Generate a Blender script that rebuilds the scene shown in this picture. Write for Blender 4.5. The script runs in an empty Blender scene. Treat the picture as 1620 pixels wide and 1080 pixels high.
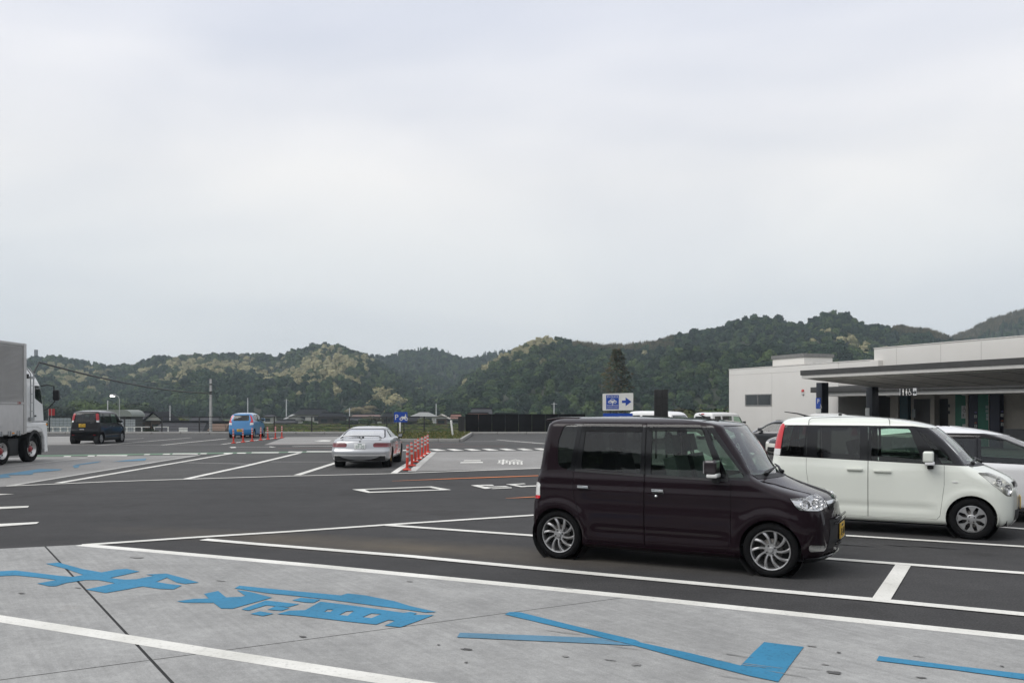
import bpy, bmesh, math, random
import numpy as np
from mathutils import Vector, Matrix
from mathutils.bvhtree import BVHTree
from mathutils.interpolate import poly_3d_calc
from mathutils.geometry import tessellate_polygon

random.seed(7); RNG = np.random.default_rng(7)
SC = bpy.context.scene
COL = SC.collection
R = math.radians

# ------------------------------------------------------------------ camera
FPX, HC, YH, W0 = 1400.0, 1.765, 646.0, 1620.0      # focal length and horizon in photo pixels, eye height in metres
cam = bpy.data.objects.new('camera', bpy.data.cameras.new('camera'))
COL.objects.link(cam); SC.camera = cam
cam.location = (0, 0, HC); cam.rotation_euler = (R(90), 0, 0)
cam.data.sensor_width = 36; cam.data.lens = 36 * FPX / W0
cam.data.shift_y = (YH - 540) / W0
cam.data.clip_start = 0.1; cam.data.clip_end = 12000

def G(u, v):
    d = FPX * HC / (v - YH); return Vector(((u - 810) / FPX * d, d, 0))
def P(u, v, d):
    return Vector(((u - 810) / FPX * d, d, HC - (v - YH) / FPX * d))

# ------------------------------------------------------------------ sky, sun, exposure
SUN_EL, SUN_AZ = R(50), R(242)
wd = bpy.data.worlds.new('World'); SC.world = wd; wd.use_nodes = True
nt = wd.node_tree; nt.nodes.clear()
def wn(t, **k):
    n = nt.nodes.new(t)
    for a, b in k.items(): setattr(n, a, b)
    return n
out = wn('ShaderNodeOutputWorld'); bg1 = wn('ShaderNodeBackground'); bg2 = wn('ShaderNodeBackground'); add = wn('ShaderNodeAddShader')
sky = wn('ShaderNodeTexSky', sky_type='NISHITA', sun_disc=False, sun_elevation=SUN_EL, sun_rotation=SUN_AZ)
nt.links.new(sky.outputs[0], bg1.inputs[0]); bg1.inputs[1].default_value = 0.008     # what little clear sky comes through the cloud deck
tc = wn('ShaderNodeTexCoord'); mp = wn('ShaderNodeMapping'); mp.inputs['Scale'].default_value = (1.0, 1.0, 3.2)
nz = wn('ShaderNodeTexNoise'); nz.inputs['Scale'].default_value = 1.7; nz.inputs['Detail'].default_value = 3.5; nz.inputs['Roughness'].default_value = .5
nz.inputs['Distortion'].default_value = .35
nt.links.new(tc.outputs['Generated'], mp.inputs[0]); nt.links.new(mp.outputs[0], nz.inputs[0])
sep = wn('ShaderNodeSeparateXYZ'); nt.links.new(tc.outputs['Generated'], sep.inputs[0])
rz = wn('ShaderNodeValToRGB'); nt.links.new(sep.outputs['Z'], rz.inputs[0])
el = rz.color_ramp.elements
el[0].position = 0.0; el[0].color = (.555, .57, .60, 1)
el[1].position = 1.0; el[1].color = (.80, .80, .82, 1)
for p_, c_ in ((.08, (.585, .60, .615)), (.16, (.65, .66, .665)), (.25, (.735, .725, .715)), (.31, (.715, .712, .725)), (.40, (.68, .69, .735)), (.6, (.75, .76, .79))):
    e_ = rz.color_ramp.elements.new(p_); e_.color = (*c_, 1)
cr = wn('ShaderNodeValToRGB'); nt.links.new(nz.outputs[0], cr.inputs[0])
cr.color_ramp.elements[0].position = .36; cr.color_ramp.elements[0].color = (.875, .895, .94, 1)
cr.color_ramp.elements[1].position = .66; cr.color_ramp.elements[1].color = (1.09, 1.08, 1.07, 1)
mx = wn('ShaderNodeMix', data_type='RGBA', blend_type='MULTIPLY'); mx.inputs['Factor'].default_value = 1
nt.links.new(rz.outputs[0], mx.inputs['A']); nt.links.new(cr.outputs[0], mx.inputs['B'])
nt.links.new(mx.outputs['Result'], bg2.inputs[0]); bg2.inputs[1].default_value = 0.91
nt.links.new(bg1.outputs[0], add.inputs[0]); nt.links.new(bg2.outputs[0], add.inputs[1]); nt.links.new(add.outputs[0], out.inputs[0])

sl = bpy.data.lights.new('sun', 'SUN'); sl.energy = 1.5; sl.angle = R(42); sl.color = (1, .975, .94)
so = bpy.data.objects.new('sun', sl); COL.objects.link(so)
so.rotation_euler = (R(90) - SUN_EL, 0, -SUN_AZ + R(180))
SC.view_settings.view_transform = 'Standard'; SC.view_settings.look = 'None'
SC.view_settings.exposure = 0.38; SC.view_settings.gamma = 1; SC.view_settings.use_curve_mapping = False
SC.render.engine = 'CYCLES'
SC.cycles.use_denoising = True; SC.cycles.max_bounces = 8; SC.cycles.transparent_max_bounces = 24
SC.cycles.volume_bounces = 1; SC.cycles.caustics_reflective = False; SC.cycles.caustics_refractive = False

# ------------------------------------------------------------------ materials
def S(r, g, b):
    f = lambda c: (c / 255 / 12.92) if c / 255 <= .04045 else ((c / 255 + .055) / 1.055) ** 2.4
    return (f(r), f(g), f(b))
MATS = {}
def M(name, col=None, rough=.5, metal=0.0, var=.12, scale=6.0, bump=0.0, bscale=60.0, coat=0.0, emit=None, spec=None, back=None, cior=None, stretch=None, alt=None, detail=4):
    """procedural material: base colour broken up by noise, optional fine bump; alt = a second colour the noise blends towards"""
    if name in MATS: return MATS[name]
    m = bpy.data.materials.new(name); m.use_nodes = True; t = m.node_tree; N = t.nodes; L = t.links
    b = N['Principled BSDF']; b.inputs['Roughness'].default_value = rough; b.inputs['Metallic'].default_value = metal
    b.inputs['Coat Weight'].default_value = coat; b.inputs['Coat Roughness'].default_value = .03
    if cior: b.inputs['Coat IOR'].default_value = cior
    if spec is not None: b.inputs['Specular IOR Level'].default_value = spec
    tc = N.new('ShaderNodeTexCoord'); src = tc.outputs['Object']
    if stretch:
        mp = N.new('ShaderNodeMapping'); mp.inputs['Scale'].default_value = stretch; L.new(src, mp.inputs[0]); src = mp.outputs[0]
    nz = N.new('ShaderNodeTexNoise'); nz.inputs['Scale'].default_value = scale; nz.inputs['Detail'].default_value = detail; L.new(src, nz.inputs[0])
    rp = N.new('ShaderNodeValToRGB'); L.new(nz.outputs[0], rp.inputs[0])
    c2 = alt if alt else tuple(min(1, c * (1 + var)) for c in col); c1 = col if alt else tuple(c * (1 - var) for c in col)
    rp.color_ramp.elements[0].position = .3; rp.color_ramp.elements[1].position = .7
    rp.color_ramp.elements[0].color = (*c1, 1); rp.color_ramp.elements[1].color = (*c2, 1)
    col_out = rp.outputs[0]
    if back:
        g = N.new('ShaderNodeNewGeometry'); mx = N.new('ShaderNodeMix'); mx.data_type = 'RGBA'
        L.new(g.outputs['Backfacing'], mx.inputs['Factor']); L.new(col_out, mx.inputs['A']); mx.inputs['B'].default_value = (*back, 1)
        col_out = mx.outputs['Result']
        if metal:
            mm = N.new('ShaderNodeMath'); mm.operation = 'MULTIPLY_ADD'; L.new(g.outputs['Backfacing'], mm.inputs[0]); mm.inputs[1].default_value = -metal; mm.inputs[2].default_value = metal
            L.new(mm.outputs[0], b.inputs['Metallic'])
        if coat:
            mm = N.new('ShaderNodeMath'); mm.operation = 'MULTIPLY_ADD'; L.new(g.outputs['Backfacing'], mm.inputs[0]); mm.inputs[1].default_value = -coat; mm.inputs[2].default_value = coat
            L.new(mm.outputs[0], b.inputs['Coat Weight'])
            mr = N.new('ShaderNodeMath'); mr.operation = 'MULTIPLY_ADD'; L.new(g.outputs['Backfacing'], mr.inputs[0]); mr.inputs[1].default_value = .85 - rough; mr.inputs[2].default_value = rough
            L.new(mr.outputs[0], b.inputs['Roughness'])
    L.new(col_out, b.inputs['Base Color'])
    if bump:
        n2 = N.new('ShaderNodeTexNoise'); n2.inputs['Scale'].default_value = bscale; n2.inputs['Detail'].default_value = 3; L.new(src, n2.inputs[0])
        bp = N.new('ShaderNodeBump'); bp.inputs['Strength'].default_value = bump; bp.inputs['Distance'].default_value = .02
        L.new(n2.outputs[0], bp.inputs['Height']); L.new(bp.outputs[0], b.inputs['Normal'])
    if emit:
        b.inputs['Emission Color'].default_value = (*emit[0], 1); b.inputs['Emission Strength'].default_value = emit[1]
    MATS[name] = m; return m

def glass(name, tint, rough=.0, f0=.055):
    """thin sheet of tinted glass: passes tinted light straight through, mirrors by Fresnel"""
    if name in MATS: return MATS[name]
    m = bpy.data.materials.new(name); m.use_nodes = True; t = m.node_tree; N = t.nodes; L = t.links; N.clear()
    o = N.new('ShaderNodeOutputMaterial'); tr = N.new('ShaderNodeBsdfTransparent'); gl = N.new('ShaderNodeBsdfGlossy'); mx = N.new('ShaderNodeMixShader'); fr = N.new('ShaderNodeLayerWeight')
    tc = N.new('ShaderNodeTexCoord'); nz = N.new('ShaderNodeTexNoise'); nz.inputs['Scale'].default_value = 3; L.new(tc.outputs['Object'], nz.inputs[0])
    rp = N.new('ShaderNodeValToRGB'); L.new(nz.outputs[0], rp.inputs[0])
    rp.color_ramp.elements[0].color = (*[c * .92 for c in tint], 1); rp.color_ramp.elements[1].color = (*[min(1, c * 1.05) for c in tint], 1)
    L.new(rp.outputs[0], tr.inputs[0]); gl.inputs['Roughness'].default_value = rough; gl.inputs[0].default_value = (1, 1, 1, 1)
    # Schlick: .045 + .8*facing^4
    fr.inputs['Blend'].default_value = .5
    pw = N.new('ShaderNodeMath'); pw.operation = 'POWER'; L.new(fr.outputs['Facing'], pw.inputs[0]); pw.inputs[1].default_value = 4.5
    ma = N.new('ShaderNodeMath'); ma.operation = 'MULTIPLY_ADD'; L.new(pw.outputs[0], ma.inputs[0]); ma.inputs[1].default_value = .85; ma.inputs[2].default_value = f0
    L.new(ma.outputs[0], mx.inputs[0]); L.new(tr.outputs[0], mx.inputs[1]); L.new(gl.outputs[0], mx.inputs[2]); L.new(mx.outputs[0], o.inputs[0])
    MATS[name] = m; return m

# ------------------------------------------------------------------ object helpers
def tag(o, label=None, cat=None, group=None, kind=None):
    if label: o['label'] = label
    if cat: o['category'] = cat
    if group: o['group'] = group
    if kind: o['kind'] = kind
    return o
def empty(name, loc=(0, 0, 0), rz=0.0, parent=None):
    o = bpy.data.objects.new(name, None); COL.objects.link(o); o.location = loc; o.rotation_euler = (0, 0, rz); o.empty_display_size = .2
    if parent: o.parent = parent
    return o
def link(name, me, parent=None):
    o = bpy.data.objects.new(name, me); COL.objects.link(o)
    if parent: o.parent = parent
    return o
def copy_tree(o, parent=None):
    c = o.copy(); COL.objects.link(c)
    if parent: c.parent = parent
    for ch in list(o.children): copy_tree(ch, c)
    return c

class MB:
    """collects simple solids, then links them as one mesh object"""
    def __init__(s): s.v = []; s.f = []; s.m = []; s.sm = []
    def add(s, vs, fs, m=0, smooth=False):
        b = len(s.v); s.v += [tuple(v) for v in vs]
        for f in fs: s.f.append([b + i for i in f]); s.m.append(m); s.sm.append(smooth)
        return s
    def box(s, lo, hi, m=0, M4=None):
        x0, y0, z0 = lo; x1, y1, z1 = hi
        vs = [(x0, y0, z0), (x1, y0, z0), (x1, y1, z0), (x0, y1, z0), (x0, y0, z1), (x1, y0, z1), (x1, y1, z1), (x0, y1, z1)]
        if M4 is not None: vs = [M4 @ Vector(v) for v in vs]
        return s.add(vs, [(0, 3, 2, 1), (4, 5, 6, 7), (0, 1, 5, 4), (1, 2, 6, 5), (2, 3, 7, 6), (3, 0, 4, 7)], m)
    def prism(s, poly, vec, m=0, smooth=False):
        """poly: 3-D points of a planar outline, extruded by vec"""
        n = len(poly); p = [Vector(q) for q in poly]; vec = Vector(vec)
        nn = Vector((0, 0, 0))
        for i in range(n): nn += p[i].cross(p[(i + 1) % n])
        if nn.dot(vec) < 0: p.reverse()
        vs = p + [q + vec for q in p]
        s.add(vs, [tuple(range(n - 1, -1, -1)), tuple(range(n, 2 * n))], m)
        b = len(s.v) - 2 * n
        for i in range(n):
            j = (i + 1) % n; s.f.append([b + i, b + j, b + n + j, b + n + i]); s.m.append(m); s.sm.append(smooth)
        return s
    def tube(s, pts, r, n=8, m=0, cap=True, smooth=True):
        pts = [Vector(p) for p in pts]; k = len(pts); rs = r if isinstance(r, (list, tuple)) else [r] * k
        vs = []; up = None
        for i, p in enumerate(pts):
            d = (pts[min(i + 1, k - 1)] - pts[max(i - 1, 0)]).normalized()
            if up is None:
                up = Vector((0, 0, 1)) if abs(d.z) < .9 else Vector((1, 0, 0))
            a = d.cross(up); a = a.normalized() if a.length > 1e-6 else d.orthogonal().normalized()
            b = a.cross(d).normalized(); up = b
            for j in range(n):
                t = 2 * math.pi * j / n; vs.append(p + (a * math.cos(t) + b * math.sin(t)) * rs[i])
        fs = [(i * n + j, i * n + (j + 1) % n, (i + 1) * n + (j + 1) % n, (i + 1) * n + j) for i in range(k - 1) for j in range(n)]
        s.add(vs, fs, m, smooth)
        if cap: s.add(vs[:n], [tuple(range(n))], m); s.add(vs[-n:], [tuple(range(n - 1, -1, -1))], m)
        return s
    def lathe(s, prof, axis='z', c=(0, 0, 0), n=24, m=0, smooth=True, close=False):
        c = Vector(c); k = len(prof); vs = []
        for (r, h) in prof:
            for j in range(n):
                t = 2 * math.pi * j / n; a, b = r * math.cos(t), r * math.sin(t)
                vs.append(c + (Vector((a, b, h)) if axis == 'z' else Vector((a, h, b)) if axis == 'y' else Vector((h, a, b))))
        rng = range(k if close else k - 1)
        fs = [(i * n + j, i * n + (j + 1) % n, ((i + 1) % k) * n + (j + 1) % n, ((i + 1) % k) * n + j) for i in rng for j in range(n)]
        return s.add(vs, fs, m, smooth)
    def ball(s, c, r, n=10, m=0, M4=None):
        r = r if isinstance(r, (tuple, list)) else (r, r, r); vs = []; fs = []; k = n // 2 + 1
        for i in range(k):
            a = math.pi * i / (k - 1)
            for j in range(n):
                t = 2 * math.pi * j / n
                v = Vector((c[0] + r[0] * math.sin(a) * math.cos(t), c[1] + r[1] * math.sin(a) * math.sin(t), c[2] + r[2] * math.cos(a)))
                vs.append(M4 @ v if M4 is not None else v)
        fs = [(i * n + j, (i + 1) * n + j, (i + 1) * n + (j + 1) % n, i * n + (j + 1) % n) for i in range(k - 1) for j in range(n)]
        return s.add(vs, fs, m, True)
    def mesh(s, name, mats, bevel=0.0, seg=2, angle=None, recalc=True):
        me = bpy.data.meshes.new(name); me.from_pydata(s.v, [], s.f)
        for m in (mats if isinstance(mats, (list, tuple)) else [mats]): me.materials.append(m)
        me.polygons.foreach_set('material_index', s.m); me.polygons.foreach_set('use_smooth', s.sm)
        if bevel or recalc:
            bm = bmesh.new(); bm.from_mesh(me)
            if bevel:
                bmesh.ops.remove_doubles(bm, verts=bm.verts, dist=1e-5)
                bmesh.ops.bevel(bm, geom=[e for e in bm.edges if len(e.link_faces) == 2 and e.calc_face_angle(0) > .5], offset=bevel, segments=seg, affect='EDGES', profile=.6, clamp_overlap=True)
            if recalc: bmesh.ops.recalc_face_normals(bm, faces=bm.faces)
            if angle or bevel:
                for f in bm.faces: f.smooth = True
            bm.to_mesh(me); bm.free()
        if angle or bevel: me.set_sharp_from_angle(angle=R(angle or 40))
        me.update(); return me
    def build(s, name, mats, parent=None, bevel=0.0, seg=2, angle=None, recalc=True):
        return link(name, s.mesh(name, mats, bevel, seg, angle, recalc), parent)

def rpoly(pts, r, n=3):
    """round the corners of a 2-D outline"""
    out = []; k = len(pts)
    for i in range(k):
        a, b, c = Vector(pts[i - 1]), Vector(pts[i]), Vector(pts[(i + 1) % k])
        rr = min(r, (a - b).length * .45, (c - b).length * .45)
        p, q = b + (a - b).normalized() * rr, b + (c - b).normalized() * rr
        for j in range(n + 1):
            t = j / n; out.append(tuple(p * (1 - t) ** 2 + b * 2 * t * (1 - t) + q * t * t))
    return out
def area2(p): return sum(p[i - 1][0] * p[i][1] - p[i][0] * p[i - 1][1] for i in range(len(p))) / 2
def shrink(poly, d):
    """move every side of a 2-D outline inwards by d (outwards when d < 0)"""
    p = [Vector(q) for q in poly]
    if area2(p) < 0: p.reverse()
    k = len(p); out = []
    for i in range(k):
        a, b, c = p[i - 1], p[i], p[(i + 1) % k]
        e1 = (b - a).normalized(); e2 = (c - b).normalized()
        n1 = Vector((-e1.y, e1.x)); n2 = Vector((-e2.y, e2.x)); s = n1 + n2
        out.append(tuple(b + s * (d / max(.3, 1 + n1.dot(n2)))))
    return out
def pip(x, y, poly):
    r = False; k = len(poly); j = k - 1
    for i in range(k):
        xi, yi = poly[i]; xj, yj = poly[j]
        if (yi > y) != (yj > y) and x < (xj - xi) * (y - yi) / (yj - yi) + xi: r = not r
        j = i
    return r
def text_mesh(body, size, mat, name, parent=None, M4=None, depth=.002, align='CENTER', sx=1.0):
    cu = bpy.data.curves.new(name, 'FONT'); cu.body = body; cu.size = size; cu.extrude = depth; cu.align_x = align; cu.align_y = 'CENTER'; cu.resolution_u = 3
    t = bpy.data.objects.new(name + '_tmp', cu); COL.objects.link(t)
    dg = bpy.context.evaluated_depsgraph_get(); me = bpy.data.meshes.new_from_object(t.evaluated_get(dg)); me.name = name
    bpy.data.objects.remove(t); bpy.data.curves.remove(cu)
    me.materials.clear(); me.materials.append(mat)
    if sx != 1.0: me.transform(Matrix.Scale(sx, 4, (1, 0, 0)))
    if M4 is not None: me.transform(M4)
    return link(name, me, parent)
def along(sh, parent, name, pts, r, mat, off=.02, A=(1, 0, 0), n=6):
    """tube that hugs the body: pts are (y, z) seen from the front"""
    q = []
    for y, z in pts:
        h = sh.bvh.ray_cast(Vector((8, y, z)), Vector((-1, 0, 0))); q.append(h[0] + h[1] * off)
    return MB().tube(q, r, n=n).build(name, mat, parent)
FACE_Y = Matrix.Rotation(R(90), 4, 'X')        # lettering upright, read from -Y
def pchip(xs, ys):
    xs = np.array(xs, float); ys = np.array(ys, float); h = np.diff(xs); dl = np.diff(ys) / h; n = len(xs); d = np.zeros(n)
    for i in range(1, n - 1):
        if dl[i - 1] * dl[i] > 0:
            w1, w2 = 2 * h[i] + h[i - 1], h[i] + 2 * h[i - 1]; d[i] = (w1 + w2) / (w1 / dl[i - 1] + w2 / dl[i])
    d[0] = dl[0]; d[-1] = dl[-1]
    def f(x):
        x = np.clip(x, xs[0], xs[-1]); i = np.clip(np.searchsorted(xs, x) - 1, 0, n - 2); t = (x - xs[i]) / h[i]
        return (ys[i] * (1 + 2 * t) * (1 - t) ** 2 + d[i] * h[i] * t * (1 - t) ** 2 + ys[i + 1] * t * t * (3 - 2 * t) + d[i + 1] * h[i] * t * t * (t - 1))
    return f
def tab(t): return pchip([a for a, b in t], [b for a, b in t])
# ------------------------------------------------------------------ vehicle bodies
CHROME = M('chrome', (.75, .75, .75), rough=.12, metal=1, var=.04)
ALLOY = M('alloy_silver', (.42, .42, .42), rough=.36, metal=.75, var=.08)
RUBBER = M('tyre_rubber', (.0065, .0065, .007), rough=.85, spec=.15, var=.25, scale=20, bump=.15)
BLACKP = M('black_plastic', (.014, .014, .015), rough=.55, var=.2)
GLOSSB = M('gloss_black', (.006, .006, .007), rough=.12, var=.2)
UNDER = M('underbody_black', (.008, .008, .008), rough=.9, var=.3)
CLOTH = M('seat_cloth', (.035, .035, .038), rough=.9, var=.2, scale=30)
DASH = M('dash_plastic', (.05, .05, .052), rough=.7, var=.15)
GREENGL = glass('tinted_glass', (.64, .80, .69), f0=.045)
CLEARGL = glass('windscreen_glass', (.62, .74, .66), f0=.13)
DARKGL = glass('privacy_glass', (.17, .19, .18))
VISOR = glass('visor_smoke', (.20, .17, .18), f0=.03)
LENS = glass('lamp_lens', (.93, .93, .93))
REDL = M('red_lamp', (.55, .012, .02), rough=.12, coat=1, var=.1)
DREDL = M('dark_red_lamp', (.16, .008, .012), rough=.12, coat=1, var=.15)
WHITEL = M('clear_lamp', (.70, .70, .68), rough=.12, coat=1, var=.08, scale=30)
AMBER = M('amber_lamp', (.8, .30, .03), rough=.15, coat=1)
PLATEY = M('plate_yellow', S(205, 165, 55), rough=.4, var=.05)
PLATEW = M('plate_white', (.72, .73, .72), rough=.4, var=.04)
PLATET = M('plate_ink', (.015, .02, .018), rough=.5)
PLATEG = M('plate_green', (.01, .10, .05), rough=.5)

class Shell:
    def __init__(s, sp):
        zs = np.concatenate([np.linspace(a, b, n, endpoint=False) for a, b, n in sp['zs']] + [[sp['zs'][-1][1]]])
        ns, nc, ne = sp.get('ns', 60), sp.get('nc', 5), sp.get('ne', 6)
        T = {k: tab(sp[k]) for k in ('xf', 'xr', 'W', 'bf', 'br', 'rf', 'rr', 'rfx', 'rrx')}
        V = []
        for z in zs:
            xf, xr, W, bf, br, rf, rr, rfx, rrx = (float(T[k](z)) for k in ('xf', 'xr', 'W', 'bf', 'br', 'rf', 'rr', 'rfx', 'rrx'))
            rf = min(rf, W * .8); rr = min(rr, W * .8); h = []
            for i in range(ne):
                y = (W - rr) * i / ne; h.append((xr + br * (y / W) ** 2, y))
            xe = xr + br * ((W - rr) / W) ** 2
            for i in range(nc):
                a = math.pi / 2 * i / nc; h.append((xe + rrx * (1 - math.cos(a)), W - rr + rr * math.sin(a)))
            xg = xf - bf * ((W - rf) / W) ** 2
            xa, xb = xe + rrx, xg - rfx
            for i in range(ns + 1):
                x = xa + (xb - xa) * i / ns; h.append((x, W))
            for i in range(1, nc + 1):
                a = math.pi / 2 * i / nc; h.append((xb + rfx * math.sin(a), W - rf + rf * math.cos(a)))
            for i in range(1, ne + 1):
                y = (W - rf) * (1 - i / ne); h.append((xf - bf * (y / W) ** 2, y))
            o = []
            for (x, y) in h:
                if y > 0:
                    yy = y
                    tp = sp.get('tf', 0)
                    if tp and x > sp['tx']: yy -= tp * ((x - sp['tx']) / (sp['L'] - sp['tx'])) ** 2 * (y / W)
                    for (ax, az, ar) in sp.get('flare', ()):
                        rr_ = math.hypot(x - ax, z - az)
                        if z > az - .2: yy += sp.get('fl', .018) * math.exp(-((rr_ - ar) / .045) ** 2) * (y / W) ** 6 * min(1, (z - az + .2) / .15)
                    for (za, zb, x0, x1, dy) in sp.get('press', ()):
                        if za < z < zb and x0 < x < x1: yy += dy * math.sin(math.pi * (z - za) / (zb - za)) * (y / W) ** 8 * min(1, (x - x0) / .2, (x1 - x) / .2)
                    y = yy
                o.append((x, y, float(z)))
            V.append(o)
        n = len(V[0]); full = 2 * n - 2; vs = []
        for o in V:
            vs += [Vector(p) for p in o]                                     # left side, rear to front
            vs += [Vector((p[0], -p[1], p[2])) for p in o[n - 2:0:-1]]       # back along the right side
        fs = []
        for k in range(len(V) - 1):
            for i in range(full):
                j = (i + 1) % full; fs.append((k * full + i, (k + 1) * full + i, (k + 1) * full + j, k * full + j))
        for k, flip in ((0, True), (len(V) - 1, False)):
            b = k * full
            for i in range(n - 1):
                a0, a1 = b + i, b + i + 1; c0, c1 = b + (full - i) % full, b + (full - i - 1) % full
                f = [a0, c0, c1, a1]; q = []
                for v in f:
                    if v not in q: q.append(v)
                if len(q) > 2: fs.append(tuple(q) if not flip else tuple(q[::-1]))
        s.vs, s.fs = vs, fs
        bm = bmesh.new(); bv = [bm.verts.new(v) for v in vs]
        for f in fs: bm.faces.new([bv[i] for i in f])
        bmesh.ops.recalc_face_normals(bm, faces=bm.faces); bm.normal_update(); bm.verts.index_update()
        s.fs = [tuple(v.index for v in f.verts) for f in bm.faces]; s.fn = [f.normal.copy() for f in bm.faces]
        s.vn = [v.normal.copy() for v in bm.verts]; bm.free()
        s.bvh = BVHTree.FromPolygons(vs, s.fs)
    def normal(s, co):
        loc, nn, idx, d = s.bvh.find_nearest(co)
        f = s.fs[idx]; w = poly_3d_calc([s.vs[i] for i in f], loc); n = Vector((0, 0, 0))
        for i, k in zip(f, w): n += s.vn[i] * k
        return n.normalized(), loc
    def bm(s, polys=None):
        """the whole skin, or only the faces near (poly, phi)"""
        bm = bmesh.new(); keep = s.fs
        if polys:
            keep = []
            for poly, phi in polys:
                A, Sx = axes(phi); lo = min(p[0] for p in poly) - .03; hi = max(p[0] for p in poly) + .03; z0 = min(p[1] for p in poly) - .03; z1 = max(p[1] for p in poly) + .03
                for f, nn in zip(s.fs, s.fn):
                    if nn.dot(A) < .02: continue
                    ss = [s.vs[i].dot(Sx) for i in f]; zz = [s.vs[i].z for i in f]
                    if max(ss) > lo and min(ss) < hi and max(zz) > z0 and min(zz) < z1: keep.append(f)
        m = {}
        for f in keep:
            for i in f:
                if i not in m: m[i] = bm.verts.new(s.vs[i])
            try: bm.faces.new([m[i] for i in f])
            except ValueError: pass
        bm.normal_update(); return bm

def axes(phi):
    a = R(phi); return Vector((math.cos(a), math.sin(a), 0)), Vector((-math.sin(a), math.cos(a), 0))
ZV = Vector((0, 0, 1))
def cut(bm, poly, phi):
    """score the outline into the skin, return the faces inside it"""
    A, Sx = axes(phi); p = [tuple(q) for q in poly]
    if area2(p) < 0: p.reverse()
    lo = min(q[0] for q in p); hi = max(q[0] for q in p); z0 = min(q[1] for q in p); z1 = max(q[1] for q in p)
    faces = []
    for f in bm.faces:
        if f.normal.dot(A) < .02: continue
        ss = [v.co.dot(Sx) for v in f.verts]; zz = [v.co.z for v in f.verts]
        if max(ss) > lo - .002 and min(ss) < hi + .002 and max(zz) > z0 - .002 and min(zz) < z1 + .002: faces.append(f)
    for i in range(len(p)):
        if not faces: return []
        a, b = p[i - 1], p[i]; e = Sx * (b[0] - a[0]) + ZV * (b[1] - a[1])
        if e.length < 1e-5: continue
        # only faces the side itself passes near
        x0, x1 = min(a[0], b[0]) - .06, max(a[0], b[0]) + .06; y0, y1 = min(a[1], b[1]) - .06, max(a[1], b[1]) + .06
        fa = []
        for f in faces:
            ss = [v.co.dot(Sx) for v in f.verts]; zz = [v.co.z for v in f.verts]
            if max(ss) > x0 and min(ss) < x1 and max(zz) > y0 and min(zz) < y1: fa.append(f)
        if not fa: continue
        geom = list({v for f in fa for v in f.verts}) + list({q for f in fa for q in f.edges}) + fa
        r = bmesh.ops.bisect_plane(bm, geom=geom, dist=1e-5, plane_co=Sx * a[0] + ZV * a[1], plane_no=A.cross(e).normalized())
        fs = set(faces); fs.update(g for g in r['geom'] if isinstance(g, bmesh.types.BMFace)); faces = [f for f in fs if f.is_valid]
    res = []
    for f in faces:
        c = f.calc_center_median()
        if pip(c.dot(Sx), c.z, p): res.append(f)
    return res
def keep_only(bm, faces):
    ks = set(faces); bmesh.ops.delete(bm, geom=[f for f in bm.faces if f not in ks], context='FACES')
def skin(sh, bm, name, mats, parent, offset=0.0, rim=.022, rim_mat=None, jitter=0):
    """finish a piece of skin: body normals, pushed by offset along them, its cut edges turned inwards by rim"""
    bm.verts.index_update(); vs = []; nv = []
    for v in bm.verts:
        n, loc = sh.normal(v.co); nv.append(n); vs.append(v.co + n * offset)
    fs = []; mi = []; ln = []
    for f in bm.faces:
        ids = [v.index for v in f.verts]; fs.append(ids); mi.append(f.material_index); ln += [nv[i] for i in ids]
    if rim:
        inner = {}
        for e in bm.edges:
            if len(e.link_faces) != 1: continue
            l = e.link_loops[0]; a, b = l.vert.index, l.link_loop_next.vert.index
            for i in (a, b):
                if i not in inner: inner[i] = len(vs); vs.append(vs[i] - nv[i] * rim)
            q = [b, a, inner[a], inner[b]]; fs.append(q); mi.append(rim_mat if rim_mat is not None else l.face.material_index)
            n = (vs[a] - vs[b]).cross(vs[inner[a]] - vs[a]); n = n.normalized() if n.length > 1e-9 else nv[a]
            ln += [n] * 4
    me = bpy.data.meshes.new(name); me.from_pydata(vs, [], fs)
    for m in mats: me.materials.append(m)
    me.polygons.foreach_set('material_index', mi); me.polygons.foreach_set('use_smooth', [True] * len(fs))
    me.update(); me.normals_split_custom_set([tuple(n) for n in ln])
    bm.free(); return link(name, me, parent)
def mir(poly): return [(-x, z) for x, z in poly]
def both(poly): return ((poly, -90), (mir(poly), 90))        # right-hand and left-hand side of a car

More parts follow.
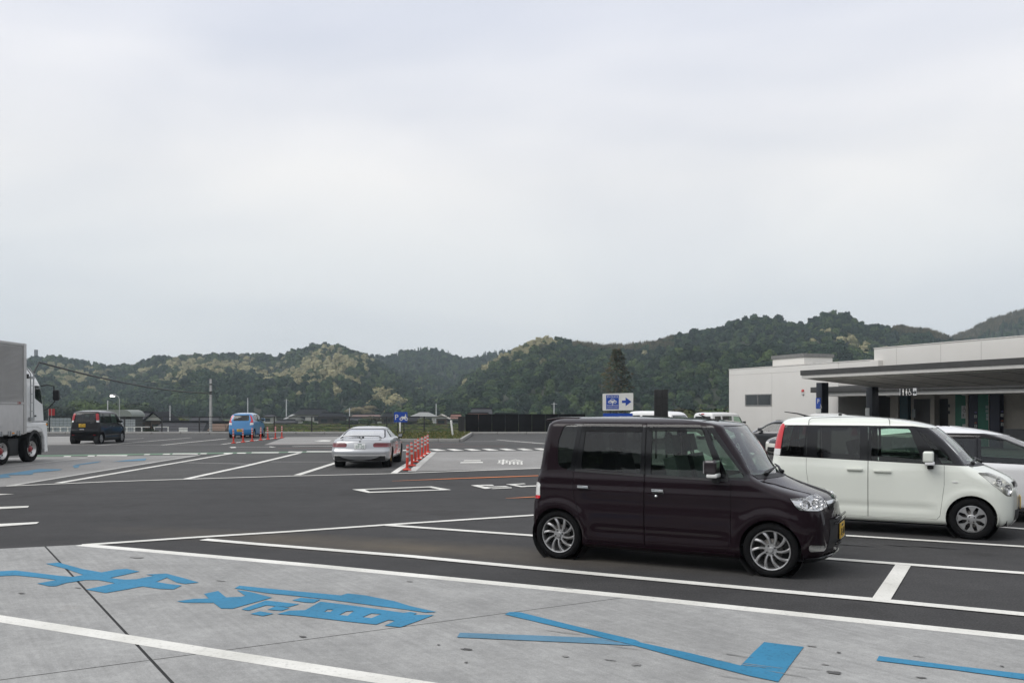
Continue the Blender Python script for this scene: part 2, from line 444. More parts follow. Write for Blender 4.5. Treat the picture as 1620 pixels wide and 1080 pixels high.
def tyre_mesh(r, w, rim_r):
    mb = MB(); h = w / 2
    prof = [(rim_r, -h * .8), (rim_r + .012, -h * .93), (r - .035, -h), (r - .012, -h * .9), (r, -h * .72)]
    for k in (-.45, -.42, -.38, -.35, -.05, -.02, .02, .05, .35, .38, .42, .45):
        prof.append((r - (.008 if k in (-.42, -.38, -.02, .02, .38, .42) else 0), h * k * 1.4))
    prof += [(r, h * .72), (r - .012, h * .9), (r - .035, h), (rim_r + .012, h * .93), (rim_r, h * .8)]
    mb.lathe(prof, 'y', n=48, close=True); return mb.mesh('tyre', RUBBER, angle=50)
def rim_swirl(r):
    """ten-spoke alloy with curved blades, facing -Y"""
    mb = MB()
    mb.lathe([(r, .06), (r, -.055), (r - .006, -.065), (r - .016, -.062), (r - .02, -.045), (r - .022, .06)], 'y', n=48)
    mb.lathe([(.001, -.052), (.03, -.052), (.036, -.046), (.062, -.046), (.07, -.036), (.074, .0)], 'y', n=24)
    mb.lathe([(.001, -.06), (.024, -.06), (.028, -.05)], 'y', n=16)
    for k in range(10):
        a0 = 2 * math.pi * k / 10; pts = []
        for t in np.linspace(0, 1, 6):
            rr = .055 + (r - .018 - .055) * t; aa = a0 + .30 * t ** 1.4; w = .011 + .010 * t ** 1.5
            c = Vector((math.cos(aa) * rr, 0, math.sin(aa) * rr)); tn = Vector((-math.sin(aa), 0, math.cos(aa)))
            y0 = -.046 - .012 * math.sin(t * math.pi * .8)
            pts.append([c - tn * w + Vector((0, y0 + .008, 0)), c - tn * w * .5 + Vector((0, y0, 0)), c + tn * w * .5 + Vector((0, y0, 0)), c + tn * w + Vector((0, y0 + .008, 0)), c + tn * w + Vector((0, y0 + .035, 0)), c - tn * w + Vector((0, y0 + .035, 0))])
        vs = [p for q in pts for p in q]; fs = [(i * 6 + j, i * 6 + (j + 1) % 6, (i + 1) * 6 + (j + 1) % 6, (i + 1) * 6 + j) for i in range(5) for j in range(6)]
        mb.add(vs, fs, 0, True)
    for k in range(4):
        a = math.pi / 2 * k + .4; mb.lathe([(.001, -.056), (.008, -.056), (.011, -.044)], 'y', c=(math.cos(a) * .048, 0, math.sin(a) * .048), n=8, m=1)
    return mb.mesh('rim', [ALLOY, M('nut_steel', (.12, .12, .12), rough=.3, metal=1)], angle=45)
def rim_star(r):
    """full-face silver hub cap with eight flared spokes"""
    mb = MB()
    mb.lathe([(r, .05), (r, -.05), (r - .004, -.058), (r - .014, -.06), (r - .018, -.05), (r - .018, .03)], 'y', n=48)
    mb.lathe([(.001, -.074), (.03, -.074), (.034, -.07), (.055, -.07), (.062, -.066)], 'y', n=24)
    for k in range(8):
        a = 2 * math.pi * (k + .5) / 8; d = .36
        for sgn in (0,):
            q = [(a - .30, .05), (a + .30, .05), (a + .13, .105), (a + .30, r - .012), (a - .30, r - .012), (a - .13, .105)]
            mb.prism([(math.cos(t) * rr, -.064 if rr < .1 else -.058, math.sin(t) * rr) for t, rr in q], (0, .012, 0))
    for k in range(4):
        t = math.pi / 2 * k + .3; mb.lathe([(.001, -.073), (.010, -.073), (.012, -.066)], 'y', c=(math.cos(t) * .043, 0, math.sin(t) * .043), n=8, m=1)
    return mb.mesh('rim', [ALLOY, M('nut_steel', None or (.12, .12, .12))], angle=30)
def rim_plain(r, n=7):
    mb = MB()
    mb.lathe([(r, .05), (r, -.05), (r - .012, -.058), (r - .02, -.045), (r - .02, .04)], 'y', n=32)
    mb.lathe([(.001, -.06), (.05, -.058), (.06, -.03)], 'y', n=16)
    for k in range(n):
        a = 2 * math.pi * k / n
        mb.prism([(math.cos(a + q) * rr, -.05, math.sin(a + q) * rr) for q, rr in ((-.3, .05), (.3, .05), (.14, r - .012), (-.14, r - .012))], (0, .03, 0))
    return mb.mesh('rim', ALLOY, angle=30)
WHEELS = {}
def wheel(parent, x, y, r, w, rr, kind, spin=0.0, rim_mat=None):
    key = (r, w, rr, kind)
    if key not in WHEELS:
        back = MB().lathe([(rr - .01, -.005), (rr - .01, .05), (.13, .05)], 'y', n=32).lathe([(.001, -.004), (.115, -.004), (.12, .01)], 'y', n=24, m=1)
        WHEELS[key] = (tyre_mesh(r, w, rr), {'swirl': rim_swirl, 'star': rim_star, 'plain': rim_plain}[kind](rr),
                       back.mesh('brake_disc', [M('wheel_barrel', (.03, .03, .03), rough=.6), M('disc_steel', (.10, .095, .09), rough=.45, metal=.6)]))
    e = empty('wheel', (x, y, r), 0 if y < 0 else math.pi, parent)
    if spin: e.rotation_euler[1] = spin
    for nme, me in zip(('tyre', 'rim', 'brake_disc'), WHEELS[key]):
        o = link(nme, me, e)
        if nme == 'rim' and rim_mat:
            o.data = me.copy(); o.data.materials[0] = rim_mat
    return e
def seat(parent, x, y, z=.30, hr=True):
    mb = MB().box((x - .02, y - .24, z + .0), (x + .46, y + .24, z + .17))
    mt = Matrix.Translation((x, y, z + .12)) @ Matrix.Rotation(R(-14), 4, 'Y')
    mb.box((-.08, -.24, 0), (.06, .24, .62), M4=mt)
    if hr: mb.box((-.05, -.13, .66), (.04, .13, .86), M4=mt).box((-.01, -.05, .6), (.01, -.035, .7), M4=mt).box((-.01, .035, .6), (.01, .05, .7), M4=mt)
    return mb.build('seat', CLOTH, parent, bevel=.035, seg=3)
def plate(parent, M4, yellow, txt):
    mb = MB().box((-.165, -.004, -.0825), (.165, .006, .0825)); o = mb.build('number_plate', PLATEY if yellow else PLATEW, parent, bevel=.003); o.matrix_local = M4
    ink = PLATET if yellow else PLATEG
    text_mesh(txt, .115, ink, 'plate_number', o, Matrix.Translation((.012, -.005, -.02)) @ FACE_Y, depth=.001, sx=.95)
    MBs = MB().box((-.06, -.0055, .045), (.06, -.004, .068)); MBs.build('plate_line', ink, o)
    return o

def make_car(name, label, cat, group, sp, loc, rz, paint, detail=2):
    """sp describes the car in metres: x from the rear bumper forwards, z up; side outlines are (x, z)"""
    root = empty(name, loc, rz); tag(root, label, cat, group)
    sp_trim = tuple(paint.node_tree.nodes['Color Ramp'].color_ramp.elements[0].color)[:3]
    sh = Shell(sp); roots = {}
    wins = sp['windows']; doors = sp.get('doors', [])
    body = sh.bm(); kill = []
    def door_of(w):
        cx = sum(p[0] for p in w) / len(w); cz = sum(p[1] for p in w) / len(w)
        for d in doors:
            if pip(cx, cz, d): return d
    # black-out bands go on first, then everything is cut out
    for poly in sp.get('bands', ()):
        for q, phi in both(poly):
            for f in cut(body, q, phi): f.material_index = 1
    for poly, phi in sp.get('bands_at', ()):
        for f in cut(body, poly, phi): f.material_index = 1
    for d in doors:
        for q, phi in both(d): bmesh.ops.delete(body, geom=cut(body, q, phi), context='FACES')
    for w in wins:
        if door_of(w['poly']) is None:
            for q, phi in both(w['poly']): bmesh.ops.delete(body, geom=cut(body, q, phi), context='FACES')
    for w in sp.get('screens', ()): bmesh.ops.delete(body, geom=cut(body, w['poly'], w['phi']), context='FACES')
    for l in sp.get('lamps', ()):
        for q, phi in ((l['poly'], l['phi']),) + (((mir(l['poly']), -l['phi']),) if l.get('pair', True) else ()):
            bmesh.ops.delete(body, geom=cut(body, q, phi), context='FACES')
    for (ax, az, ar) in sp['arches']:
        pl = [(ax + ar * math.cos(t), az + ar * math.sin(t)) for t in np.linspace(0, 2 * math.pi, 33)[:-1]]
        pl = [(x, max(z, .02)) for x, z in pl]
        for q, phi in both(pl): bmesh.ops.delete(body, geom=cut(body, q, phi), context='FACES')
    bmesh.ops.delete(body, geom=[f for f in body.faces if f.normal.z < -.95 and f.calc_center_median().z < sp['zs'][0][0] + .002], context='FACES')
    skin(sh, body, 'body', [paint, GLOSSB], root)
    dob = {}
    for i, d in enumerate(doors):
        for (q, phi) in both(d):
            s_ = -1 if phi > 0 else 1; b = sh.bm([(q, phi)]); qs = shrink(q, .0045)
            for poly in sp.get('bands', ()):
                for f in cut(b, poly if phi < 0 else mir(poly), phi): f.material_index = 1
            keep_only(b, cut(b, qs, phi))
            for w in wins:
                if door_of(w['poly']) is d: bmesh.ops.delete(b, geom=cut(b, w['poly'] if phi < 0 else mir(w['poly']), phi), context='FACES')
            dob[(i, phi)] = skin(sh, b, 'door', [paint, GLOSSB], root)
    for w in wins:
        d = door_of(w['poly'])
        for q, phi in both(w['poly']):
            b = sh.bm([(q, phi)]); keep_only(b, cut(b, shrink(q, -.004), phi))
            par = dob[(doors.index(d), phi)] if d is not None else root
            skin(sh, b, 'window', [w['mat']], par, offset=-.010, rim=0)
            if w.get('visor'):
                v = w['visor'] if phi < 0 else mir(w['visor'])
                b = sh.bm([(v, phi)]); keep_only(b, cut(b, v, phi)); skin(sh, b, 'rain_visor', [VISOR], par, offset=.009, rim=0)
            if w.get('seal'):
                v = w['seal'] if phi < 0 else mir(w['seal'])
                b = sh.bm([(v, phi)]); keep_only(b, cut(b, v, phi)); skin(sh, b, 'window_seal', [BLACKP], par, offset=.005, rim=.01)
    for w in sp.get('screens', ()):
        b = sh.bm([(w['poly'], w['phi'])]); keep_only(b, cut(b, shrink(w['poly'], -.004), w['phi']))
        skin(sh, b, w['name'], [w['mat']], root, offset=-.006, rim=0)
    for l in sp.get('lamps', ()):
        for q, phi in ((l['poly'], l['phi']),) + (((mir(l['poly']), -l['phi']),) if l.get('pair', True) else ()):
            b = sh.bm([(q, phi)]); ins = cut(b, shrink(q, .002), phi); keep_only(b, ins)
            if l.get('split'):
                zz, mlow = l['split']
                for f in list(b.faces):
                    if f.calc_center_median().z < zz: f.material_index = 1
                skin(sh, b, l['name'], [l['mat'], mlow], root, offset=l.get('off', .003), rim=.03)
            elif l.get('lens'):
                lo = skin(sh, b, l['name'], [LENS], root, offset=.004, rim=.012)
                b = sh.bm([(q, phi)]); keep_only(b, cut(b, shrink(q, .003), phi)); skin(sh, b, 'reflector', [l['mat']], lo, offset=-l.get('deep', .035), rim=-l.get('deep', .035))
                A, Sx = axes(phi)
                for (ls, lz, lr) in l.get('bulbs', ()):
                    ss = ls if q is l['poly'] else -ls
                    hit = sh.bvh.ray_cast(A * 5 + Sx * ss + ZV * lz, -A)
                    if hit[0] is not None:
                        nn = (A * .6 + hit[1] * .4).normalized(); M4 = Matrix.Translation(hit[0] - hit[1] * .02) @ nn.to_track_quat('Z', 'Y').to_matrix().to_4x4()
                        bb = MB().lathe([(lr, .012), (lr * .92, -.005), (lr * .55, -.028), (.004, -.034)], n=20).ball((0, 0, -.012), lr * .33, n=10, m=1).build('bulb', [CHROME, WHITEL], lo)
                        bb.matrix_local = M4
            else:
                skin(sh, b, l['name'], [l['mat']], root, offset=l.get('off', .003), rim=.03)
    for t in sp.get('trims', ()):       # applied strips that follow the skin
        pr = ((t['poly'], t['phi']),) if t.get('phi') is not None and not t.get('pair') else ((t['poly'], t['phi']), (mir(t['poly']), -t['phi'])) if t.get('phi') is not None else both(t['poly'])
        for q, phi in pr:
            b = sh.bm([(q, phi)]); keep_only(b, cut(b, q, phi))
            if len(b.faces): skin(sh, b, t['name'], [t['mat']], root, offset=t.get('off', .006), rim=t.get('rim', .012))
            else: b.free()
    # floor pan, an added lower box deepening the shade under the car, wheel wells
    Wd = max(b for a, b in sp['W']); x0, x1 = sp['pan']; zb = sp['zs'][0][0]
    mb = MB().box((x0, -Wd + .12, zb + .012), (x1, Wd - .12, zb + .12)).box((x0 + .5, -Wd + .22, zb - .035), (x1 - .5, Wd - .22, zb + .011))
    for (ax, az, ar) in sp['arches']:
        for sg in (-1, 1):
            pr = [(ar + .02, sg * (Wd - .035)), (ar + .02, sg * (Wd - .27)), (.01, sg * (Wd - .28))]
            mb.lathe(pr, 'y', c=(ax, 0, az), n=32)
    for (ax, az, ar) in sp['arches']: mb.box((ax - .05, -Wd + .2, az - .08), (ax + .05, Wd - .2, az + .02))
    mb.build('underbody', UNDER, root, recalc=False)
    r, w, rr, kind = sp['wheel']
    for (ax, az, ar) in sp['arches']:
        for sg in (-1, 1): wheel(root, ax, sg * (Wd - w / 2 - .018), r, w, rr, kind, spin=random.uniform(0, 6), rim_mat=sp.get('rim_mat'))
    # cabin
    if detail >= 1:
        xs = sp['seats']; dx = sp['dash']; bz = sp['belt']
        for sg in (-1, 1): seat(root, xs[0], sg * .33, z=sp.get('seat_z', .30))
        if len(xs) > 1:
            for sg in (-1, 1): seat(root, xs[1], sg * .33, z=sp.get('seat_z', .30))
        MB().box((dx, -Wd + .13, bz - .35), (dx + .35, Wd - .13, bz - .02)).box((x0 + .1, -Wd + .16, zb + .121), (x1 - .1, Wd - .16, zb + .14)).build('dashboard', DASH, root, bevel=.03)
        M4 = Matrix.Translation((dx - .12, -.33, bz + .03)) @ Matrix.Rotation(R(-62), 4, 'Y')
        st = MB(); st.lathe([(.175 + .014 * math.cos(t), .014 * math.sin(t)) for t in np.linspace(0, 2 * math.pi, 9)[:-1]], 'z', n=28, close=True).box((-.17, -.02, -.01), (.17, .02, .01)).ball((0, 0, 0), (.06, .06, .03), n=10)
        so_ = st.build('steering_wheel', BLACKP, root); so_.matrix_local = M4
    for h in sp.get('handles', ()):
        (hx0, hx1, hz, hm) = h
        for i, d in enumerate(doors):
            if pip((hx0 + hx1) / 2, hz, d):
                for phi in (-90, 90):
                    sg = -1 if phi < 0 else 1
                    hit = sh.bvh.ray_cast(Vector(((hx0 + hx1) / 2, sg * 3, hz)), Vector((0, -sg, 0))); y = abs(hit[0].y)
                    mb = MB().box((hx0 + .004, y - .006, hz - .03), (hx1 - .004, y + .003, hz + .004), m=1).box((hx0, y + .012, hz - .004), (hx1, y + .034, hz + .024)).box((hx0, y - .01, hz), (hx0 + .025, y + .02, hz + .02)).box((hx1 - .025, y - .01, hz), (hx1, y + .02, hz + .02))
                    if sg < 0: mb.v = [(a, -b, c) for a, b, c in mb.v]
                    mb.build('door_handle', [hm if hm else M(paint.name + '_trim', sp_trim, rough=.3, coat=1, var=.02), BLACKP if hm else M(paint.name + '_trim', sp_trim, rough=.3, coat=1, var=.02)], dob[(i, phi)], bevel=.008)
    if sp.get('mirror'):
        mx_, my_, mz_, mcap, mlow = sp['mirror']
        for sg in (-1, 1):
            M4 = Matrix.Translation((mx_, sg * my_, mz_)) @ Matrix.Scale(sp.get('mirror_scale', 1), 4)
            mb = MB().box((-.075, -.10, -.07), (.06, .10, .085), M4=M4)
            o = mb.build('mirror', mcap if mcap else paint, root, bevel=.035, seg=4)
            if not mcap: o.data.materials[0] = M(paint.name + '_trim', sp_trim, rough=.3, coat=1, var=.02)
            MB().box((-.081, -.085, -.055), (-.072, .085, .07), M4=M4).build('mirror_glass', CHROME, o)
            MB().box((-.05, -.09, -.105), (.066, .09, -.055), M4=M4).build('mirror_lamp' if mlow is WHITEL else 'mirror_base', mlow, o, bevel=.02, seg=3)
            MB().box((-.02, -sg * .05 - .02, -.14), (.04, -sg * .05 + .02, -.09), M4=M4).box((-.03, min(-sg * .05, -sg * .17), -.16), (.05, max(-sg * .05, -sg * .17), -.115), M4=M4).build('mirror_arm', BLACKP, o, bevel=.01)
    return root, sh

# ---- shared numbers
def kei_tables(): return dict(br=[(0, .07), (1, .07), (1.7, .05)], rr=[(0, .13), (1, .13), (1.7, .10)], rrx=[(0, .13), (1, .13), (1.7, .10)])
# ------------------------------------------------------------------ the cars' shapes
KEI_A = dict(L=3.45, zs=[(.17, .30, 4), (.30, .70, 12), (.70, 1.06, 18), (1.06, 1.54, 15), (1.54, 1.64, 9), (1.64, 1.668, 7)], ns=84, nc=6, ne=8,
    xr=[(.17, .07), (.24, .035), (.5, .02), (.66, .025), (.72, .045), (.9, .06), (1.05, .095), (1.3, .14), (1.5, .18), (1.58, .205), (1.63, .25), (1.655, .38), (1.668, .75)],
    xf=[(.17, 3.33), (.22, 3.41), (.30, 3.45), (.5, 3.465), (.62, 3.45), (.75, 3.415), (.82, 3.37), (.86, 3.29), (.90, 3.17), (.95, 3.02), (1.0, 2.90), (1.03, 2.84), (1.06, 2.79), (1.3, 2.62), (1.5, 2.47), (1.575, 2.405), (1.60, 2.34), (1.62, 2.22), (1.645, 1.95), (1.668, 1.35)],
    W=[(.17, .66), (.20, .70), (.26, .715), (.35, .722), (.5, .733), (.78, .7375), (.83, .737), (.88, .728), (.97, .722), (1.0, .712), (1.3, .685), (1.5, .660), (1.565, .648), (1.60, .62), (1.63, .565), (1.655, .47), (1.668, .28)],
    bf=[(.17, .16), (.5, .17), (.75, .17), (.84, .20), (.95, .26), (1.04, .24), (1.1, .17), (1.55, .12), (1.67, .08)],
    rf=[(.17, .26), (.75, .26), (.84, .24), (1.0, .13), (1.1, .10), (1.67, .08)], rfx=[(.17, .34), (.7, .34), (.84, .30), (1.0, .14), (1.1, .10), (1.67, .08)],
    flare=[(.42, .28, .375), (2.863, .28, .375)], fl=.020, press=[(.60, .80, .65, 2.7, -.010), (.30, .42, .75, 2.5, -.008)], **kei_tables(),
    arches=[(.42, .285, .318), (2.863, .285, .318)], pan=(.1, 3.25), wheel=(.284, .165, .213, 'swirl'),
    windows=[
        dict(poly=rpoly([(.475, 1.578), (.405, 1.38), (.41, 1.13), (.45, 1.072), (.572, 1.058), (.655, 1.578)], .05), mat=DARKGL),
        dict(poly=rpoly([(.752, 1.545), (.712, 1.068), (1.434, 1.035), (1.434, 1.545)], .03), mat=DARKGL, visor=[(.72, 1.585), (.712, 1.50), (1.44, 1.50), (1.44, 1.585)], seal=[(.645, 1.062), (.64, 1.038), (1.474, 1.005), (1.474, 1.03)]),
        dict(poly=rpoly([(1.56, 1.545), (1.56, 1.025), (2.335, 1.015), (2.12, 1.545)], .03), mat=GREENGL, visor=[(1.50, 1.585), (1.50, 1.51), (2.06, 1.51), (2.13, 1.47), (2.16, 1.49), (2.10, 1.585)], seal=[(1.502, 1.03), (1.502, 1.004), (2.42, .985), (2.42, 1.01)]),
        dict(poly=rpoly([(2.215, 1.515), (2.385, 1.03), (2.60, 1.035)], .03), mat=GREENGL)],
    doors=[[(.715, 1.60), (.615, 1.02), (.625, .80), (.72, .45), (.80, .27), (.86, .245), (1.486, .225), (1.486, 1.598)],
           [(1.490, 1.598), (1.490, .225), (2.39, .215), (2.455, .34), (2.46, .965), (2.165, 1.58)]],
    bands=[[(1.40, 1.57), (1.40, 1.02), (1.60, 1.015), (1.60, 1.57)], [(.60, 1.59), (.53, 1.045), (.76, 1.04), (.80, 1.59)],
           [(2.12, 1.56), (2.32, 1.0), (2.66, 1.0), (2.235, 1.585)]],
    screens=[dict(name='windscreen', phi=0, poly=rpoly([(-.60, 1.055), (.60, 1.055), (.565, 1.575), (-.565, 1.575)], .05), mat=CLEARGL),
             dict(name='rear_window', phi=180, poly=rpoly([(-.56, 1.08), (.56, 1.08), (.53, 1.54), (-.53, 1.54)], .07), mat=DARKGL)],
    lamps=[dict(name='headlight', phi=-45, poly=[(1.655, .838), (1.70, .745), (1.735, .715), (1.95, .705), (2.13, .728), (2.14, .80), (2.09, .862), (1.9, .853)], mat=CHROME, lens=True, bulbs=[(1.80, .775, .05), (1.93, .778, .052), (2.06, .785, .045)]),
           dict(name='fog_lamp', phi=-45, poly=rpoly([(1.815, .365), (1.82, .29), (2.05, .285), (2.06, .35)], .03), mat=M('fog_reflector', (.42, .42, .40), rough=.3, metal=.5), lens=True, deep=.012, bulbs=[(1.95, .325, .022)]),
           dict(name='tail_lamp', phi=-135, poly=rpoly([(.47, .70), (.662, .702), (.658, .87), (.62, .895), (.47, .89)], .02), mat=WHITEL, split=(.745, REDL))],
    trims=[dict(name='cowl', phi=0, poly=[(-.57, 1.015), (.57, 1.015), (.57, 1.05), (-.57, 1.05)], mat=BLACKP, off=.004),
           dict(name='grille', phi=0, poly=[(-.34, .70), (.34, .70), (.33, .815), (-.33, .815)], mat=GLOSSB, off=.006),
           dict(name='chrome_bar', phi=0, poly=[(-.36, .755), (.36, .755), (.36, .785), (-.36, .785)], mat=CHROME, off=.016),
           dict(name='lower_grille', phi=0, poly=[(-.44, .30), (.44, .30), (.38, .60), (-.38, .60)], mat=BLACKP, off=.006),
           dict(name='front_lip', phi=0, poly=[(-.66, .185), (.66, .185), (.66, .232), (-.66, .232)], mat=GLOSSB, off=.022),
           dict(name='side_skirt', poly=[(.76, .172), (2.52, .172), (2.50, .218), (.78, .218)], mat='paint', off=.012)],
    seats=[1.88, .95], seat_z=.50, dash=2.27, belt=1.02, handles=[(.69, .825, .855, CHROME), (1.585, 1.72, .85, CHROME)], mirror=(2.29, .83, 1.135, None, WHITEL))

KEI_B = dict(L=3.395, zs=[(.18, .30, 4), (.30, .70, 12), (.70, 1.04, 16), (1.04, 1.50, 14), (1.50, 1.60, 9), (1.60, 1.665, 8)], ns=80, nc=6, ne=8,
    xr=[(.18, .07), (.26, .03), (.5, .01), (.66, .02), (.75, .05), (.95, .08), (1.07, .10), (1.3, .14), (1.5, .20), (1.56, .235), (1.60, .28), (1.635, .42), (1.665, .85)],
    xf=[(.18, 3.28), (.24, 3.33), (.35, 3.35), (.55, 3.355), (.66, 3.345), (.75, 3.315), (.82, 3.25), (.87, 3.16), (.92, 3.06), (.96, 2.97), (.985, 2.91), (1.02, 2.85), (1.2, 2.68), (1.4, 2.47), (1.48, 2.37), (1.52, 2.30), (1.55, 2.2), (1.60, 1.95), (1.64, 1.6), (1.665, 1.25)],
    W=[(.18, .68), (.22, .71), (.30, .722), (.5, .733), (.78, .7375), (.90, .730), (.985, .718), (1.03, .712), (1.3, .685), (1.49, .655), (1.54, .638), (1.58, .60), (1.62, .53), (1.65, .42), (1.665, .26)],
    bf=[(.18, .16), (.5, .18), (.75, .20), (.9, .26), (1.0, .24), (1.06, .19), (1.5, .12), (1.67, .08)],
    rf=[(.18, .26), (.7, .28), (.85, .24), (.98, .13), (1.1, .10), (1.67, .08)], rfx=[(.18, .34), (.7, .36), (.85, .30), (.98, .16), (1.1, .10), (1.67, .08)],
    flare=[(.38, .28, .36), (2.78, .28, .36)], fl=.012, press=[(.34, .45, .7, 2.4, -.012)], **kei_tables(),
    arches=[(.38, .28, .315), (2.78, .28, .315)], pan=(.1, 3.2), wheel=(.276, .155, .185, 'star'),
    windows=[
        dict(poly=rpoly([(.30, 1.515), (.285, 1.085), (.60, 1.075), (.625, 1.515)], .03), mat=DARKGL),
        dict(poly=rpoly([(.79, 1.495), (.785, 1.055), (1.37, 1.043), (1.37, 1.495)], .03), mat=DARKGL),
        dict(poly=rpoly([(1.52, 1.495), (1.52, 1.04), (2.19, 1.018), (2.01, 1.485)], .03), mat=GREENGL),
        dict(poly=rpoly([(2.13, 1.465), (2.30, 1.02), (2.565, 1.025)], .03), mat=GREENGL)],
    doors=[[(.64, 1.525), (.637, .9), (.69, .52), (.77, .29), (.84, .255), (1.478, .238), (1.478, 1.525)],
           [(1.482, 1.525), (1.482, .238), (2.36, .25), (2.40, .30), (2.452, .72), (2.452, .99), (2.09, 1.505)]],
    bands=[[(.255, 1.525), (.225, 1.4), (.215, 1.09), (.27, 1.066), (2.46, .995), (2.74, .985), (2.30, 1.495), (2.05, 1.522)]],
    screens=[dict(name='windscreen', phi=0, poly=rpoly([(-.61, 1.015), (.61, 1.015), (.57, 1.49), (-.57, 1.49)], .05), mat=CLEARGL),
             dict(name='rear_window', phi=180, poly=rpoly([(-.50, 1.10), (.50, 1.10), (.48, 1.50), (-.48, 1.50)], .06), mat=DARKGL)],
    lamps=[dict(name='headlight', phi=-45, poly=rpoly([(1.52, .905), (1.63, .75), (1.80, .60), (1.93, .585), (1.97, .70), (1.91, .84), (1.75, .90)], .03), mat=M('headlight_reflector', (.62, .62, .56), rough=.25, metal=.6, var=.12, scale=8), lens=True, bulbs=[(1.86, .685, .072), (1.74, .79, .05)]),
           dict(name='tail_lamp', phi=-118, poly=rpoly([(.385, 1.09), (.565, 1.075), (.57, 1.2), (.59, 1.52), (.545, 1.548), (.43, 1.50), (.39, 1.3)], .015), mat=REDL, split=(1.17, WHITEL), off=.006)],
    trims=[dict(name='cowl', phi=0, poly=[(-.60, .975), (.60, .975), (.60, 1.01), (-.60, 1.01)], mat=BLACKP, off=.004),
           dict(name='grille', phi=0, poly=[(-.38, .70), (.38, .70), (.36, .77), (-.36, .77)], mat=GLOSSB, off=.008),
           dict(name='lower_grille', phi=0, poly=[(-.42, .26), (.42, .26), (.40, .40), (-.40, .40)], mat=BLACKP, off=.006),
           dict(name='side_indicator', poly=rpoly([(2.55, .762), (2.615, .762), (2.615, .782), (2.55, .782)], .008), mat=WHITEL, off=.008)],
    seats=[1.40, .60], seat_z=.34, dash=2.30, belt=1.0, handles=[(1.20, 1.41, .895, None), (1.555, 1.78, .88, None)], mirror=(2.27, .83, 1.10, None, None))

def low(sp, **k):
    d = dict(sp); d.update(k); return d
MPV = dict(L=4.75, zs=[(.17, .30, 3), (.30, .62, 7), (.62, .96, 11), (.96, 1.30, 10), (1.30, 1.48, 14)], ns=60, nc=5, ne=6,
    xr=[(.17, .10), (.3, .03), (.6, .0), (.75, .03), (.95, .10), (1.2, .28), (1.32, .42), (1.40, .62), (1.45, 1.0), (1.48, 1.6)],
    xf=[(.17, 4.60), (.25, 4.71), (.4, 4.75), (.58, 4.73), (.68, 4.62), (.76, 4.42), (.84, 4.08), (.90, 3.78), (.95, 3.58), (1.1, 3.22), (1.25, 2.86), (1.33, 2.64), (1.39, 2.42), (1.44, 2.15), (1.48, 1.85)],
    W=[(.17, .80), (.22, .86), (.35, .885), (.6, .90), (.82, .895), (.92, .865), (.97, .85), (1.2, .79), (1.31, .755), (1.37, .715), (1.43, .60), (1.48, .32)],
    bf=[(.17, .28), (.6, .34), (.85, .42), (.97, .34), (1.3, .26), (1.48, .18)], br=[(.17, .12), (1, .12), (1.48, .1)],
    rf=[(.17, .34), (.8, .34), (.97, .16), (1.48, .12)], rfx=[(.17, .45), (.8, .45), (.97, .2), (1.48, .15)], rr=[(.17, .2), (1.48, .14)], rrx=[(.17, .2), (1.48, .16)],
    flare=[(.95, .32, .40), (3.78, .32, .40)], fl=.012, arches=[(.95, .32, .355), (3.78, .32, .355)], pan=(.2, 4.5), wheel=(.318, .20, .21, 'plain'),
    windows=[dict(poly=rpoly([(.62, 1.28), (.52, 1.10), (.56, 1.0), (1.22, .975), (1.22, 1.33)], .03), mat=DARKGL),
             dict(poly=rpoly([(1.30, 1.335), (1.30, .97), (2.16, .945), (2.16, 1.335)], .03), mat=DARKGL, visor=[(1.26, 1.365), (1.26, 1.30), (2.18, 1.30), (2.18, 1.365)]),
             dict(poly=rpoly([(2.25, 1.335), (2.25, .943), (3.16, .915), (2.98, 1.08), (2.66, 1.285)], .03), mat=GREENGL, visor=[(2.22, 1.365), (2.22, 1.30), (2.60, 1.27), (2.85, 1.15), (2.88, 1.18), (2.62, 1.32)])],
    doors=[[(1.26, 1.37), (1.26, .6), (1.36, .30), (2.195, .25), (2.195, 1.37)], [(2.203, 1.37), (2.203, .25), (3.22, .25), (3.32, .6), (3.30, .90), (2.68, 1.33)]],
    bands=[[(.5, 1.05), (.55, .97), (3.35, .885), (3.05, 1.09), (2.70, 1.315), (2.3, 1.372), (1.2, 1.372), (.62, 1.31)]],
    screens=[dict(name='windscreen', phi=0, poly=rpoly([(-.70, .97), (.70, .97), (.61, 1.33), (-.61, 1.33)], .05), mat=CLEARGL),
             dict(name='rear_window', phi=180, poly=rpoly([(-.62, .98), (.62, .98), (.56, 1.30), (-.56, 1.30)], .06), mat=DARKGL)],
    lamps=[dict(name='headlight', phi=-45, poly=[(2.35, .72), (2.5, .60), (2.78, .58), (2.72, .70)], mat=CHROME, lens=True),
           dict(name='tail_lamp', phi=-135, poly=[(.42, .72), (.72, .78), (.76, .98), (.5, 1.0)], mat=REDL)],
    trims=[dict(name='side_sill', poly=[(1.32, .20), (3.42, .20), (3.42, .245), (1.32, .245)], mat=CHROME, off=.010)],
    seats=[2.15, 1.25], seat_z=.22, dash=3.10, belt=.90, handles=[(1.34, 1.52, .80, None), (2.28, 2.46, .80, None)], mirror=(3.10, .97, 1.0, None, None))

